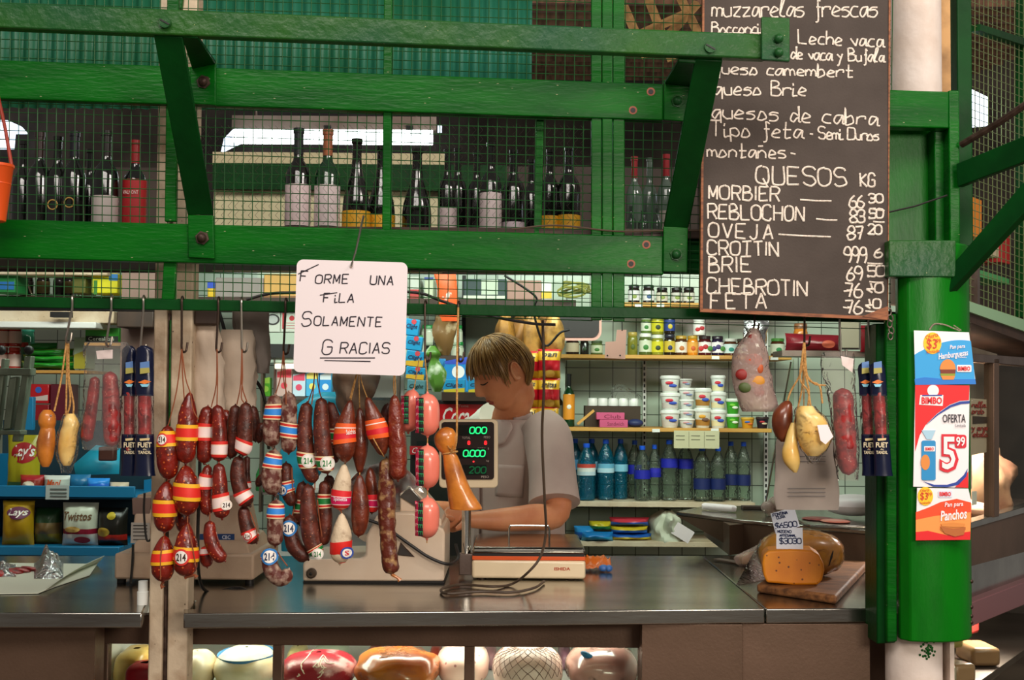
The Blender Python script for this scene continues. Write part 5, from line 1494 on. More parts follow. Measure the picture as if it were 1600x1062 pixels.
# ---- raised steel ledge and glass case behind the right counter
zl = 1.165
t = thing('steel_ledge', 'raised steel ledge box behind the cheese board', 'counter', (P(1230, 850, 4.0).x, 0.9, ZC))
def dl_(px, py): return PZ(px, py, zl)
top = [dl_(1057, 799), dl_(1162, 812), dl_(1372, 830), dl_(1372, 790), dl_(1100, 790)]
mb = MB(); mb.prism([V((p.x, p.y, zl - .012)) for p in top], (0, 0, .012)); mb.build('top_sheet', 'steel', t, bevel=.002)
a, b, c_ = top[0], top[1], top[2]
mb = MB(); mb.prism([V((p.x, p.y + .004, ZC + .001)) for p in (PZ(1140, 868, ZC), b, c_, top[3], top[4])], (0, 0, zl - .014 - ZC)); mb.build('side_sheet', 'steel_brown', t)
mb = MB(); q0 = V((a.x, a.y, zl - .014)); mb.prism([q0, V((b.x - .004, b.y, zl - .014)), V((b.x - .004, b.y, ZC + .001))], (0, .03, 0)); mb.build('sloping_side', 'steel_brown', t)
t = thing('glass_screen', 'low glass screen with metal edge standing on the steel ledge', 'screen', dl_(1200, 808))
mb = MB(); mb.prism([P(x, y, a.y + 3.12) for x, y in ((1240, 560), (1240, 795), (1193, 805), (1219, 640))], (0, .005, 0)); mb.build('pane', 'pane', t)
mb = MB(); mb.tube([P(1236, 565, a.y + 3.11), P(1193, 805, a.y + 3.11)], .0032, 6); mb.build('metal_edge', 'steel', t)
mb = MB(); p0, p1 = dl_(1097, 797), dl_(1150, 801); mb.tube([p0 + V((0, 0, .013)), p0 + V((.008, 0, .014)), p1 + V((-.008, 0, .014)), p1 + V((0, 0, .013))], [.009, .012, .012, .009], 14)
tag(mb.build('paper_roll', 'sign_white'), 'small white roll lying on the steel ledge', 'roll')
mb = MB(); p0 = dl_(1176, 795); mb.obox(p0 + V((0, 0, .006)), .075, .04, .012)
tag(mb.build('wallet', 'dark_wood', bevel=.002), 'flat dark brown box lying on the ledge behind the glass edge', 'box')
mb = MB()
for i, (x, y, r) in enumerate(((1200, 792, 12), (1212, 786, 14), (1222, 795, 12), (1205, 800, 9))):
    c0 = dl_(x, 806); c0.z = P(x, y, c0.y + 3).z; mb.ell(c0, r * 4 / F, .03, r * 3.4 / F, 14, 8)
tag(mb.build('plastic_heap', 'plastic_milky'), 'crumpled clear plastic heap behind the glass screen', 'bag')
t = thing('cold_cut_tray', 'flat cold cuts and wrapped cheeses on the ledge by the green column', 'tray', dl_(1330, 820))
mb = MB(); c0 = dl_(1310, 826); mb.obox(c0 + V((0, .1, .006)), .17, .2, .01); mb.build('tray', 'steel', t, bevel=.003)
for x, y, w_, m_ in ((1290, 822, .05, 'salami_bag'), (1318, 826, .045, 'mortadella')):
    mb = MB(); mb.ell(dl_(x, y) + V((0, .1, .014)), w_, .06, .005, 16, 6); mb.build('cold_cut', m_, t)
mb = MB(); c0 = dl_(1345, 818); mb.ell(c0 + V((.02, .16, .045)), .10, .09, .035, 20, 10)
tag(mb.build('wrapped_cheese', 'sign_white'), 'large pale wrapped cheese beside the green column on the ledge', 'cheese')
# ============================================================ back shelves on the right
DB = 5.95
SC = DB / F


def shelf(label, x0, x1, y, d=DB, th=6, dep=.33, m='shelf_wood', name='wall_shelf', y2=None):
    a, b = P(x0, y, d), P(x1, y2 or y, d)
    mb = MB(); mb.box((a.x, a.y, a.z - th * d / F), (b.x, a.y + dep, a.z))
    tag(mb.build(name, m, bevel=.002), label, 'shelf')
    return a.z


def lz(mb, c, prof, k, n=18):
    return mb.lathe([(r * k, h * k) for r, h in prof], c, n)


def jar(label, cx, z, w, h, body, lid, lab=None, spot=None, d=DB + .07, group='jars on the upper back shelf', lidh=.16, l0=.15, l1=.68, name='jar'):
    """w, h in pixels at depth d"""
    k = d / F
    c = P(cx, 600, d); c.z = z
    t = thing(name, label, 'jar', c, group)
    r = w / 2
    mb = MB(); lz(mb, c, [(r * .85, 0), (r, h * .04), (r, h * .72), (r * .86, h * (1 - lidh) - .6), (r * .8, h * (1 - lidh))], k); mb.build('glass_body', flat(body, .15) if body[0] == '#' else body, t)
    mb = MB(); lz(mb, c, [(r * .9, h * (1 - lidh) - .3), (r * .93, h * (1 - lidh)), (r * .93, h * .97), (r * .85, h)], k); mb.build('lid', flat(lid, .3), t)
    if lab:
        mb = MB(); mb.lathe([(r * 1.02 * k, h * l0 * k), (r * 1.02 * k, h * l1 * k)], c, 20, cap=False); mb.build('paper_label', flat(lab), t)
    if spot:
        mb = MB()
        for i, sp in enumerate(spot if isinstance(spot, list) else [spot]):
            mb.m = i
            q = c + V(((i - (len(spot) - 1) / 2 if isinstance(spot, list) else 0) * r * .7 * k, -r * 1.03 * k, h * (.36 + .08 * (i % 2)) * k)); mb.ell(q, r * .42 * k, .002, h * .12 * k, 10, 6)
        mb.build('printed_picture', [flat(s) for s in (spot if isinstance(spot, list) else [spot])], t)
    return t


z1s = shelf('pale wooden shelf full of jam and olive jars on the right back wall', 868, 1237, 553)
z2s = shelf('pale wooden shelf carrying the white tubs on the back wall', 868, 1206, 667)
z3s = shelf('grimy pale shelf board carrying the water bottles', 890, 1180, 783, th=8, m='cream_paint')
z4s = shelf('lowest yellowish shelf board with snack packs on the back wall', 880, 1140, 845, th=8, m='cream_paint')
z0s = shelf('high wooden shelf with dark topped jars, seen through the wire mesh', 970, 1240, 472)
for x, y0, y1 in ((1007, 497, 786), (1197, 500, 786)):
    t = thing('shelf_rail', 'slotted white shelf rail %s' % ('between the pink boxes and the tubs' if x < 1100 else 'behind the frosted fruit bag'), 'rail', P(x, y1, 6.3))
    mb = MB(); mb.pbox(x - 3, y0, x + 3, y1, 6.28, .03); mb.build('channel', 'white_plastic', t)
    for yy in range(y0 + 4, y1, 9):
        mb = MB(); mb.pbox(x - 1.3, yy, x + 1.3, yy + 5, 6.277, .004); mb.build('slot', 'black', t)
for i, (x, y) in enumerate(((1118, 558), (1210, 559), (1025, 672), (1117, 671), (998, 476), (1032, 476))):
    mb = MB(); mb.pbox(x - 6, y - 2, x + 6, y + 3, DB - .004, .003)
    tag(mb.build('shelf_ticket', 'white_plastic'), 'small white price ticket on the %s' % ('jar shelf edge below the blueberry jar', 'jar shelf edge at the far right', 'tub shelf edge left of the yellow notice', 'tub shelf edge right of the yellow notice', 'high shelf edge behind the mesh, left one', 'high shelf edge behind the mesh, right one')[i], 'price ticket')
J = [('dark jar with cream label and brown lid at the left end of the jar shelf', 894, 21, 27, '#2a1a10', '#4a2a14', '#c9b999', None),
     ('small dark jar without label second from the left on the jar shelf', 913, 14, 25, '#1c1a14', '#2c2a20', None, '#2f4a2a'),
     ('jar with green and white label left of the hanging pink card', 932, 19, 22, '#5a6a3a', '#4a5a3a', '#c8cfae', '#3f7a2c'),
     ('green olive jar without label right of the hanging pink card', 988, 16, 36, '#7a7a2a', '#b09a4a', None, '#4a5a1a'),
     ('gherkin jar with white and green label on the jar shelf', 1008, 20, 34, '#4f5f2a', '#e4e6dc', '#cfd6bc', '#2f7a2a'),
     ('yellow labelled olive jar with pale lid, lower one of the stack', 1027, 19, 32, '#8a8a2a', '#d8dccc', '#d0c81e', '#2a3a1a'),
     ('black olive jar with navy and yellow label, lower one of the stack', 1046, 17, 33, '#20180f', '#2a2a3a', '#c8b03a', '#1a2a5a'),
     ('jar with white and brown diagonal label and gold lid', 1064, 19, 31, '#4a2a14', '#b08a2a', '#e4dcd0', '#b86a2a'),
     ('orange marmalade jar with gold lid', 1082, 17, 31, '#d8821a', '#b8902a', '#e0a040', '#c85a1a'),
     ('cherry jam jar with white label showing red fruit', 1101, 20, 31, '#4a0f14', '#2a1a1c', '#ece6e2', ['#c02028', '#b01822', '#3a7a2a']),
     ('blueberry jam jar with white label showing dark blue fruit', 1121, 19, 31, '#201430', '#241a24', '#ece6e6', ['#2a2a6a', '#3a2a6a', '#3a7a2a']),
     ('dulce de leche jar with pale blue hexagon label', 1141, 21, 27, '#4f2a14', '#d8d8d0', '#cfe0de', '#2a8a7a'),
     ('dulce de leche jar half hidden by the frosted fruit bag', 1161, 20, 27, '#4f2a14', '#3f3a30', '#cfe0de', '#2a6a8a'),
     ('dulce de leche jar with green lid alone at the right end of the jar shelf', 1215, 22, 28, '#4f2a14', '#4a8a3a', '#dfe6cf', '#2a8a4a')]
for lab, cx, w_, h, b, l, la, sp in J: jar(lab, cx, z1s, w_, h, b, l, la, sp)
kz = lambda h: h * (DB + .07) / F
jar('gherkin jar standing on top of the white and green labelled jar', 1009, z1s + kz(34.2), 16, 26, '#5f7a3a', '#cfd6c4', '#d6dcc8', '#2f7a2a')
jar('yellow labelled olive jar stacked on top of its twin', 1027, z1s + kz(32.2), 19, 32, '#8a8a2a', '#d8dccc', '#d0c81e', '#2a3a1a')
jar('black olive jar with navy label stacked on top of its twin', 1046, z1s + kz(33.2), 17, 33, '#20180f', '#2a2a3a', '#26408a', '#d0b83a')
jar('white pot with red fruit standing on the jar shelf stack by the tiles', 1092, z1s + kz(31.4), 19, 26, '#e4e2dc', '#dcdcd8', '#ece8e4', ['#c02028', '#b01822'])
for i, (x, l_) in enumerate(((990, '#d8d8d8'), (1013, '#dcdcdc'), (1034, '#cfc8b8'), (1057, '#c8c4bc'), (1076, '#d0ccc0'))):
    jar('%s dark jar from the left on the high shelf behind the mesh' % ORD[i], x, z0s, 18, 29 if i < 2 else 25, '#241a16', '#1c1818' if i > 1 else '#26262a', l_, '#3a5a8a' if i == 1 else '#8a9a4a', group='dark jars on the high shelf')


def tub(label, cx, z, w, h, body, lid, sp, d=DB + .08, group='plastic tubs on the middle back shelf', bandcol=None):
    k = d / F
    c = P(cx, 600, d); c.z = z
    t = thing('plastic_tub', label, 'tub', c, group)
    r = w / 2
    mb = MB(); lz(mb, c, [(r * .68, 0), (r * .72, 0.6), (r * .9, h * .78), (r * .9, h * .82)], k, 20); mb.build('tub_body', flat(body, .35), t)
    mb = MB(); lz(mb, c, [(r * .97, h * .80), (r, h * .82), (r, h * .93), (r * .93, h * .95), (r * .9, h)], k, 20); mb.build('lid', flat(lid, .35), t)
    if bandcol:
        mb = MB(); mb.lathe([(r * .76 * k, h * .12 * k), (r * .83 * k, h * .42 * k)], c, 20, cap=False); mb.build('printed_band', flat(bandcol), t)
    mb = MB()
    for i, s in enumerate(sp):
        mb.m = i
        q = c + V(((i - .5) * r * .35 * k, -r * .86 * k, h * (.58 - .16 * i) * k)); mb.ell(q, r * .4 * k, .003, h * .09 * k, 10, 6)
    mb.build('printed_mark', [flat(s) for s in sp], t)
    return t


kt = lambda h: h * (DB + .08) / F
Wt, rb = '#dfe2da', ['#c8283a', '#2a4ab0']
for i, h0 in enumerate((0, 27, 54)):
    tub('large white tub with red and blue print, %s of the left stack' % ('bottom', 'middle', 'top')[i], 1047, z2s + kt(h0), 32, 27, Wt, '#e8eae4', rb, bandcol='#cfc6bc')
for i, (h0, hh, w_) in enumerate(((0, 14.5, 26), (14.5, 14.5, 26), (29, 15, 24), (44, 18, 27))):
    tub('small white tub, %s from the bottom of the second stack' % ORD[i], 1073, z2s + kt(h0), w_, hh, '#d8dad4', '#e8eae4', ['#d8a0a8', '#7a8ab0'])
tub('dim white tub at the very top of the second stack', 1071, z2s + kt(62.2), 22, 14, '#b9b6b0', '#c8c6c0', ['#c07078', '#7a8ab0'])
for i, h0 in enumerate((0, 31)):
    tub('tall white and brown tub, %s of the third stack' % ('lower', 'upper')[i], 1098, z2s + kt(h0), 28, 31, '#dcd8c8', '#e8eae4', (['#e0a02a', '#6a4a3a'], rb)[i], bandcol='#a8742c')
for i, h0 in enumerate((0, 28, 55)):
    tub('white tub with red logo, %s of the fourth stack' % ('bottom', 'middle', 'top')[i], 1122, z2s + kt(h0), 27 if i < 2 else 24, 28 if i < 2 else 27, '#dfe4dc', '#e8eae4', rb, bandcol='#e4d8a8')
for i, h0 in enumerate((0, 22)):
    tub('bright green and white tub, %s of the pair' % ('lower', 'upper')[i], 1145, z2s + kt(h0), 23, 22 if i == 0 else 24, '#3fa02a', '#dfe6da', ['#7ac83a', '#e4ecd8'])
tub('short yellow and orange tub near the right end of the tub shelf', 1168, z2s, 22, 17, '#d89a2a', '#e0b040', ['#2a6ac8', '#e4742a'])
tub('short dark tub with red figure at the right end of the tub shelf', 1191, z2s, 21, 18, '#241c2c', '#3a2a2a', ['#c0303a', '#d8c8a8'])


def wine(label, cx, z, w, h, d, m, lab=None, cap=None, l0=.16, l1=.42, sh='bord', group=None, foil=None, name='wine_bottle', emblem=None):
    k = d / F
    c = P(cx, 600, d); c.z = z
    t = thing(name, label, 'bottle', c, group)
    r = w / 2
    prof = [(r * .8, 0), (r, h * .015), (r, h * .60), (r * .8, h * .67), (r * .42, h * .73), (r * .36, h * .78), (r * .34, h * .96), (r * .40, h * .965), (r * .40, h)] if sh == 'bord' else \
           [(r * .85, 0), (r, h * .02), (r, h * .36), (r * .92, h * .45), (r * .66, h * .58), (r * .42, h * .70), (r * .33, h * .82), (r * .33, h * .95), (r * .4, h * .96), (r * .4, h)]
    mb = MB(); lz(mb, c, prof, k, 20); mb.build('glass_body', m, t)
    if lab:
        mb = MB(); mb.lathe([(r * 1.02 * k, h * l0 * k), (r * 1.02 * k, h * l1 * k)], c, 20, cap=False); mb.build('paper_label', flat(lab), t)
    if cap:
        y0 = .78
        mb = MB(); lz(mb, c, [(r * .39, h * y0), (r * .38, h * .96), (r * .44, h * .962), (r * .44, h * 1.005), (r * .1, h * 1.008)], k, 16); mb.build('capsule', flat(cap, .3), t)
    if emblem:
        mb = MB(); mb.ell(c + V((0, -r * 1.03 * k, h * (l0 + l1) / 2 * k)), r * .4 * k, .002, r * .4 * k, 12, 6); mb.build('emblem', flat(emblem), t)
    return t


wine('green bottle with orange and white label on the tub shelf beside the red snack bags', 889, z2s, 18, 82, DB + .07, 'bottle_green', '#d88a1a', '#10120f', .14, .62, emblem='#e4e0d0')
wine('dark bottle partly behind the red snack bags on the tub shelf', 873, z2s, 15, 60, DB + .12, 'bottle_dark', '#6a6a5a', None, .1, .55)
for i in range(5):
    k = (DB + .1) / F
    c = P(926 + i * 16, 600, DB + .1); c.z = z2s + 33 * k
    mb = MB(); lz(mb, c, [(7.5, 0), (7.8, 1), (7.6, 10), (6.5, 12)], k, 16)
    tag(mb.build('white_pot', 'white_plastic'), '%s white pot from the left in the row above the pink boxes' % ORD[i], 'pot', 'white pots above the pink boxes')
k = (DB + .1) / F
c = P(958, 600, DB + .1)
mb = MB(); mb.box((c.x - 44 * k, c.y - .03, z2s), (c.x + 42 * k, c.y + .1, z2s + 33 * k))
tag(mb.build('carton', mat('carton', '#3c2f22', .8)), 'dark open carton under the row of white pots', 'box')
for lab, x0, x1, y0, y1, dz in (('upper pink soap carton lying on the other one', 932, 976, 645, 656, 0), ('lower pink soap carton on the tub shelf', 937, 981, 656, 668, 0)):
    a, b = P(x0, y1, DB - .0), P(x1, y0, DB - .0)
    zz = z2s if y1 > 660 else z2s + 12.2 * SC
    t = thing('pink_carton', lab, 'box', ((a.x + b.x) / 2, a.y + .04, zz))
    mb = MB(); mb.box((a.x, a.y, zz), (b.x, a.y + .06, zz + (y1 - y0) * SC)); mb.build('carton', flat('#c8507a'), t, bevel=.002)
    ftext('printed_word', 'Sandwich' if y1 > 660 else 'Club', flat('#7a1a3a'), t, x0 + 12, (y0 + y1) / 2 - 3, x1 - 6, (y0 + y1) / 2 + 3, DB - .001)
mb = MB(); mb.ell(P(992, 662, DB + .08) * 1 - V((0, 0, P(992, 662, DB + .08).z - z2s - .02)), .04, .03, .02, 14, 8)
tag(mb.build('blue_cloth', flat('#24305f')), 'small dark blue cloth beside the pink cartons', 'cloth')
mb = MB(); bag(mb, [(600, 962, 972, .4), (608, 956, 986), (618, 952, 1000), (624, 950, 1002, .7)], DB + .12, .05, seed=5, wr=.35)
tag(mb.build('clear_bag', 'plastic_wrap'), 'crumpled clear bag lying on the white pots', 'bag')
mb = MB(); mb.obox(P(915, 648, DB + .08) - V((0, 0, P(915, 648, DB + .08).z - z2s - .045)), .10, .03, .012, ry=-.7)
tag(mb.build('wooden_utensil', 'shelf_wood'), 'slanting wooden stick beside the green bottle on the tub shelf', 'utensil')


def water(label, cx, h, w, m, lab, l0, l1, d=DB + .1, cap='#1f5ad8'):
    k = d / F
    c = P(cx, 600, d); c.z = z3s + .001
    t = thing('water_bottle', label, 'bottle', c, 'water bottles on the back shelf')
    r = w / 2
    prof = [(r * .8, 0), (r * .98, h * .02)]
    for i in range(9):
        y = .05 + i * .06
        prof += [(r, h * y), (r * .95, h * (y + .03))]
    prof += [(r, h * .60), (r * .97, h * .68), (r * .75, h * .79), (r * .42, h * .88), (r * .34, h * .91), (r * .34, h * .94)]
    mb = MB(); lz(mb, c, prof, k, 18); mb.build('bottle_body', m, t)
    mb = MB(); lz(mb, c, [(r * .37, h * .925), (r * .38, h * .93), (r * .37, h * .995), (r * .3, h)], k, 14); mb.build('cap', flat(cap, .35), t)
    if lab:
        mb = MB()
        cols = lab if isinstance(lab, list) else [lab]
        for i, cc in enumerate(cols):
            mb.m = i
            a, b = l0 + (l1 - l0) * i / len(cols), l0 + (l1 - l0) * (i + 1) / len(cols)
            mb.lathe([(r * 1.03 * k, h * a * k), (r * 1.03 * k, h * b * k)], c, 18, cap=False)
        mb.build('wrap_label', [flat(x) for x in cols], t)
    return t


BL = ['#a8d4e4', '#d84a3a', '#a8d0e0']
water('blue tinted water bottle, half hidden by the vendor sleeve', 899, 92, 24, 'pet_blue', '#4a86b0', .48, .65, DB + .2)
water('blue tinted water bottle with red and white label, front left of the row', 917, 88, 28, 'pet_blue', ['#c8e0ea', '#e4ece8', '#c8483a'], .44, .64, DB + .07)
water('blue tinted water bottle behind the red labelled one', 925, 92, 24, 'pet_blue', '#9ac8dc', .48, .62, DB + .2)
water('blue tinted water bottle with pale blue label, tallest of the blue ones', 947, 94, 26, 'pet_blue', ['#b8e0ee', '#6ab4d4'], .45, .60, DB + .1)
water('deep blue water bottle at the right of the blue group', 970, 93, 23, 'pet_blue', '#86c8e0', .46, .58, DB + .16)
NV = '#1a22a8'
water('clear water bottle with blue label, first of the clear group', 992, 90, 22, 'pet_clear', NV, .42, .58, DB + .2)
water('clear water bottle with blue label, in front of the first clear one', 1004, 85, 25, 'pet_clear', NV, .40, .56, DB + .07)
water('clear water bottle with blue label and orange spot, third clear one', 1023, 86, 20, 'pet_clear', [NV, '#2a2ab8'], .42, .58, DB + .1)
water('tall clear water bottle with royal blue label left of the notice', 1046, 94, 26, 'pet_clear', NV, .54, .69, DB + .1)
water('clear water bottle under the left of the yellow notice', 1071, 93, 25, 'pet_clear', NV, .52, .68, DB + .14)
N2 = '#14245f'
water('clear water bottle with low navy label, front left of the last four', 1097, 84, 26, 'pet_clear', N2, .22, .42, DB + .07)
water('clear water bottle with low navy label, second of the last four', 1122, 84, 24, 'pet_clear', N2, .22, .42, DB + .07)
water('clear water bottle with navy label, third of the last four', 1142, 91, 23, 'pet_clear', N2, .26, .44, DB + .14)
water('clear water bottle with navy label at the right end of the row', 1162, 91, 22, 'pet_clear', N2, .26, .44, DB + .12)
t = thing('shelf_notice', 'yellowed paper notice taped under the tub shelf edge', 'notice', P(1088, 700, DB - .01))
mb = MB(); mb.pbox(1053, 673, 1124, 700, DB - .012, .002); mb.build('paper', flat('#c4c09c'), t)
for x in (1076, 1100):
    mb = MB(); mb.pbox(x, 674, x + .8, 699, DB - .0135, .001); mb.build('fold', flat('#8f8c70'), t)
for x in (1056, 1080, 1103):
    for y in (680, 686):
        mb = MB(); mb.pbox(x, y, x + 14, y + 1.2, DB - .0135, .001); mb.build('printed_line', flat('#77745c'), t)


def pillow(label, x0, y0, x1, y1, d, th, cols, name='snack_bag', cat='snack bag', group=None, rot=0.0, text=None, zb=None, rough=.3, par=None):
    """sealed pillow bag; cols: list of (v0, v1, colour) from bottom to top"""
    cx, cy = (x0 + x1) / 2, (y0 + y1) / 2
    w, h = (x1 - x0) / 2 * d / F, (y1 - y0) / 2 * d / F
    c = P(cx, cy, d)
    if zb is not None: c.z = zb + h * abs(math.cos(rot)) + w * abs(math.sin(rot))
    cr_, sr_ = math.cos(rot), math.sin(rot)
    t = par or thing(name, label, cat, (c.x, c.y, c.z - h), group)

    def f(side):
        def fn(u, v):
            a, b = u * 2 - 1, v * 2 - 1
            bul = max(0, (1 - abs(a) ** 3)) ** .6 * max(0, (1 - abs(b) ** 2.2)) ** .7
            wob = .10 * noise.noise(V((a * 2.2 + cx, b * 2.2, cy)))
            X, Z = a * w * (1 - .05 * (1 - b * b)), b * h
            return V((c.x + X * cr_ - Z * sr_, c.y + side * th * bul * (1 + wob * 3) + .001 * side, c.z + X * sr_ + Z * cr_))
        return fn
    mb = MB()
    for i, (a, b, cc) in enumerate(cols):
        mb.m = i
        f0 = f(-1); f1 = f(1)
        mb.grid(lambda u, v: f0(u, a + (b - a) * v), 12, 5); mb.grid(lambda u, v: f1(u, a + (b - a) * v), 12, 5)
    mb.build('foil_bag', [flat(q[2], rough) for q in cols], t, sharp=3)
    for tx in (text or []):
        s, u0, v0, u1, v1, col, kind = tx
        f0 = f(-1)
        W = lambda px, py: f0((px - 0) / 100, (py - 0) / 100) + V((0, -.0025, 0))
        if kind == 'oval':
            mb = MB(); mb.grid(lambda u, v: f0((u0 + u1) / 2 + (u1 - u0) / 2 * v * math.cos(2 * PI * u), (v0 + v1) / 2 + (v1 - v0) / 2 * v * math.sin(2 * PI * u)) + V((0, -.0014, 0)), 20, 3, close_u=True); mb.build('printed_spot', flat(col), t)
        else:
            ftext('printed_word', s, flat(col), t, u0 * 100, v0 * 100, u1 * 100, v1 * 100, d, bold=.02, shear=.2, warp=lambda px, py: W(px, (v0 + v1) * 100 - py))
    return t


for i, (x0, y0, x1, y1, cols, lab) in enumerate((
        (897, 822, 930, 843, [(0, .6, '#1a5ab0'), (.6, 1, '#2a8ad0')], 'blue snack pack lying leftmost on the lowest shelf'),
        (908, 829, 958, 843, [(0, .5, '#2aa0d8'), (.5, 1, '#1a78c0')], 'long turquoise snack pack in front on the lowest shelf'),
        (920, 814, 955, 828, [(0, .5, '#3a8a3a'), (.5, 1, '#c8b82a')], 'green and yellow snack pack on top of the blue ones'),
        (952, 833, 1018, 843, [(0, .5, '#c8b02a'), (.5, 1, '#1f5ab0')], 'bottom roll of three blue and yellow candy rolls'),
        (954, 821, 1012, 833, [(0, .5, '#2a6ac8'), (.5, 1, '#d0b82a')], 'middle roll of three blue and yellow candy rolls'),
        (952, 808, 1014, 821, [(0, .5, '#2a5ab8'), (.5, 1, '#c83a4a')], 'top roll of three blue and yellow candy rolls'))):
    pillow(lab, x0, y0, x1, y1, DB + .08 - (.05 if i == 1 else 0), .05, cols, group='packs on the lowest back shelf', zb=z4s + (max(0, 843 - y1)) * SC)
mb = MB(); bag(mb, [(796, 1034, 1048, .5), (806, 1022, 1058), (820, 1014, 1062), (834, 1014, 1068), (845, 1018, 1066, .9)], DB + .1, .1, seed=6, wr=.5, n=34)
tag(mb.build('crumpled_paper', 'paper_wrap'), 'heap of crumpled white paper at the right of the lowest shelf', 'paper')
mb = MB(); mb.obox(P(1067, 832, DB), .09, .002, .06, ry=.55); tag(mb.build('paper_slip', 'sign_white'), 'white paper slip hanging tilted from the lowest shelf', 'paper')

# things on the right end: red bag, glass frame, jars, foil strips
z5s = z1s
pillow('dark red flat snack bag lying at the right end of the jar shelf', 1226, 522, 1316, 553, 5.6, .05, [(0, .5, '#5c0a14'), (.5, 1, '#72101c')], rot=-.03, text=[('', .6, .3, .85, .7, '#b0503a', 'oval')])
pillow('dark red snack bag standing right of the glass frame', 1344, 508, 1368, 550, 5.5, .05, [(0, 1, '#6a0e18')])
mb = MB(); mb.box(P(1222, 556, 5.55), P(1372, 551, 5.75)); tag(mb.build('wall_shelf', 'steel_dull'), 'steel shelf carrying the dark red bags at the right', 'shelf')
jar('honey jar with orange label behind the dark red bag', 1251, z1s, 22, 50, '#c8782a', '#8a5a3a', '#d8a04a', '#8a3a1a', d=5.9)
t = thing('framed_notice', 'small glazed notice hanging between the two dark red bags', 'frame', P(1328, 546, 5.2))
mb = MB(); mb.pbox(1311, 500, 1345, 546, 5.2, .008); mb.build('frame', flat('#4a443c'), t)
mb = MB(); mb.pbox(1314, 503, 1342, 543, 5.19, .004); mb.build('glazing', flat('#857c6c', .1), t)
mb = MB(); bag(mb, [(498, 1162, 1198, .5), (520, 1164, 1198), (545, 1168, 1196), (560, 1172, 1196, .6)], 5.8, .03, seed=9, wr=.5, n=26)
tag(mb.build('foil_bags', 'foil'), 'crinkled silver foil packs hanging behind the frosted fruit bag', 'foil pack')
# hanging black sign and card
t = thing('round_sign', 'small black sign with rounded pink border hanging above the dark jars', 'sign', P(905, 535, 5.6))
mb = MB(); mb.prism([P(x, y, 5.6) for x, y in rrect(868, 480, 940, 532, 14)], (0, .01, 0)); mb.build('border', flat('#c8968a'), t, sharp=.5)
mb = MB(); mb.prism([P(x, y, 5.595) for x, y in rrect(873, 483, 936, 527, 11)], (0, .004, 0)); mb.build('panel', flat('#1c1414'), t, sharp=.5)
t = thing('pink_card', 'pale pink card with two screws hanging from the green rail by the olive jars', 'card', P(962, 560, 4.8))
mb = MB(); mb.tube([P(972, 487, 4.8), P(972, 517, 4.8)], .002, 5); mb.build('string', 'cable', t); mb = MB(); mb.prism([P(x, y, 4.8) for x, y in ((964, 515), (979, 515), (977, 561), (945, 559), (946, 534), (962, 533))], (0, .004, 0)); mb.build('card', flat('#d8a898'), t)
for x in (949, 969):
    mb = MB(); mb.ell(P(x, 555, 4.798), .003, .002, .003, 8, 6); mb.build('screw', 'black', t)

# ============================================================ middle of the stall
mb = MB(); mb.pbox(724, 440, 884, 800, 6.1, .06); tag(mb.build('wall_board', 'wall_pale'), 'pale green board fixed to the back wall behind the vendor', 'board')
mb = MB(); mb.pbox(720, 430, 728, 660, 6.05, .05); tag(mb.build('dark_post', 'black'), 'narrow dark upright at the left of the pale board', 'post')
for i, (x, y0, y1, c_) in enumerate(((790, 490, 565, '#a8742c'), (812, 492, 575, '#946224'), (832, 490, 600, '#b8843a'), (850, 494, 590, '#8a5a20'), (866, 490, 560, '#c09048'))):
    mb = MB(); bag(mb, [(y0, x - 5, x + 5, .4), (y0 + 18, x - 14, x + 13), (y1 - 25, x - 16, x + 15), (y1, x - 9, x + 10, .5)], 5.0 + .1 * (i % 2), .04, seed=i, wr=.35)
    tag(mb.build('paper_pouch', mat('pouch_%d' % i, c_, .5, col2='#6a4416', scale=18, bump=.6, bscale=14)), '%s brown crinkled pouch from the left in the cluster above the vendor' % ORD[i], 'pouch', 'brown pouches above the vendor')
for y_, d_, lab in ((489, 5.05, 'rear dark rail under the ceiling carrying the brown pouches'), (486, 4.8, 'front dark rail carrying the hanging drink packs and ham')):
    p = P(890, y_, d_)
    mb = MB(); mb.tube([V((-3.41, p.y, p.z)), V((.5, p.y, p.z))], .008, 8); tag(mb.build('overhead_rail', 'cable'), lab, 'rail')
for lab, x0, y0, x1, y1, tx in (('red and yellow biscuit bag, upper left of the strip behind the vendor', 804, 548, 842, 592, 'Rio'), ('red and yellow biscuit bag, upper right of the strip', 840, 545, 876, 592, 'pan'), ('red and yellow biscuit bag with black lettering, left of the middle pair', 806, 590, 842, 638, 'granit'),
                                ('red and yellow biscuit bag with black lettering, right of the middle pair', 840, 590, 875, 638, 'anitas'), ('red and yellow biscuit bag, lowest left of the strip', 808, 634, 842, 680, 'mini'), ('red and yellow biscuit bag, lowest right of the strip', 840, 634, 873, 682, 'mini')):
    pillow(lab, x0, y0, x1, y1, 4.95, .035, [(0, .28, '#b8861c'), (.28, .62, '#a81420'), (.62, .92, '#c8961f'), (.92, 1, '#a81420')], group='biscuit bags behind the vendor', text=[(tx, .15, .68, .85, .86, '#241814', 't'), ('', .3, .05, .75, .3, '#d8a84a', 'oval')])

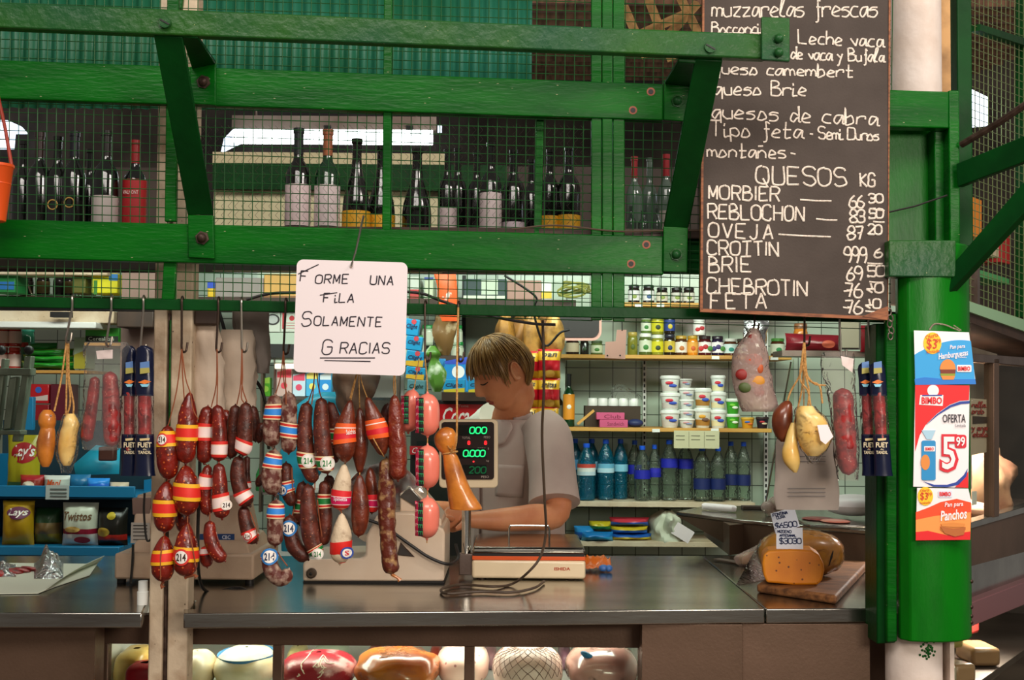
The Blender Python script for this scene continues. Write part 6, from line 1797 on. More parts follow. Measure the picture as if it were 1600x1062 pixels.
# drink cooler with red sign
t = thing('drinks_cooler', 'drinks cooler with red Coca-Cola sign behind the pink sausages', 'cooler', (P(720, 800, 5.2).x, 2.4, 0))
a, b = P(640, 800, 5.2), P(800, 626, 5.2)
mb = MB(); mb.box((a.x, a.y, 0), (b.x, a.y + .6, b.z)); mb.build('cabinet', 'black', t, bevel=.004)
mb = MB(); mb.pbox(642, 632, 798, 668, 5.19, .015); mb.build('sign_panel', flat('#c8141c', .3), t)
ftext('sign_word', 'Coca-Cola', flat('#f4ece6'), t, 692, 636, 778, 662, 5.188, bold=.02, shear=.35)
ftext('sign_word', 'Tome', flat('#e8b0a8'), t, 716, 632, 732, 636, 5.188)
mb = MB(); mb.pbox(650, 690, 790, 800, 5.19, .006); mb.build('glass_door', flat('#1d2422', .08), t)
mb = MB(); mb.pbox(640, 697, 672, 710, 5.18, .006); d_ = mb.build('brand_sticker', flat('#b81820'), t)
ftext('sticker_word', 'Coca', flat('#f0e0dc'), t, 644, 699, 668, 708, 5.178, shear=.3)
mb = MB(); mb.box(P(690, 626, 5.15), P(764, 613, 5.35)); tag(mb.build('dark_ledge', 'dark_wood'), 'dark ledge above the red cooler sign carrying blue drink packs', 'ledge')


def pack(label, x0, y0, x1, y1, d, base, text=None, band=None, spot=None, tcol='#f0f4f8', group='blue drink powder packs', rot=0, name='drink_pack', dep=.05, cat='packet'):
    t = thing(name, label, cat, P((x0 + x1) / 2, y1, d), group)
    cx, cy = (x0 + x1) / 2, (y0 + y1) / 2
    c = P(cx, cy, d)
    k = d / F
    mb = MB(); mb.obox(c + V((0, dep / 2, 0)), (x1 - x0) * k, dep, (y1 - y0) * k, ry=rot); mb.build('carton', flat(base, .35), t, bevel=.003)
    R = Matrix.Rotation(rot, 3, 'Y')

    def wp(e):
        return lambda px, py: c + R @ (V(((px - cx) * k, 0, -(py - cy) * k))) + V((0, -e, 0))
    if band:
        w_ = wp(.0008); f0, f1, bc = band
        mb = MB(); mb.prism([w_(x0 + 1, y0 + (y1 - y0) * f0), w_(x1 - 1, y0 + (y1 - y0) * f0 - (y1 - y0) * .15), w_(x1 - 1, y0 + (y1 - y0) * f1), w_(x0 + 1, y0 + (y1 - y0) * f1)], (0, .0005, 0)); mb.build('printed_band', flat(bc), t)
    if spot:
        w_ = wp(.0014); sx, sy, sr, sc = spot
        mb = MB(); mb.prism([w_(*q) for q in circ(x0 + (x1 - x0) * sx, y0 + (y1 - y0) * sy, sr, n=16)], (0, .0005, 0)); mb.build('printed_spot', flat(sc), t)
    if text: ftext('printed_word', text, flat(tcol), t, x0 + (x1 - x0) * .12, y0 + (y1 - y0) * .3, x1 - (x1 - x0) * .12, y0 + (y1 - y0) * .65, d, bold=.02, shear=.25, warp=wp(.002))
    return t


cb = '#2494c8'
for i, (y0, y1, x0, x1) in enumerate(((498, 524, 632, 655), (525, 547, 634, 660), (548, 572, 634, 663), (573, 592, 634, 664))):
    pack('blue drink powder pack hung beside the white sign, %s from the top' % ORD[i], x0, y0, x1, y1, 4.8, cb, 'Clight', (.7, 1, '#d8a82a') if i > 1 else None, (.6, .16, 4, '#c8404a'), rot=.12, tcol='#14305a')
pack('grey blue drink powder pack lowest beside the white sign', 636, 593, 665, 616, 4.8, '#5a8a94', 'Clight', None, None, rot=.05, tcol='#14302a')
pack('blue box with red and white picture left of the vendor face', 694, 564, 734, 612, 5.42, '#1f86cc', None, (.0, .1, '#2a4ab8'), (.55, .35, 10, '#e8e4e4'))
pack('blue and yellow drink pack on the dark ledge, left one', 692, 592, 727, 613, 5.2, cb, 'Clight', (.8, 1, '#d8c02a'), None, tcol='#14305a')
pack('blue and yellow drink pack on the dark ledge beside the vendor nose', 731, 592, 762, 613, 5.2, cb, 'Clight', (.8, 1, '#d8c02a'), None, tcol='#14305a')
pack('blue and yellow carton standing behind the green bag', 678, 560, 696, 592, 5.45, '#2a7ab0', None, (.6, 1, '#d8902a'), None)
for i, (x, y) in enumerate(((655, 556), (712, 540), (714, 566), (668, 540))):
    jar('pale jar with green lid, %s on the dark rack left of the pale board' % ('far left', 'upper right', 'lower right', 'centre')[i], x, P(x, y, 5.7).z, 20, 32, '#9aa890', '#1f7a3a', '#b8bca8', None, d=5.7, group='green lidded jars')
for yy in (558, 585):
    mb = MB(); mb.box(P(640, yy + 4, 5.6), P(724, yy, 5.85)); tag(mb.build('wall_shelf', 'dark_wood'), '%s dark shelf carrying green lidded jars' % ('upper' if yy < 570 else 'lower'), 'shelf')
t = thing('food_bag', 'clear bag of brown goods with orange header hanging left of the vendor', 'bag', P(697, 556, 4.8))
mb = MB(); bag(mb, [(478, 682, 716, .3), (498, 680, 718), (515, 676, 714), (536, 680, 708), (555, 690, 702, .6)], 4.8, .03, seed=3, wr=.25); mb.build('bag_body', mat('bag_goods', '#7a5a34', .35, col2='#c8b490', scale=22, lo=.55, hi=.7), t)
mb = MB(); bag(mb, [(424, 678, 712, .5), (445, 682, 714), (470, 684, 716), (502, 686, 717)], 4.79, .025, seed=5, wr=.1); mb.build('paper_header', mat('header_card', '#e8561c', .5, col2='#e8e0d8', scale=14, lo=.62, hi=.66), t)
t = thing('herb_bag', 'clear bag of green leaves hanging beside the drink packs', 'bag', P(681, 612, 4.8))
mb = MB(); bag(mb, [(540, 672, 680, .4), (552, 664, 690), (562, 672, 686, .7), (580, 668, 696), (600, 672, 694), (612, 676, 688, .5)], 4.8, .025, seed=7, wr=.3); mb.build('bag_body', mat('herbs', '#5a8a34', .35, col2='#c8d0b8', scale=20, lo=.5, hi=.65), t)
mb = MB(); mb.tube([P(681, 486, 4.8), P(677, 542, 4.8)], .002, 5); mb.build('string', 'cable', t)

# things behind the mesh above the rail (a high board runs along the back)
zh = P(600, 466, 5.6).z
mb = MB(); a, b = P(-40, 470, 5.6), P(900, 466, 5.6); mb.box((a.x, a.y, zh - .03), (b.x, a.y + .5, zh)); tag(mb.build('storage_board', 'dark_wood'), 'long high board holding boxes behind the lower wire mesh', 'shelf')


def hbox(name, label, x0, y0, x1, col, cat='box', d=5.62, dep=.25, y1=466, sub=()):
    a, b = P(x0, y1, d), P(x1, y0, d)
    t = thing(name, label, cat, ((a.x + b.x) / 2, a.y + dep / 2, zh))
    mb = MB(); mb.box((a.x, a.y, zh + .001), (b.x, a.y + dep, b.z)); mb.build('carton', flat(col) if col[0] == '#' else col, t, bevel=.004)
    for x0_, y0_, x1_, y1_, c_ in sub:
        mb = MB(); mb.pbox(x0_, y0_, x1_, y1_, d - .003, .003); mb.build('printed_panel', flat(c_), t)
    return t


hbox('cardboard_box', 'tan cardboard box behind the mesh left of the white sign', 412, 428, 468, '#d0a050', sub=((412, 462, 468, 466, '#8a5a2a'),))
hbox('grey_bin', 'grey plastic bin behind the mesh above the cloth bags', 336, 434, 412, '#8f8680')
hbox('yellow_pack', 'small yellow and blue pack behind the mesh near the cream post', 324, 440, 336, '#e0b818', sub=((324, 440, 336, 450, '#1f4ac0'),))
hbox('white_pot', 'large pale pot behind the mesh right of the orange header', 724, 436, 792, '#24383a', 'pot', sub=((752, 437, 778, 460, '#b8c4b0'), (724, 462, 790, 466, '#c8ccbc')))
hbox('pink_box', 'plain dusty pink box behind the mesh above the vendor', 792, 438, 846, '#9a7468')
hbox('printed_pack', 'white and yellow printed pack behind the mesh above the vendor', 846, 440, 862, '#d8d8d0', sub=((846, 455, 862, 466, '#c8a820'),))
hbox('white_pack', 'white printed pack behind the mesh just right of the white sign', 640, 432, 656, '#c8cfc4', sub=((640, 452, 656, 466, '#b83a3a'),))
hbox('white_can', 'pale can with blue rim behind the mesh right of the white sign', 663, 434, 677, '#c4ccb0', 'can', sub=((663, 433, 677, 437, '#3a4a9a'),))
t = thing('cord_coil', 'tangle of yellow green cord lying behind the mesh left of the double post', 'cord', P(895, 466, 5.5))
mb = MB()
for j in range(5):
    mb.tube([P(893 + 22 * math.cos(a + j) + j * 2, 456 + 8 * math.sin(a) - 2 * j, 5.5 + .03 * j) for a in [2 * PI * i / 16 for i in range(17)]], .005, 5, cap=False)
mb.build('cord', flat('#7a7a3a'), t)
mb = MB(); mb.tube([PF(x, y, .05) for x, y in cr([(385, 468), (420, 459), (460, 457), (560, 455), (650, 457), (690, 470), (760, 492), (830, 505), (868, 507)], 5)], .0035, 8)
tag(mb.build('cable', 'cable'), 'black cable wandering behind the lower mesh and white sign', 'cable')
mb = MB(); mb.tube([P(x, y, 4.4) for x, y in cr([(788, 430), (820, 450), (838, 465), (835, 478), (836, 498), (852, 540), (875, 520), (890, 515)], 5)], .004, 8)
tag(mb.build('cable', 'cable'), 'thin black wire hanging over the brown pouches', 'cable')

# lit cooler and posters left of the white sign
t = thing('open_fridge', 'lit open fridge with cartons and bottles behind the hanging sausages', 'fridge', (P(455, 700, 5.7).x, 2.9, 0))
a, b = P(404, 800, 5.7), P(622, 560, 5.7)
mb = MB(); mb.box((a.x, a.y + .32, .0), (b.x, a.y + .36, b.z + .05)); mb.build('back_panel', 'white_plastic', t)
mb = MB(); mb.box((a.x, a.y, b.z), (b.x, a.y + .36, b.z + .06)); mb.build('top', 'black', t)
for x in (404, 424, 618):
    mb = MB(); mb.pbox(x, 560, x + (7 if x != 424 else 5), 800, 5.7, .05); mb.build('upright', 'cable_brown', t)
for y in (620, 672, 770):
    mb = MB(); p = P(500, y, 5.7); mb.box((a.x, p.y + .02, p.z - .012), (b.x, p.y + .32, p.z)); mb.build('shelf', 'steel', t)
mb = MB(); p = P(430, 572, 5.72); mb.tube([p, P(610, 572, 5.72)], .012, 8); mb.build('lamp_tube', 'lamp_warm', t)
zf = [P(500, y, 5.7).z for y in (620, 672, 770)]
FG = [(432, 577, 456, '#d8b8b0', '#e84a5a'), (457, 584, 477, '#c8e0f0', '#e04a6a'), (478, 580, 498, '#4ab0e0', '#f0e070'), (499, 582, 518, '#2a90d8', '#d8e8f0'), (408, 590, 422, '#5ab02a', '#a8d84a')]
for i, (x0, y0, x1, c_, s_) in enumerate(FG):
    pack('%s carton from the left on the top fridge shelf' % ORD[i] if i < 4 else 'green carton at the far left of the top fridge shelf', x0, y0, x1, 619, 5.78, c_, None, (.1, .3, s_), (.5, .6, 5, s_), group='cartons in the lit fridge', name='drink_carton')
for i, (x, c_) in enumerate(((410, '#3a8a4a'), (438, '#7ab02a'), (462, '#c8c82a'), (560, '#2a8a9a'), (585, '#3aa0b0'), (604, '#d8d8c8'))):
    k = 5.8 / F; c = P(x, 600, 5.8); c.z = zf[1 if i % 2 else 2]
    mb = MB(); lz(mb, c, [(7, 0), (8, 2), (8, 26), (3.5, 36), (3, 42)], k, 14); tag(mb.build('drink_bottle', flat(c_, .2)), '%s drink bottle from the left in the lower part of the lit fridge' % ORD[i], 'bottle', 'bottles in the lit fridge')
for lab, x0, x1, sub in (('white poster with oval black and silver emblem left of the white sign', 415, 438, 1), ('white price list with red top left of the white sign', 439, 466, 2)):
    t = thing('small_poster', lab, 'poster', P((x0 + x1) / 2, 518, 5.71))
    mb = MB(); mb.pbox(x0, 480, x1, 518, 5.71, .01); mb.build('sheet', flat('#cfd6c8'), t)
    if sub == 1:
        for r, c_ in ((11, '#3a3434'), (8, '#b4b8b4')):
            mb = MB(); mb.prism([P(x, y, 5.708 - .002 * (11 - r)) for x, y in circ(426, 499, r, r * .8)], (0, .002, 0)); mb.build('printed_oval', flat(c_), t)
    else:
        mb = MB(); mb.pbox(441, 484, 445, 514, 5.708, .002); mb.build('printed_bar', flat('#c0202a'), t)
        mb = MB(); mb.prism([P(x, y, 5.708) for x, y in circ(456, 497, 4)], (0, .002, 0)); mb.build('printed_fruit', flat('#c0202a'), t)
        for y in (504, 508, 512): mb = MB(); mb.pbox(447, y, 465, y + .8, 5.708, .002); mb.build('printed_line', flat('#c87a7a'), t)
mb = MB(); mb.pbox(400, 425, 640, 566, 5.72, .02)
tag(mb.build('pale_partition', 'wall_pale'), 'pale green partition above the lit fridge', 'partition')
t = thing('cured_ham', 'dark brown bulky ham hanging in the shade behind the labelled salamis', 'ham', P(558, 660, 4.8))
mb = MB(); bag(mb, [(560, 530, 575, .5), (580, 520, 590), (600, 522, 590), (625, 526, 580), (650, 534, 570, .7)], 4.8, .09, seed=2, wr=.2, n=28); mb.build('meat', mat('ham_dark', '#5f4030', .6, col2='#3f2a1e', scale=10, bump=.4, bscale=20), t)
mb = MB(); mb.tube([P(552, 486, 4.8), P(553, 565, 4.8)], .003, 6); mb.build('string', 'twine', t)
mb = MB(); bag(mb, [(612, 505, 530, .5), (622, 478, 540), (640, 462, 545), (665, 456, 540), (700, 440, 520), (740, 436, 500), (790, 436, 470), (860, 440, 462, .6)], 4.96, .05, seed=8, wr=.2)
mb.tube([P(520, 488.5, 5.05), P(518, 615, 4.98)], .002, 5)
tag(mb.build('turquoise_bag', flat('#1a7f98', .4)), 'turquoise plastic bag hanging behind the brown green banded sausages', 'bag')
# ============================================================ the vendor
def unit(x, y, z=0): return V((x, y, z)).normalized()


HL = unit(math.sin(.36), -math.cos(.36))            # the vendor's left, towards the aisle
hf = unit(-math.cos(.36), -math.sin(.36))
pt = .46
HF = hf * math.cos(pt) - V((0, 0, 1)) * math.sin(pt)
HU = V((0, 0, 1)) * math.cos(pt) + hf * math.sin(pt)
HC = P(786, 583, 4.2)
HW = lambda l, f, u: HC + HL * l + HF * f + HU * u
g2 = lambda x, s: math.exp(-(x / s) ** 2)


def head_local(th, ph, off=0.0):
    l, f, u = math.sin(th) * math.sin(ph), math.cos(th) * math.sin(ph), math.cos(ph)
    R = (.073 + off, .094 + off, .114 + off)
    l, f, u = l * R[0], f * R[1], u * R[2]
    if u < 0:
        t = min(1, -u / .114)
        l *= 1 - .30 * t ** 1.7
        f *= (1 - .60 * t ** 1.3) if f < 0 else (1 - .06 * t ** 2)
        if f > 0: f += .014 * t ** 2
    if f > 0 and off == 0:
        a = abs(l)
        n = 0
        if -.042 < u < .034:
            k = (u + .024)
            n = .026 * (1 - k / .058) if k > 0 else .026 * (1 - (k / .018) ** 2)
        f += max(0, n) * g2(l, .0105)
        f += -.010 * g2(a - .032, .015) * g2(u - .012, .012) + .007 * g2(a - .031, .011) * g2(u - .008, .008)
        f += .005 * g2(a - .03, .022) * g2(u - .034, .009) + .004 * g2(a - .045, .02) * g2(u + .02, .02)
        f += (.0075 * g2(u + .058, .006) + .007 * g2(u + .071, .006) - .003 * g2(u + .0645, .003)) * g2(l, .022)
        f += .010 * g2(l, .022) * g2(u + .098, .015)
        f -= .003 * g2(a - .012, .006) * g2(u + .04, .006)
    return l, f, u


SURF = [head_local(2.2 * (i / 110 - .5) * 1.3, .5 + 2.3 * j / 110) for i in range(111) for j in range(111)]


def face(l, u, off=.0008):
    b = min(SURF, key=lambda q: (q[0] - l) ** 2 + (q[2] - u) ** 2)
    return HW(l, b[1] + off, u)


VC = thing('person', 'vendor in a pale short sleeved coat, looking down and reaching towards the slicer', 'person', (P(804, 800, 4.28).x, 1.28, 0))
TL, TF = unit(.58, -.81), unit(-.81, -.58)


def tc(y): return P(804, y, 4.28)


RINGS = [(tc(640).z, .055, .052, .008), (tc(650).z, .075, .062, .004), (tc(662).z, .150, .080, 0), (tc(676).z, .186, .095, 0), (tc(700).z, .196, .108, 0), (tc(740).z, .190, .113, 0),
         (tc(800).z, .178, .110, 0), (1.05, .172, .110, 0), (.93, .176, .118, 0), (.80, .17, .115, 0)]


def torso(mb, infl, rings, n=32):
    q = cr(rings, 3)

    def fn(u, v):
        z, a, b, sh = q[min(len(q) - 1, int(v * (len(q) - 1) + .5))]
        c0 = tc(750); an = 2 * PI * u
        ca, sa = math.cos(an), math.sin(an)
        e = .85
        w = TL * (math.copysign(abs(ca) ** e, ca) * (a + infl)) + TF * (math.copysign(abs(sa) ** e, sa) * (b + infl) + sh)
        k = 0 if infl < .01 else .006 * noise.noise(V((ca * 2.5, sa * 2.5, z * 7)))
        return V((c0.x, c0.y, z)) + w + (TL * ca + TF * sa) * k
    mb.grid(fn, n, len(q) - 1, close_u=True)
    z0, z1 = q[0], q[-1]
    return mb


body = MB()
body.grid(lambda u, v: HW(*head_local(2 * PI * u, .02 + (PI - .04) * v)), 90, 76, close_u=True)
neck = [HW(0, -.012, -.03), HW(0, -.02, -.085), tc(650) + TF * .02, tc(672)]
body.tube([V(p) for p in cr([tuple(p) for p in neck], 4)], [.05, .05, .052, .052, .053, .053, .054, .056, .058, .062, .066, .07, .074], 20)
torso(body, 0, RINGS)
nl = len(body.v)
body.add([tc(636), V((tc(750).x, tc(750).y, .8))], [])
shn = tc(672) + TL * .165
ARM = [(856, 676, 4.13), (866, 735, 4.05), (870, 800, 3.98), (830, 808, 3.92), (780, 812, 3.87), (742, 812, 3.84), (730, 811, 3.835)]
AR = [.052, .046, .041, .040, .034, .025, .024]


def limb(mb, pts, rad, k=5, n=18, flat=None):
    sm = cr([tuple(P(*p)) + (r,) for p, r in zip(pts, rad)], k)
    mb.tube([V(s[:3]) for s in sm], [s[3] for s in sm], n, flat=flat)


limb(body, ARM, AR)
sho = tc(676) - TL * .165
el = sho + V((-.02, .02, -.27)); wr = el + TF * .22 + V((0, 0, .02)); 
body.tube([sho, el, wr, wr + TF * .04], [.05, .041, .026, .024], 16)
# near hand: palm, four bent fingers and a thumb
w0 = P(730, 811, 3.835)
hd = (P(706, 812, 3.80) - w0).normalized()
up = V((0, 0, 1)); ac = hd.cross(up).normalized()
if ac.y > 0: ac = -ac
K = w0 + hd * .075 + up * .004
body.tube([w0 - hd * .01, w0 + hd * .02, w0 + hd * .05, K, K + hd * .012], [.022, .031, .038, .036, .02], 16, flat=.48)
FING = []
for i, (o, L_) in enumerate(((-.028, .066), (-.009, .075), (.010, .072), (.028, .058))):
    b0 = K + ac * (-o) - hd * .004 + up * (.004 - abs(i - 1.4) * .003)
    sp = (hd + ac * (-o * 3)).normalized()
    p1 = b0 + sp * L_ * .45 + up * .006
    p2 = p1 + (sp * .8 - up * .55).normalized() * L_ * .32
    p3 = p2 + (sp * .35 - up * .9).normalized() * L_ * .26
    body.tube([b0, b0.lerp(p1, .5) + up * .002, p1, p2, p3], [.0095, .0090, .0092, .0082, .006], 10)
    FING.append((b0, p1))
tb = w0 + hd * .028 + ac * .030
t1 = tb + (hd * .7 + ac * .6 - up * .25).normalized() * .035
t2 = t1 + (hd * .9 - up * .45).normalized() * .03
body.tube([tb - ac * .012, tb, t1, t2], [.012, .012, .0105, .007], 10)
# far hand, simple pose on the far side
fw = wr + TF * .04
for i in range(4):
    b0 = fw + TF * .06 + TL * (i - 1.5) * .018
    body.tube([b0, b0 + TF * .04, b0 + TF * .06 - up * .02, b0 + TF * .062 - up * .04], [.0095, .009, .008, .006], 8)
body.tube([fw - TF * .01, fw + TF * .03, fw + TF * .07], [.023, .036, .034], 14, flat=.5)
body.tube([fw + TF * .02 + TL * .03, fw + TF * .05 + TL * .05, fw + TF * .075 + TL * .045], [.012, .010, .007], 8)
# legs
for s in (-1, 1):
    h0 = V((tc(750).x, tc(750).y, .86)) + TL * .085 * s
    body.tube([h0, V((h0.x, h0.y, .5)), V((h0.x, h0.y, .1)), V((h0.x, h0.y, .05))], [.085, .06, .042, .04], 14)
    body.tube([V((h0.x, h0.y, .045)) - TF * .06, V((h0.x, h0.y, .045)) + TF * .14], [.035, .03], 10)
# ears
for s in (1, -1):
    ec = HW(.071 * s, -.012, -.004)
    body.ell(ec, .012, .009, .024, 12, 8, Matrix((HF, HL, HU)).transposed())
    ring = [HW((.080 + .004 * math.cos(a)) * s, -.016 + .017 * math.cos(a), .000 + .029 * math.sin(a) - .004 * math.cos(a)) for a in [(-.75 + 2.1 * k / 14) * PI / 1.2 for k in range(15)]]
    body.tube(ring, .0042, 8)
    body.ell(HW(.076 * s, -.006, -.028), .006, .005, .007, 8, 6)
bo = body.build('body', 'skin', VC)
q = bo.modifiers.new('merge', 'REMESH'); q.mode = 'VOXEL'; q.voxel_size = .0036; q.use_smooth_shade = True
q = bo.modifiers.new('soften', 'SMOOTH'); q.factor = .5; q.iterations = 3
# face parts
mb = MB(); mb.grid(lambda u, v: face((u - .5) * .042 * (1 - .5 * abs(v - .5)), -.0545 - .0205 * v, .0012), 12, 6); mb.build('lips', 'lip', VC, sharp=3)
for s in (1, -1):
    mb = MB(); mb.tube([face(s * (.018 + .028 * i / 8), .004 - .004 * math.sin(PI * i / 8), .001) for i in range(9)], [.0008, .0016, .002, .0022, .0022, .0022, .002, .0016, .0008], 6); mb.build('eyelashes', 'lash', VC)
    mb = MB(); mb.tube([face(s * (.014 + .036 * i / 8), .031 + .006 * math.sin(PI * i / 8), .001) for i in range(9)], [.0012, .0025, .003, .003, .003, .0028, .0024, .002, .001], 6); mb.build('eyebrow', 'hair', VC)
mb = MB(); mb.tube([FING[2][0].lerp(FING[2][1], .45) + (hd.cross(ac) * math.cos(a) + ac * math.sin(a)) * .0102 for a in [2 * PI * k / 16 for k in range(17)]], .0016, 6, cap=False); mb.build('finger_ring', 'chrome', VC)


# hair: shell with strands
def hair_low(th):
    t = abs(((th + PI) % (2 * PI)) - PI)          # 0 front .. pi back
    tab = [(0, 1.22), (.5, 1.24), (.95, 1.36), (1.2, 1.52), (1.36, 1.72), (1.47, 1.60), (1.58, 1.30), (1.86, 1.28), (2.0, 1.62), (2.2, 2.10), (2.7, 2.22), (PI, 2.24)]
    for (a, x), (b, y) in zip(tab, tab[1:]):
        if a <= t <= b: return x + (y - x) * (t - a) / (b - a)
    return 2.2


def hair_pt(th, v, o):
    ph = .02 + (hair_low(th) - .02) * v
    l, f, u = head_local(th, ph, o)
    f += (.010 * max(0, math.cos(th)) * v ** 2)
    return HW(l, f, u)


mb = MB()
mb.grid(lambda u, v: hair_pt(2 * PI * u, v, (.017 - .008 * v ** 3) + .003 * noise.noise(V((math.cos(2 * PI * u) * 9, math.sin(2 * PI * u) * 9, v * 2)))), 96, 26, close_u=True)
rnd = random.Random(5)
for i in range(620):
    th = rnd.uniform(0, 2 * PI)
    v0 = rnd.uniform(0, .55)
    sw = rnd.uniform(-.05, .12)
    ln = rnd.uniform(.45, .75)
    o = rnd.uniform(.012, .021)
    pts = []
    for k in range(8):
        v = v0 + ln * k / 7
        pts.append(hair_pt(th + sw * k / 7, min(v, 1.10 if abs(abs(((th + PI) % (2 * PI)) - PI) - 1.72) > .3 else 1.0), o * (1 - .35 * max(0, v - .5))))
    r0 = rnd.uniform(.0012, .0026)
    mb.tube(pts, [r0 * x for x in (.5, .9, 1, 1, 1, .9, .7, .2)], 4)
mb.build('hair', 'hair', VC, sharp=3)

# coat
mb = MB()
CO = [(tc(655).z, .085, .072, .004), (tc(662).z, .146, .082, 0), (tc(674).z, .186, .096, 0), (tc(700).z, .198, .112, 0), (tc(740).z, .194, .118, 0), (tc(800).z, .184, .116, 0), (1.05, .182, .118, 0), (.93, .19, .128, 0), (.62, .205, .145, 0)]
torso(mb, .012, CO, 40)
mb.build('coat', 'coat', VC, sharp=3)
mb = MB()
SL = [(842, 664, 4.155), (855, 684, 4.12), (861, 720, 4.07), (864, 755, 4.03), (866, 786, 4.00)]
limb(mb, SL, [.066, .078, .074, .075, .080], 5, 28)
mb.build('sleeve', 'coat', VC, sharp=1.2)
mb = MB(); s2 = sho; mb.tube([s2 + TL * .05 + V((0, 0, .045)), s2 + V((0, 0, .02)), s2 + V((-.01, .01, -.12)), s2 + V((-.016, .016, -.2))], [.06, .072, .07, .074], 20); mb.build('sleeve', 'coat_light', VC)


def cpt(an, z, infl=.018):
    """point on the coat surface: angle 90 is the chest, 0 the vendor's left side"""
    q = cr(CO, 6)
    b = min(q, key=lambda r: abs(r[0] - z))
    ca, sa = math.cos(math.radians(an)), math.sin(math.radians(an))
    c0 = tc(750)
    return V((c0.x, c0.y, z)) + TL * (math.copysign(abs(ca) ** .85, ca) * (b[1] + infl)) + TF * (math.copysign(abs(sa) ** .85, sa) * (b[2] + infl) + b[3])


def patch(name, m, corners, infl=.018, n=8, th=.002):
    """corners: four (angle, pixel y) in order top-left, top-right, bottom-right, bottom-left"""
    mb = MB()

    def fn(u, v):
        a = [(1 - u) * (1 - v), u * (1 - v), u * v, (1 - u) * v]
        return cpt(sum(w_ * c[0] for w_, c in zip(a, corners)), sum(w_ * tc(c[1]).z for w_, c in zip(a, corners)), infl)
    mb.grid(fn, n, n)
    return mb.build(name, m, VC, sharp=3, solid=th)


patch('undershirt', 'shirt', [(78, 656), (118, 656), (97, 706), (93, 706)], .0155)
patch('lapel', 'coat', [(52, 655), (80, 656), (92, 704), (66, 690)], .020, 8, .003)
patch('lapel', 'coat_light', [(116, 656), (146, 655), (122, 690), (98, 704)], .020, 8, .003)
patch('placket', 'coat', [(91, 706), (98, 706), (98, 850), (91, 850)], .017, 8, .002)
patch('breast_pocket', 'coat', [(38, 722), (72, 722), (72, 770), (38, 770)], .0165, 8, .002)
for y in (686, 745, 800):
    mb = MB(); mb.ell(cpt(93 if y > 700 else 80, tc(y).z, .024), .006, .006, .006, 10, 6); mb.build('button', 'cable_brown', VC)
mb = MB()
cc = tc(652) + TF * .012
mb.grid(lambda u, v: cc + TL * ((.070 + .014 * v) * math.cos(-.6 + (PI + 1.2) * u + PI)) + TF * ((.062 + .014 * v) * math.sin(-.6 + (PI + 1.2) * u + PI)) + V((0, 0, .020 - .036 * v - .012 * math.sin(PI * u) * 0 - .018 * abs(2 * u - 1) ** 2)), 28, 5)
mb.build('collar', 'coat', VC, sharp=3, solid=.003)
for s in (-1, 1):
    h0 = V((tc(750).x, tc(750).y, .9)) + TL * .085 * s
    mb = MB(); mb.tube([h0, V((h0.x, h0.y, .5)), V((h0.x, h0.y, .07))], [.1, .085, .075], 16); mb.build('trouser_leg', 'trousers', VC)
    mb = MB(); c0 = V((h0.x, h0.y, .04)); mb.tube([c0 - TF * .09, c0, c0 + TF * .12, c0 + TF * .17], [.035, .042, .042, .025], 12, flat=.9); mb.build('shoe', 'black', VC)
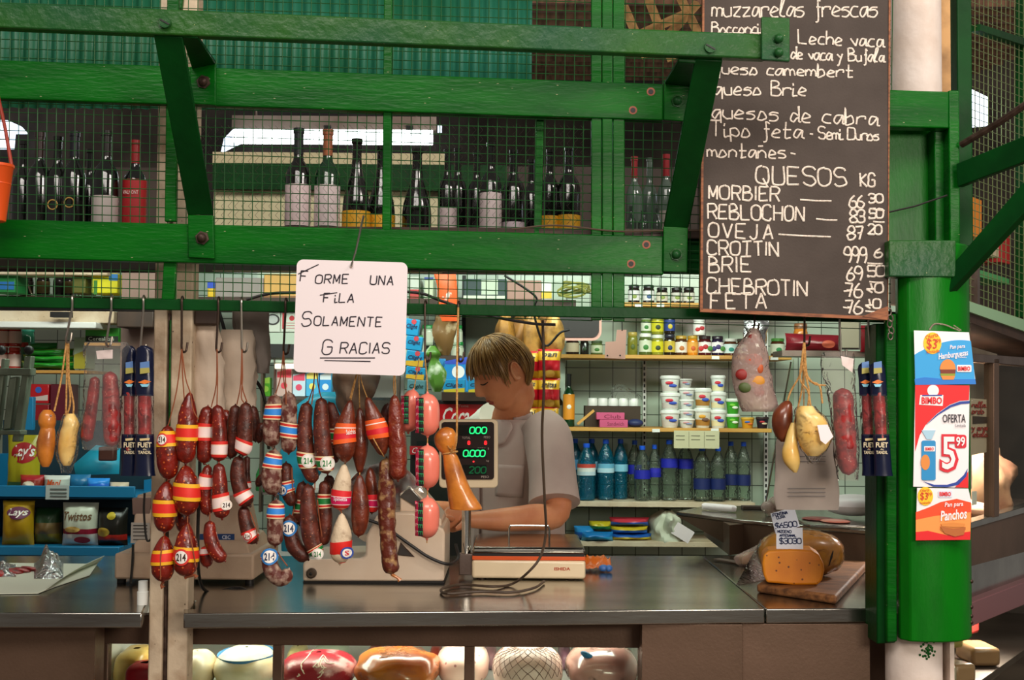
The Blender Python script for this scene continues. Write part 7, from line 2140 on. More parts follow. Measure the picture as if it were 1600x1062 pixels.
# ============================================================ wine shelf above the beam
zs = 1.95
a, b = P(-60, 400, 3.06), P(1100, 400, 3.06)
mb = MB(); mb.box((a.x - .35, .055, zs - .022), (b.x, 1.0, zs)); tag(mb.build('bottle_shelf', 'dark_wood'), 'dark board behind the lower green beam carrying the wine bottles', 'shelf')
BT = [(28, 34, 168, 3.55, 'bottle_dark', None, None, 'dark wine bottle behind the orange bucket'), (53, 36, 178, 3.5, 'bottle_dark', None, '#2a1512', 'dark wine bottle with brown capsule, second from the left'),
      (82, 36, 172, 3.5, 'bottle_dark', None, None, 'dark wine bottle without label left of the gold crest one'), (108, 37, 178, 3.48, 'bottle_dark', None, '#181820', 'dark wine bottle with round gold crest'),
      (133, 30, 160, 3.62, 'bottle_dark', None, None, 'dark wine bottle half hidden behind the slanted white label'), (158, 40, 178, 3.46, 'bottle_dark', '#c9beb8', '#1a1410', 'dark wine bottle with slanted white label left of the red one'),
      (204, 36, 165, 3.48, 'bottle_dark', '#b01c22', '#8a1a1c', 'wine bottle with tall red label near the cream post'),
      (461, 40, 186, 3.48, 'bottle_dark', '#d8c4c4', '#1a2424', 'dark wine bottle with tall pale label, left of the pair under the lamp'), (507, 40, 184, 3.48, 'bottle_green', '#d8c8c8', '#9a5a3a', 'dark wine bottle with copper capsule and tall pale label'),
      (553, 44, 172, 3.5, 'bottle_dark', '#d8a01c', None, 'dark sparkling wine bottle with yellow labels, left of the thin post'), (592, 44, 165, 3.55, 'bottle_dark', '#d8a01c', None, 'dark sparkling wine bottle with yellow label behind the thin post'),
      (648, 46, 158, 3.52, 'bottle_dark', None, None, 'wide dark sparkling bottle without label right of the thin post'), (696, 30, 160, 3.55, 'bottle_dark', '#b8a8a8', None, 'slim dark wine bottle with grey label'),
      (712, 30, 168, 3.65, 'bottle_dark', None, None, 'slim dark wine bottle beside the grey labelled one'), (742, 30, 160, 3.62, 'bottle_dark', None, None, 'slim dark wine bottle between the two pale labels'), (764, 34, 168, 3.5, 'bottle_dark', '#d4c4c4', None, 'dark wine bottle with tall narrow pale label'),
      (800, 36, 160, 3.55, 'bottle_dark', '#ccbcc4', None, 'dark wine bottle with low white label left of the slim post'), (857, 30, 158, 3.5, 'bottle_dark', '#d8a01c', None, 'dark bottle with low yellow label, left of the yellow pair by the double post'),
      (887, 36, 162, 3.5, 'bottle_dark', '#d8a01c', None, 'dark bottle with low yellow label, right of the yellow pair by the double post'), (828, 30, 152, 3.66, 'bottle_dark', None, None, 'dark bottle half hidden behind the slim post'),
      (990, 26, 150, 3.55, 'bottle_clear', None, '#8a1a20', 'clear spirit bottle with red cap right of the double post'), (1014, 26, 152, 3.6, 'bottle_clear', None, None, 'clear spirit bottle in the middle right of the double post'), (1040, 28, 154, 3.55, 'bottle_clear', '#9a9488', '#8a1a20', 'clear spirit bottle with red cap beside the bracket arm')]
for x, w_, h, d, m, lab, cap, l in BT:
    l0, l1 = .16, .42
    if lab == '#d8a01c': l0, l1 = .12, .33
    if lab == '#b01c22': l0, l1 = .05, .62
    if 'tall' in l and lab != '#b01c22': l0, l1 = .17, .52
    if 'low white' in l: l0, l1 = .1, .28
    t = wine(l, x, zs, w_, h, d, m, lab, cap, l0, l1, 'champ' if 'sparkling' in l else 'bord', 'wine bottles behind the mesh')
    k = d / F
    c = P(x, 600, d); c.z = zs
    if 'sparkling' in l and lab:
        mb = MB(); mb.lathe([(w_ * .47 * k, h * .42 * k), (w_ * .40 * k, h * .50 * k)], c, 20, cap=False); mb.build('neck_label', flat('#c8901c'), t)
    if lab == '#b01c22':
        yy = c.z + h * .45 * k
        ftext('printed_word', 'VALMONT', flat('#e8d8d0'), t, x - 12, 297, x + 12, 303, d - w_ * .54 * k)
    if 'crest' in l:
        mb = MB(); mb.tube([c + V((.013 * math.cos(a), -w_ * .51 * k, h * .36 * k + .013 * math.sin(a))) for a in [2 * PI * i / 16 for i in range(17)]], .0018, 6, cap=False); mb.build('gold_crest', flat('#b8924a'), t)
for i, (x, h) in enumerate(((985, 55), (1004, 48), (1026, 52), (1050, 45))):
    k = 3.3 / F; c = P(x, 600, 3.3); c.z = zs
    mb = MB(); lz(mb, c, [(7, 0), (8, 2), (8, h * .6), (3.5, h * .75), (3.2, h)], k, 14); tag(mb.build('small_bottle', 'bottle_clear'), '%s small clear bottle from the left in front row right of the double post' % ORD[i], 'bottle', 'small clear bottles')
t = thing('green_plank', 'dark green plank with cream ledge behind the pale labelled bottles', 'board', P(550, 420, 3.92))
mb = MB(); mb.pbox(332, 258, 790, 295, 3.9, .02); mb.build('plank', 'green_paint_dark', t)
mb = MB(); mb.pbox(332, 240, 700, 257, 3.93, .02); mb.build('ledge', flat('#c4b890'), t)
mb = MB(); mb.pbox(332, 295, 692, 423, 3.93, .02); mb.build('cream_backing', flat('#cfc8a0'), t)
for x0, x1, lab in ((-60, 262, 'dark backing board behind the wine bottles at the left'), (702, 1090, 'dark backing board behind the wine bottles at the right')):
    mb = MB(); mb.pbox(x0, 262, x1, 423, 3.95, .02); tag(mb.build('rack_backing', 'hall_dark'), lab, 'board')
# orange bucket at the left edge
t = thing('orange_bucket', 'orange plastic bucket hanging at the left edge in front of the mesh', 'bucket', P(-8, 345, 2.8))
k = 2.8 / F; c = P(-14, 346, 2.8)
mb = MB(); lz(mb, c, [(20, 0), (22, 1), (31, 84), (33, 86), (33, 90), (31, 90)], k, 28); mb.build('tub', 'orange_plastic', t)
mb = MB(); lz(mb, c, [(28.2, 58), (28.8, 59), (28.4, 61)], k, 28, ); mb.build('rim_ridge', 'orange_plastic', t)
mb = MB(); mb.tube([P(18, 258, 2.8), P(8, 200, 2.8), P(-10, 120, 2.76)], .004, 8); mb.build('cord', flat('#a03a28'), t)

# ============================================================ left side of the stall
DL = 5.0
t = thing('snack_rack', 'turquoise blue snack rack with two tiers at the left', 'rack', (P(90, 800, DL).x, 2.1, 0))
zA, zBk, zB = P(100, 759, DL).z, P(100, 779, DL).z, P(100, 853, DL).z
xa, xb = P(-60, 700, DL).x, P(212, 700, DL).x
ya = P(0, 700, DL).y
mb = MB(); mb.box((xa, ya, zBk), (xb, ya + .012, zA)); mb.box((xa, ya, zBk), (xb, ya + .4, zBk + .01)); mb.build('upper_tray', 'blue_plastic', t, bevel=.003)
mb = MB(); mb.box((xa, ya - .02, zB - .035), (xb - .05, ya + .4, zB)); mb.build('lower_tray', 'blue_plastic', t, bevel=.003)
mb = MB(); mb.box((xa, ya + .4, .3), (xb, ya + .42, P(100, 660, DL).z)); mb.build('back', flat('#0f2f3a'), t)
mb = MB(); mb.box((xa, ya + .3, .0), (xa + .03, ya + .4, 1.3)); mb.box((xb - .05, ya + .3, .0), (xb - .02, ya + .4, 1.2)); mb.build('uprights', 'blue_plastic', t)
mb = MB(); mb.pbox(37, 620, 52, 672, DL, .03); mb.build('corner_upright', 'blue_plastic', t, bevel=.003)
mb = MB(); mb.pbox(71, 758, 108, 780, DL - .003, .002); lb = mb.build('price_slip', flat('#b8c0bc'), t)
for y in (763, 769, 774):
    mb = MB(); mb.pbox(78, y, 104, y + 2, DL - .005, .002); mb.build('printed_line', flat('#5a6460'), lb)
LY = '#a8a01c'
RL = ('', .25, .55, .95, .9, '#a8141c', 'oval')
G_ = 'crisp bags on the blue rack'
pillow('yellow green crisp bag with red oval logo on the upper tier', 12, 668, 64, 758, DL + .12, .05, [(0, .2, '#5a7a2a'), (.2, 1, LY)], group=G_, text=[('', .22, .52, .98, .88, '#a8141c', 'oval'), ("Lay's", .3, .58, .92, .84, '#f4ece6', 't')], zb=zBk + .012)
pillow('brown red snack bag with pale oval on the upper tier', 32, 728, 72, 758, DL + .06, .04, [(0, .75, '#8a2a18'), (.75, 1, '#a01c24')], group=G_, text=[('', .2, .3, .7, .7, '#d8c8b0', 'oval')], zb=zBk + .012)
pillow('white nut bag with orange lettering on the upper tier', 69, 732, 110, 762, DL + .05, .035, [(0, .8, '#b8c0b4'), (.8, 1, '#d0d4cc')], group=G_, text=[('Mani', .2, .45, .75, .8, '#c8501c', 't')], zb=zBk + .012)
pillow('dark blue snack bag right of the white nut bag', 108, 730, 142, 760, DL + .1, .035, [(0, 1, '#1a6a98')], group=G_, zb=zBk + .012)
pillow('bright blue snack bag on the upper tier', 136, 736, 172, 762, DL + .05, .035, [(0, .7, '#1f6ad0'), (.7, 1, '#2a8ae0')], group=G_, text=[('', .3, .1, .7, .4, '#b8863a', 'oval')], zb=zBk + .012)
pillow('white and orange snack bag at the right end of the upper tier', 172, 742, 202, 762, DL + .05, .035, [(0, 1, '#c8b8a0')], group=G_, text=[('', .2, .3, .8, .75, '#d8741c', 'oval')], zb=zBk + .012)
pillow('gold crisp bag with red logo on the lower tier', 4, 784, 54, 852, DL + .04, .05, [(0, .9, '#b08a14'), (.9, 1, '#c8a428')], group=G_, text=[('', .25, .6, .95, .88, '#6a2a4a', 'oval'), ("Lays", .3, .64, .9, .84, '#f0e8e0', 't')], zb=zB)
pillow('dark green and brown snack bag on the lower tier', 54, 796, 98, 852, DL + .08, .05, [(0, .3, '#7a6a1a'), (.3, .6, '#6a5430'), (.6, 1, '#1c3a1c')], group=G_, zb=zB)
pillow('white snack bag with thin brown lettering and red band on the lower tier', 98, 786, 154, 852, DL + .04, .05, [(0, .28, '#d8d4cc'), (.28, .4, '#8a1430'), (.4, 1, '#c8ccb8')], group=G_, text=[('Twistos', .1, .6, .9, .8, '#6a4a2a', 't'), ('', .4, .06, .85, .22, '#b01c24', 'oval'), ('', .15, .32, .6, .46, '#d8b060', 'oval')], zb=zB)
pillow('black snack bag with red and yellow picture on the lower tier', 153, 794, 200, 852, DL + .05, .05, [(0, .15, '#1a1614'), (.15, .3, '#a02018'), (.3, 1, '#1c1a14')], group=G_, text=[('', .05, .25, .5, .5, '#c8a43a', 'oval'), ('', .4, .7, .7, .9, '#c8b02a', 'oval')], zb=zB)
mb = MB(); mb.add([P(115, 725, DL + .2), P(150, 695, DL + .25), P(188, 700, DL + .25), P(186, 740, DL + .2), P(118, 742, DL + .18)], [(0, 1, 2, 3, 4)])
tag(mb.build('turquoise_sheet', flat('#1f9ab8', .4), solid=.002), 'turquoise folded sheet standing behind the small bags on the upper tier', 'sheet')
mb = MB(); mb.pbox(153, 698, 178, 720, DL + .12, .05)
tag(mb.build('brown_block', flat('#4a2418'), bevel=.006), 'dark brown block in front of the turquoise sheet', 'block')
# shelves and packets above the rack
DW = 5.5
zw1 = P(60, 577, DW).z
mb = MB(); a, b = P(-60, 577, DW), P(136, 583, DW); mb.box((a.x, a.y, b.z), (b.x, a.y + .35, a.z)); tag(mb.build('wall_shelf', 'shelf_wood'), 'yellowish shelf with green packets at the upper left', 'shelf')
pillow('green pasta packet lying on top of the stack at the upper left', 44, 523, 90, 536, DW + .1, .05, [(0, 1, '#1f7a2a')], group='green packets', zb=zw1 + 30 * DW / F + .0)
for i in range(3):
    pillow('green packet, %s layer of the stack at the upper left' % ('bottom', 'middle', 'top')[i], 34 + i * 2, 536, 118 - i, 550, DW + .1, .07, [(0, .5, '#1a6a22'), (.5, .8, '#2f9a30'), (.8, 1, '#8a9a3a')], group='green packets', zb=zw1 + i * 10 * DW / F)
jar('teal pot with red lower edge behind the green packets', 41, zw1 + .0, 22, 72, '#3a8a6a', '#3a9a80', '#b83a2a', None, d=DW + .25, group='pots at the upper left', l0=.5, l1=.6)
for i, (x, z_) in enumerate(((2, 0), (22, 0), (4, 36), (22, 36))):
    jar('red pot at the upper left corner, %s' % ('lower left of four', 'lower right of four', 'upper left of four', 'upper right of four')[i], x, zw1 + z_ * (DW + .12) / F, 19, 35, '#a02a20', '#b83a30', '#c8b0a8', None, d=DW + .12, group='pots at the upper left')
pack("pale green and yellow carton standing on the shelf left of the plastic bag", 115, 527, 135, 576, DW + .05, "#a8c0a0", None, (.55, 1, "#a8a02a"), None, group="boxes at the upper left", name="cereal_box", dep=.12, cat="box")
for lab, x0, y0, x1, y1, c_, tx in (('green cracker box with black band behind the hanging salami bag', 133, 512, 186, 534, '#2f9a24', 'Cereal'),):
    pack(lab, x0, y0, x1, y1, DW, c_, None, (.99, 1.0, '#102010'), None, group='boxes at the upper left', name='cracker_box', dep=.12, cat='box')
    q_ = C.objects[-1].parent
    mb = MB(); mb.pbox(134, 525, 185, 534, DW - .003, .002); mb.build('printed_band', flat('#182418'), q_)
    ftext('printed_word', 'Cerealitas', flat('#dfe8d8'), q_, 138, 526, 178, 532, DW - .004)
mb = MB(); a, b = P(132, 535, DW - .05), P(190, 540, DW - .05); mb.box((a.x, a.y, b.z), (b.x, a.y + .35, a.z)); tag(mb.build('wall_shelf', 'shelf_wood'), 'short shelf under the green cracker box', 'shelf')
zr = P(80, 672, DW).z
mb = MB(); a, b = P(-60, 672, DW), P(150, 680, DW); mb.box((a.x, a.y, b.z), (b.x, a.y + .4, a.z)); tag(mb.build('wall_shelf', 'dark_wood'), 'dark shelf carrying the red boxes at the left', 'shelf')
for i, (x0, y0, x1, y1, c_, lab) in enumerate(((47, 600, 76, 630, '#b0141c', 'upper red box with blue oval at the left'), (50, 632, 76, 671, '#8a1218', 'lower red box at the left'), (78, 600, 104, 671, '#5a1424', 'maroon box beside the red ones'))):
    pack(lab, x0, y0, x1, y1, DW, c_, None, (.7, .85, '#c8b8b0') if i == 0 else None, (.45, .3, 5, '#2a5ab0') if i == 0 else None, group='red boxes at the left', name='carton', dep=.15, cat='box')
# beige ledges, pale band and brown box at top left
for lab, x0, y0, x1, y1, d, m in (('beige fascia board along the top left under the green rail', -60, 486, 178, 503, 5.4, 'cream_paint'), ('white lamp ledge below the beige fascia', -60, 503, 150, 511, 5.35, 'white_plastic'), ('pale beige cornice behind the mesh at the top left', -60, 412, 168, 428, 5.4, 'cream_paint')):
    mb = MB(); mb.pbox(x0, y0, x1, y1, d, .15); tag(mb.build('ledge_board', m, bevel=.004), lab, 'board')
mb = MB(); mb.pbox(185, 405, 262, 700, 5.35, .06); tag(mb.build('wall_panel', 'wall_mauve'), 'plain mauve wall panel left of the cream post', 'panel')
mb = MB(); mb.pbox(182, 482, 240, 511, 5.2, .15); tag(mb.build('wooden_bracket', 'dark_wood', bevel=.004), 'dark brown wooden block under the rail left of the cream post', 'bracket')
mb = MB(); mb.pbox(303, 482, 340, 507, 3.06, .03); tag(mb.build('wooden_bracket', 'dark_wood', bevel=.004), 'dark wooden bracket with a round screw right of the cream post', 'bracket')
mb = MB(); mb.pbox(78, 487, 108, 495, 5.3, .05); tag(mb.build('black_box', 'black'), 'small black box fixed on the beige fascia', 'box')
for i, (x0, y0, x1, c_, lab) in enumerate(((-10, 430, 24, '#1f7a3a', 'green and blue packet behind the mesh at the far left'), (142, 427, 184, '#e0d818', 'yellow packet with blue corner behind the mesh left of the cream post'), (112, 430, 134, '#5a5a1a', 'olive packet behind the mesh at the left'))):
    hbox('packet', lab, x0, y0, x1, c_, 'packet', 5.45, .15, 466, ((x0 + 8, 440, x1 - 2, 452, '#1f6ab0'),) if i == 0 else (((170, 428, 184, 438, '#2a7ac0'), (146, 438, 152, 460, '#3a7a2a')) if i == 1 else ()))
for i, x in enumerate((38, 64, 90, 106)):
    jar('%s dark bottle top from the left behind the mesh above the left hooks' % ORD[i], x, zh + .001, 20, 36, '#1c130c', '#241a12', '#7a6a3a' if i % 2 else '#2a2018', None, d=5.7, group='dark bottles at the top left')
t = thing('tongs', 'steel tongs lying behind the mesh at the top left', 'tongs', P(42, 462, 5.66))
mb = MB(); mb.tube([P(x, y, 5.66) for x, y in cr([(34, 464), (33, 443), (38, 437), (44, 444), (51, 464)], 4)], .005, 8); mb.build('arm', 'chrome', t)
mb = MB(); mb.tube([P(114, 428, 5.66), P(124, 465, 5.64)], .004, 8); tag(mb.build('skewer', 'chrome'), 'single steel skewer leaning behind the mesh at the top left', 'skewer')
# old grey green slicing machine / platform at far left
t = thing('metal_stand', 'old grey green metal stand with round black knobs at the far left', 'stand', P(20, 850, 4.3))
grm = mat('grey_green', '#8a9682', .45, metal=.5, col2='#6f7a68', scale=9)
for q in (((2, 560), (9, 560), (-6, 690), (-14, 690)), ((38, 556), (49, 556), (30, 690), (18, 690)), ((14, 590), (26, 588), (16, 670), (4, 672))):
    mb = MB(); mb.prism([P(x, y, 4.3) for x, y in q], (0, .04, 0)); mb.build('upright', grm, t, bevel=.004)
mb = MB(); mb.pbox(-20, 575, 48, 586, 4.28, .05); mb.build('cross_bar', grm, t, bevel=.003)
mb = MB(); mb.pbox(-20, 672, 32, 679, 4.28, .06); mb.build('cross_bar', grm, t, bevel=.003)
for x in (2, 45):
    mb = MB(); mb.ell(P(x, 547, 4.3), .016, .016, .016, 14, 10); mb.build('knob', 'black', t)
mb = MB(); p = P(-5, 680, 4.3); mb.box((p.x - .10, p.y, ZC), (p.x - .02, p.y + .06, p.z)); mb.build('base_column', grm, t, bevel=.004)

# ============================================================ hams in the display case
def dcz(px, d): return P(px, 600, d).x
def lump(name, label, x0, x1, ytop, d, m, sy=.10, cat='ham', sub=None, k2=1.0, power=2.4, wr=.05):
    """rounded piece resting on the case shelf; pixels give its width and top"""
    d += .1
    a, b = P(x0, 1040, d), P(x1, 1040, d)
    zt = P((x0 + x1) / 2, ytop, d).z
    c = V(((a.x + b.x) / 2, a.y, (ZD + zt) / 2))
    rx, rz = (b.x - a.x) / 2, (zt - ZD) / 2
    t = thing(name, label, cat, (c.x, c.y, ZD), 'meats and cheeses in the display case')
    mb = MB()

    def fn(u, v):
        th, ph = 2 * PI * u, .03 + (PI - .06) * v
        s = lambda q, e: math.copysign(abs(q) ** (2 / e), q)
        dx, dy, dz = s(math.cos(th), power) * s(math.sin(ph), power), s(math.sin(th), power) * s(math.sin(ph), power), s(math.cos(ph), power)
        w = 1 + wr * noise.noise(V((dx * 2 + x0, dy * 2, dz * 2)))
        return c + V((dx * rx * w, dy * sy * w, dz * rz * (w if dz > 0 else 1)))
    mb.grid(fn, 36, 22, close_u=True)
    mb.build('piece', m, t, sharp=3)
    return t, c, rx, rz


mat('mortadella_pale', '#e8c8bc', .4, col2='#d8a898', scale=9, lo=.55, hi=.7)
mat('cured_cut', '#9c2430', .35, col2='#d89a98', scale=13, lo=.52, hi=.60, stretch=(1, 1, 1.6))
mat('ham_orange', '#c8742c', .3, col2='#a8481c', scale=9, coat=.5)
mat('ham_pink', '#c89a8c', .25, col2='#b8807a', scale=5, coat=.6)
mat('cheese_white', '#e6dcbe', .4, col2='#d8c89a', scale=14)
mat('fat', '#ecd8c4', .5)
lump('yellow_cheese', 'block of yellow cheese in film at the left end of the display case', 188, 240, 1012, 3.22, 'cheese_pale', .09, 'cheese', power=4)
lump('red_cheese', 'red waxed cheese wedge left of the cream post in the display case', 204, 250, 1034, 3.12, mat('red_wax', '#b0182c', .4), .06, 'cheese', power=5)
t, c, rx, rz = lump('wrapped_sausage', 'pale sausage roll in tied film just right of the cream post', 280, 336, 1016, 3.2, mat('roll_pale', '#d8b890', .35, col2='#e8d8b8', scale=10), .09, 'sausage')
t, c, rx, rz = lump('white_cheese', 'large white cheese with blue printed stripe in the display case', 338, 432, 1010, 3.24, 'cheese_white', .12, 'cheese')
mb = MB(); mb.lathe([(rx * .9, -.004), (rx * .93, .004)], c + V((0, 0, rz * .62)), 40, sy=.12 / rx, cap=False); mb.build('printed_stripe', flat('#4a8ac0'), t)
t, c, rx, rz = lump('cured_ham', 'dark red cured ham with marbled cut face in the display case', 440, 556, 1018, 3.22, 'cured_cut', .10, power=2.6)
mb = MB()
rnd = random.Random(12)
for i in range(9):
    x, y = rnd.uniform(462, 540), rnd.uniform(1030, 1062)
    pts = [(x, y)]
    for k in range(4): pts.append((pts[-1][0] + rnd.uniform(-4, 12), pts[-1][1] + rnd.uniform(-9, 6)))
    def yc(px, py):
        p = P(px, py, 3.22); dx, dz = (p.x - c.x) / rx, (p.z - c.z) / rz
        k = max(0.02, 1 - abs(dx) ** 2.6 - abs(dz) ** 2.6) ** (1 / 2.6)
        return V((p.x, c.y - .104 * k, p.z))
    mb.tube([yc(*q) for q in cr(pts, 3)], .0016, 5)
mb.build('fat_vein', 'fat', t)
t, c, rx, rz = lump('wrapped_ham', 'orange brown ham in shiny film in the middle of the display case', 557, 686, 1012, 3.2, 'ham_orange', .12, wr=.12)
mb = MB(); mb.grid(lambda u, v: c + V((math.cos(2 * PI * u) * rx * 1.02 * math.sin(.1 + 1.9 * v), math.sin(2 * PI * u) * .125 * math.sin(.1 + 1.9 * v), rz * 1.05 * math.cos(.1 + 1.9 * v) + .006 * noise.noise(V((u * 14, v * 9, 3))))), 36, 18, close_u=True); mb.build('film', 'plastic_wrap', t)
t, c, rx, rz = lump('mortadella_roll', 'pale pink mortadella roll with dark flecks behind the right mullion', 684, 764, 1006, 3.3, mat('mortadella_cut', '#e8c4b8', .4, spots='#b07878', sscale=40, ssize=.16), .1, power=2.8)
t, c, rx, rz = lump('netted_ham', 'pale round ham in white netting in the display case', 770, 878, 1008, 3.2, 'mortadella_pale', .12)
mb = MB()
for s in (-1, 1):
    for i in range(24):
        pts = []
        for j in range(11):
            ph = .25 + 1.35 * j / 10
            th = 2 * PI * i / 24 + s * j * .09
            sp = lambda q: math.copysign(abs(q) ** (2 / 2.4), q)
            pts.append(c + V((sp(math.cos(th)) * sp(math.sin(ph)) * rx * 1.015, sp(math.sin(th)) * sp(math.sin(ph)) * .122, sp(math.cos(ph)) * rz * 1.015)))
        mb.tube(pts, .0007, 4)
mb.build('netting', flat('#8a6a60'), t)
t, c, rx, rz = lump('pink_ham', 'large pink ham in film at the right end of the display case', 884, 996, 1006, 3.22, 'ham_pink', .13)
mb = MB(); mb.ell(c + V((-rx * .45, -.085, rz * .78)), .02, .012, .008, 12, 6, Matrix.Rotation(.5, 3, 'Y')); mb.build('blue_label', flat('#1f7ab0'), t)
mb = MB(); mb.grid(lambda u, v: c + V((math.cos(2 * PI * u) * rx * 1.03 * math.sin(.1 + 1.9 * v), math.sin(2 * PI * u) * .135 * math.sin(.1 + 1.9 * v), rz * 1.05 * math.cos(.1 + 1.9 * v) + .005 * noise.noise(V((u * 12, v * 9, 5))))), 36, 18, close_u=True); mb.build('film', 'plastic_wrap', t)
for i, (x0, x1, y, c_) in enumerate(((452, 478, 1008, '#d8c88a'), (490, 545, 1006, '#b8c8b0'), (575, 600, 1008, '#8a3a30'), (672, 690, 1008, '#a83a2c'), (756, 776, 1008, '#a87a80'), (872, 892, 1008, '#8a6070'))):
    lump('wrapped_cheese', '%s piece from the left in the rear row of the display case' % ORD[i], x0, x1, y, 3.5, flat(c_, .35), .08, 'cheese', power=3)

# ============================================================ neighbouring stall to the right
nd = unit(.55, .83)
n0 = V((px_x(1500, 3.55), .55, 0))
nn = unit(.83, -.55)


def NP(s, z, o=0.0): return n0 + nd * s + nn * o + V((0, 0, z))


def nz(px, py):
    """height and distance along the neighbour's front for a pixel"""
    r = ray(px, py)
    k = (n0 - CAM).dot(nn) / r.dot(nn)
    p = CAM + r * k
    return (p - n0).dot(nd), p.z


def nquad(mb, pts, th=.02, o=0.0):
    q = [nz(*p) for p in pts]
    return mb.prism([NP(s, z, o) for s, z in q], tuple(-nn * th))


NS = thing('neighbour_case', 'steel and glass display case of the neighbouring stall at the right edge', 'display case', NP(.5, 0))
for name, pts, m, th, o in (('counter_rim', [(1480, 947), (1700, 865), (1700, 897), (1480, 985)], flat('#7a4f52', .35), .06, .03), ('counter_top', [(1480, 893), (1700, 835), (1700, 868), (1480, 950)], 'steel', .02, 0),
                            ('case_front', [(1480, 826), (1700, 768), (1700, 836), (1480, 895)], 'steel_brown', .03, 0), ('glass_rail', [(1480, 826), (1700, 762), (1700, 772), (1480, 836)], 'steel', .04, .005),
                            ('upright', [(1548, 560), (1556, 560), (1556, 806), (1548, 808)], 'steel_brown', .03, .01), ('top_rail', [(1480, 550), (1700, 565), (1700, 580), (1480, 562)], 'steel_dull', .05, .01)):
    mb = MB(); nquad(mb, pts, th, o); mb.build(name, m, NS, bevel=.002)
mb = MB(); nquad(mb, [(1480, 562), (1700, 578), (1700, 765), (1480, 828)], .005, 0); mb.build('glass_pane', 'pane_thin', NS)
mb = MB(); nquad(mb, [(1480, 985), (1700, 895), (1700, 1180), (1480, 1180)], .005, -.01); mb.build('glass_pane', 'pane_thin', NS)
s0, zlow = nz(1560, 1005)
mb = MB(); mb.prism([NP(.2, .72, -.02), NP(1.6, .72, -.02), NP(1.6, .72, -.27), NP(.2, .72, -.27)], (0, 0, .02)); mb.build('case_floor', 'steel_dull', NS)
mb = MB(); mb.prism([NP(.2, .50, -.27), NP(1.6, .50, -.27), NP(1.6, .50, -.28), NP(.2, .50, -.28)], (0, 0, 1.25)); mb.build('case_back', mat('case_back', '#a89a88', .5, col2='#8a7866', scale=3), NS)
st, zt2 = nz(1560, 800)
mb = MB(); mb.prism([NP(.2, zt2 - .06, -.03), NP(1.6, zt2 - .06, -.03), NP(1.6, zt2 - .06, -.26), NP(.2, zt2 - .06, -.26)], (0, 0, .02)); mb.build('upper_shelf', 'steel_dull', NS)
for i, (px, w_, h_, m, lab) in enumerate(((1535, .10, .05, mat('wrap_red', '#b02a34', .3, col2='#d8c0c0', scale=12), 'red wrapped cuts low in the neighbouring glass case'), (1570, .09, .06, mat('wrap_pale', '#d8b8a0', .3, col2='#b88a6a', scale=12), 'pale film wrapped cuts in the neighbouring glass case'), (1592, .12, .22, mat('ham_leg', '#b08a6a', .35, col2='#7a4a3a', scale=6), 'large ham leg in film inside the neighbouring glass case'))):
    s, z = nz(px, 800)
    c = NP(s + .05, zt2 - .04 + h_ * .5, -.15)
    mb = MB(); mb.grid(lambda u, v: c + V((w_ * math.cos(2 * PI * u) * math.sin(.02 + 3.1 * v), w_ * .7 * math.sin(2 * PI * u) * math.sin(.02 + 3.1 * v), h_ * .55 * math.cos(.02 + 3.1 * v))) * (1 + .35 * noise.noise(V((math.cos(2 * PI * u) * 2 + px, math.sin(2 * PI * u) * 2, v * 5)))), 28, 18, close_u=True); tag(mb.build('wrapped_meat', m, sharp=3), lab, 'meat')
for i, (px, py, sz, c_) in enumerate(((1530, 960, .07, '#b8b888'), (1558, 970, .08, '#a8a05a'), (1590, 965, .07, '#b83a34'), (1525, 1010, .07, '#a8a08a'), (1575, 1040, .09, '#8a6a4a'), (1535, 1050, .08, '#9a7a5a'))):
    s, z = nz(px, py)
    c = NP(s, .742 + (.057 if i < 3 else 0), -.17 if i < 3 else -.09)
    mb = MB(); mb.obox(c + V((0, 0, .03)), sz * 1.6, sz, .055, rz=.4 * i); tag(mb.build('packet', flat(c_, .3), bevel=.012), 'shiny packet in the lower case of the neighbouring stall, %s' % ('upper left', 'upper middle', 'red one at the edge', 'middle left', 'lower right', 'lower left')[i], 'packet', 'packets in the neighbouring lower case')
t = thing('window_notice', 'paper notice with red handwriting fixed inside the neighbouring glass', 'notice', NP(*nz(1535, 690), -.02))
mb = MB(); nquad(mb, [(1521, 622), (1550, 624), (1550, 706), (1521, 712)], .002, -.012); mb.build('sheet', flat('#b8a894'), t)
for s_, x, y in (('ralla', 1524, 636), ('orob', 1524, 646), ('y anar', 1524, 672), ('etalo', 1526, 682)):
    mb = MB(); strokes(mb, s_, lambda a, b: (lambda q: NP(q[0], q[1], -.009))(nz(x + a, y - b)), 8, .0018, .6, .1); mb.build('red_writing', flat('#8a2a24'), t)
mb = MB(); nquad(mb, [(1526, 650), (1548, 651), (1548, 661), (1526, 662)], .001, -.010); mb.build('dark_patch', flat('#3a2a24'), t)
mb = MB(); nquad(mb, [(1516, 700), (1546, 702), (1546, 765), (1516, 770)], .002, -.05); tag(mb.build('white_sheet', 'paper_grey'), 'pale crumpled sheet inside the glass beside the offer poster', 'paper')
t = thing('case_ticket', 'small white price ticket standing in the neighbouring case', 'price ticket', NP(*nz(1540, 790), -.02))
mb = MB(); nquad(mb, [(1536, 768), (1543, 768), (1543, 789), (1536, 790)], .002, -.03); mb.build('card', 'white_plastic', t)
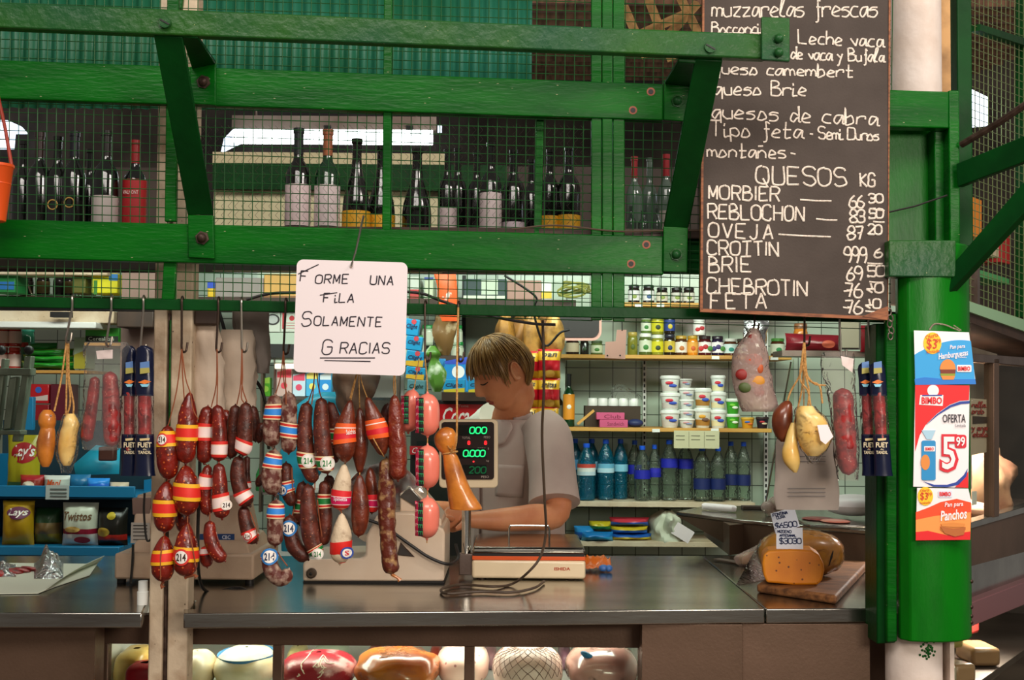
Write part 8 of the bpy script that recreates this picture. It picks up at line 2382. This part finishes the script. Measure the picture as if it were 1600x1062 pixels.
# neighbour's awning ledge, dark soffit and mesh screen
NT = thing('neighbour_screen', 'green wire mesh screen and ledge above the neighbouring stall', 'screen', NP(.5, 1.6))
mb = MB(); nquad(mb, [(1480, 470), (1700, 540), (1700, 560), (1480, 486)], .05, .05); mb.build('ledge', flat('#8ab08a'), NT)
mb = MB(); nquad(mb, [(1480, 486), (1700, 560), (1700, 575), (1480, 500)], .2, .04); mb.build('soffit', 'dark_wood', NT)
mb = MB()
for i in range(26):
    x = 1505 + i * 7
    nz0, nz1 = nz(x, -60), nz(x, 478 + (x - 1515) * .32)
    mb.tube([NP(nz0[0], nz0[1], .02), NP(nz1[0], nz1[1], .02)], .0012, 4)
for j in range(46):
    y = -70 + j * 12
    mb.tube([NP(*nz(1500, y + .0), .02), NP(*nz(1690, y + 190 * (.36 - (y / 480) * .03)), .02)], .0012, 4)
mb.build('wire_mesh', mat('brass_wire', '#7a8a5a', .5, metal=.3), NT)
mb = MB(); nquad(mb, [(1592, -60), (1612, -60), (1612, 500), (1592, 495)], .04, .03); mb.build('post', 'green_paint_dark', NT)
mb = MB(); nquad(mb, [(1515, 40), (1640, 78), (1640, 90), (1515, 50)], .03, .03); mb.build('cross_bar', 'green_paint_dark', NT)
mb = MB(); nquad(mb, [(1510, 420), (1514, 420), (1514, 482), (1510, 482)], .03, .03); mb.build('latch', 'steel_dull', NT)
for i, (pts, c_, lab) in enumerate((([(1520, 300), (1550, 312), (1550, 372), (1520, 362)], '#d8801c', 'orange goods behind the neighbouring mesh'), ([(1578, 360), (1594, 365), (1594, 412), (1578, 408)], '#b02a2c', 'red packet behind the neighbouring mesh'), ([(1552, 370), (1576, 378), (1576, 402), (1552, 396)], '#c8b89a', 'pale packets behind the neighbouring mesh'), ([(1520, 412), (1592, 435), (1592, 444), (1520, 424)], '#4a9a5a', 'green edged shelf behind the neighbouring mesh'), ([(1520, 130), (1560, 150), (1560, 195), (1520, 175)], '#a8c8d8', 'bluish window light seen through the neighbouring mesh'))):
    mb = MB(); nquad(mb, pts, .08, -.03); tag(mb.build('goods', flat(c_) if i < 4 else 'window_day'), lab, 'goods' if i < 4 else 'window')
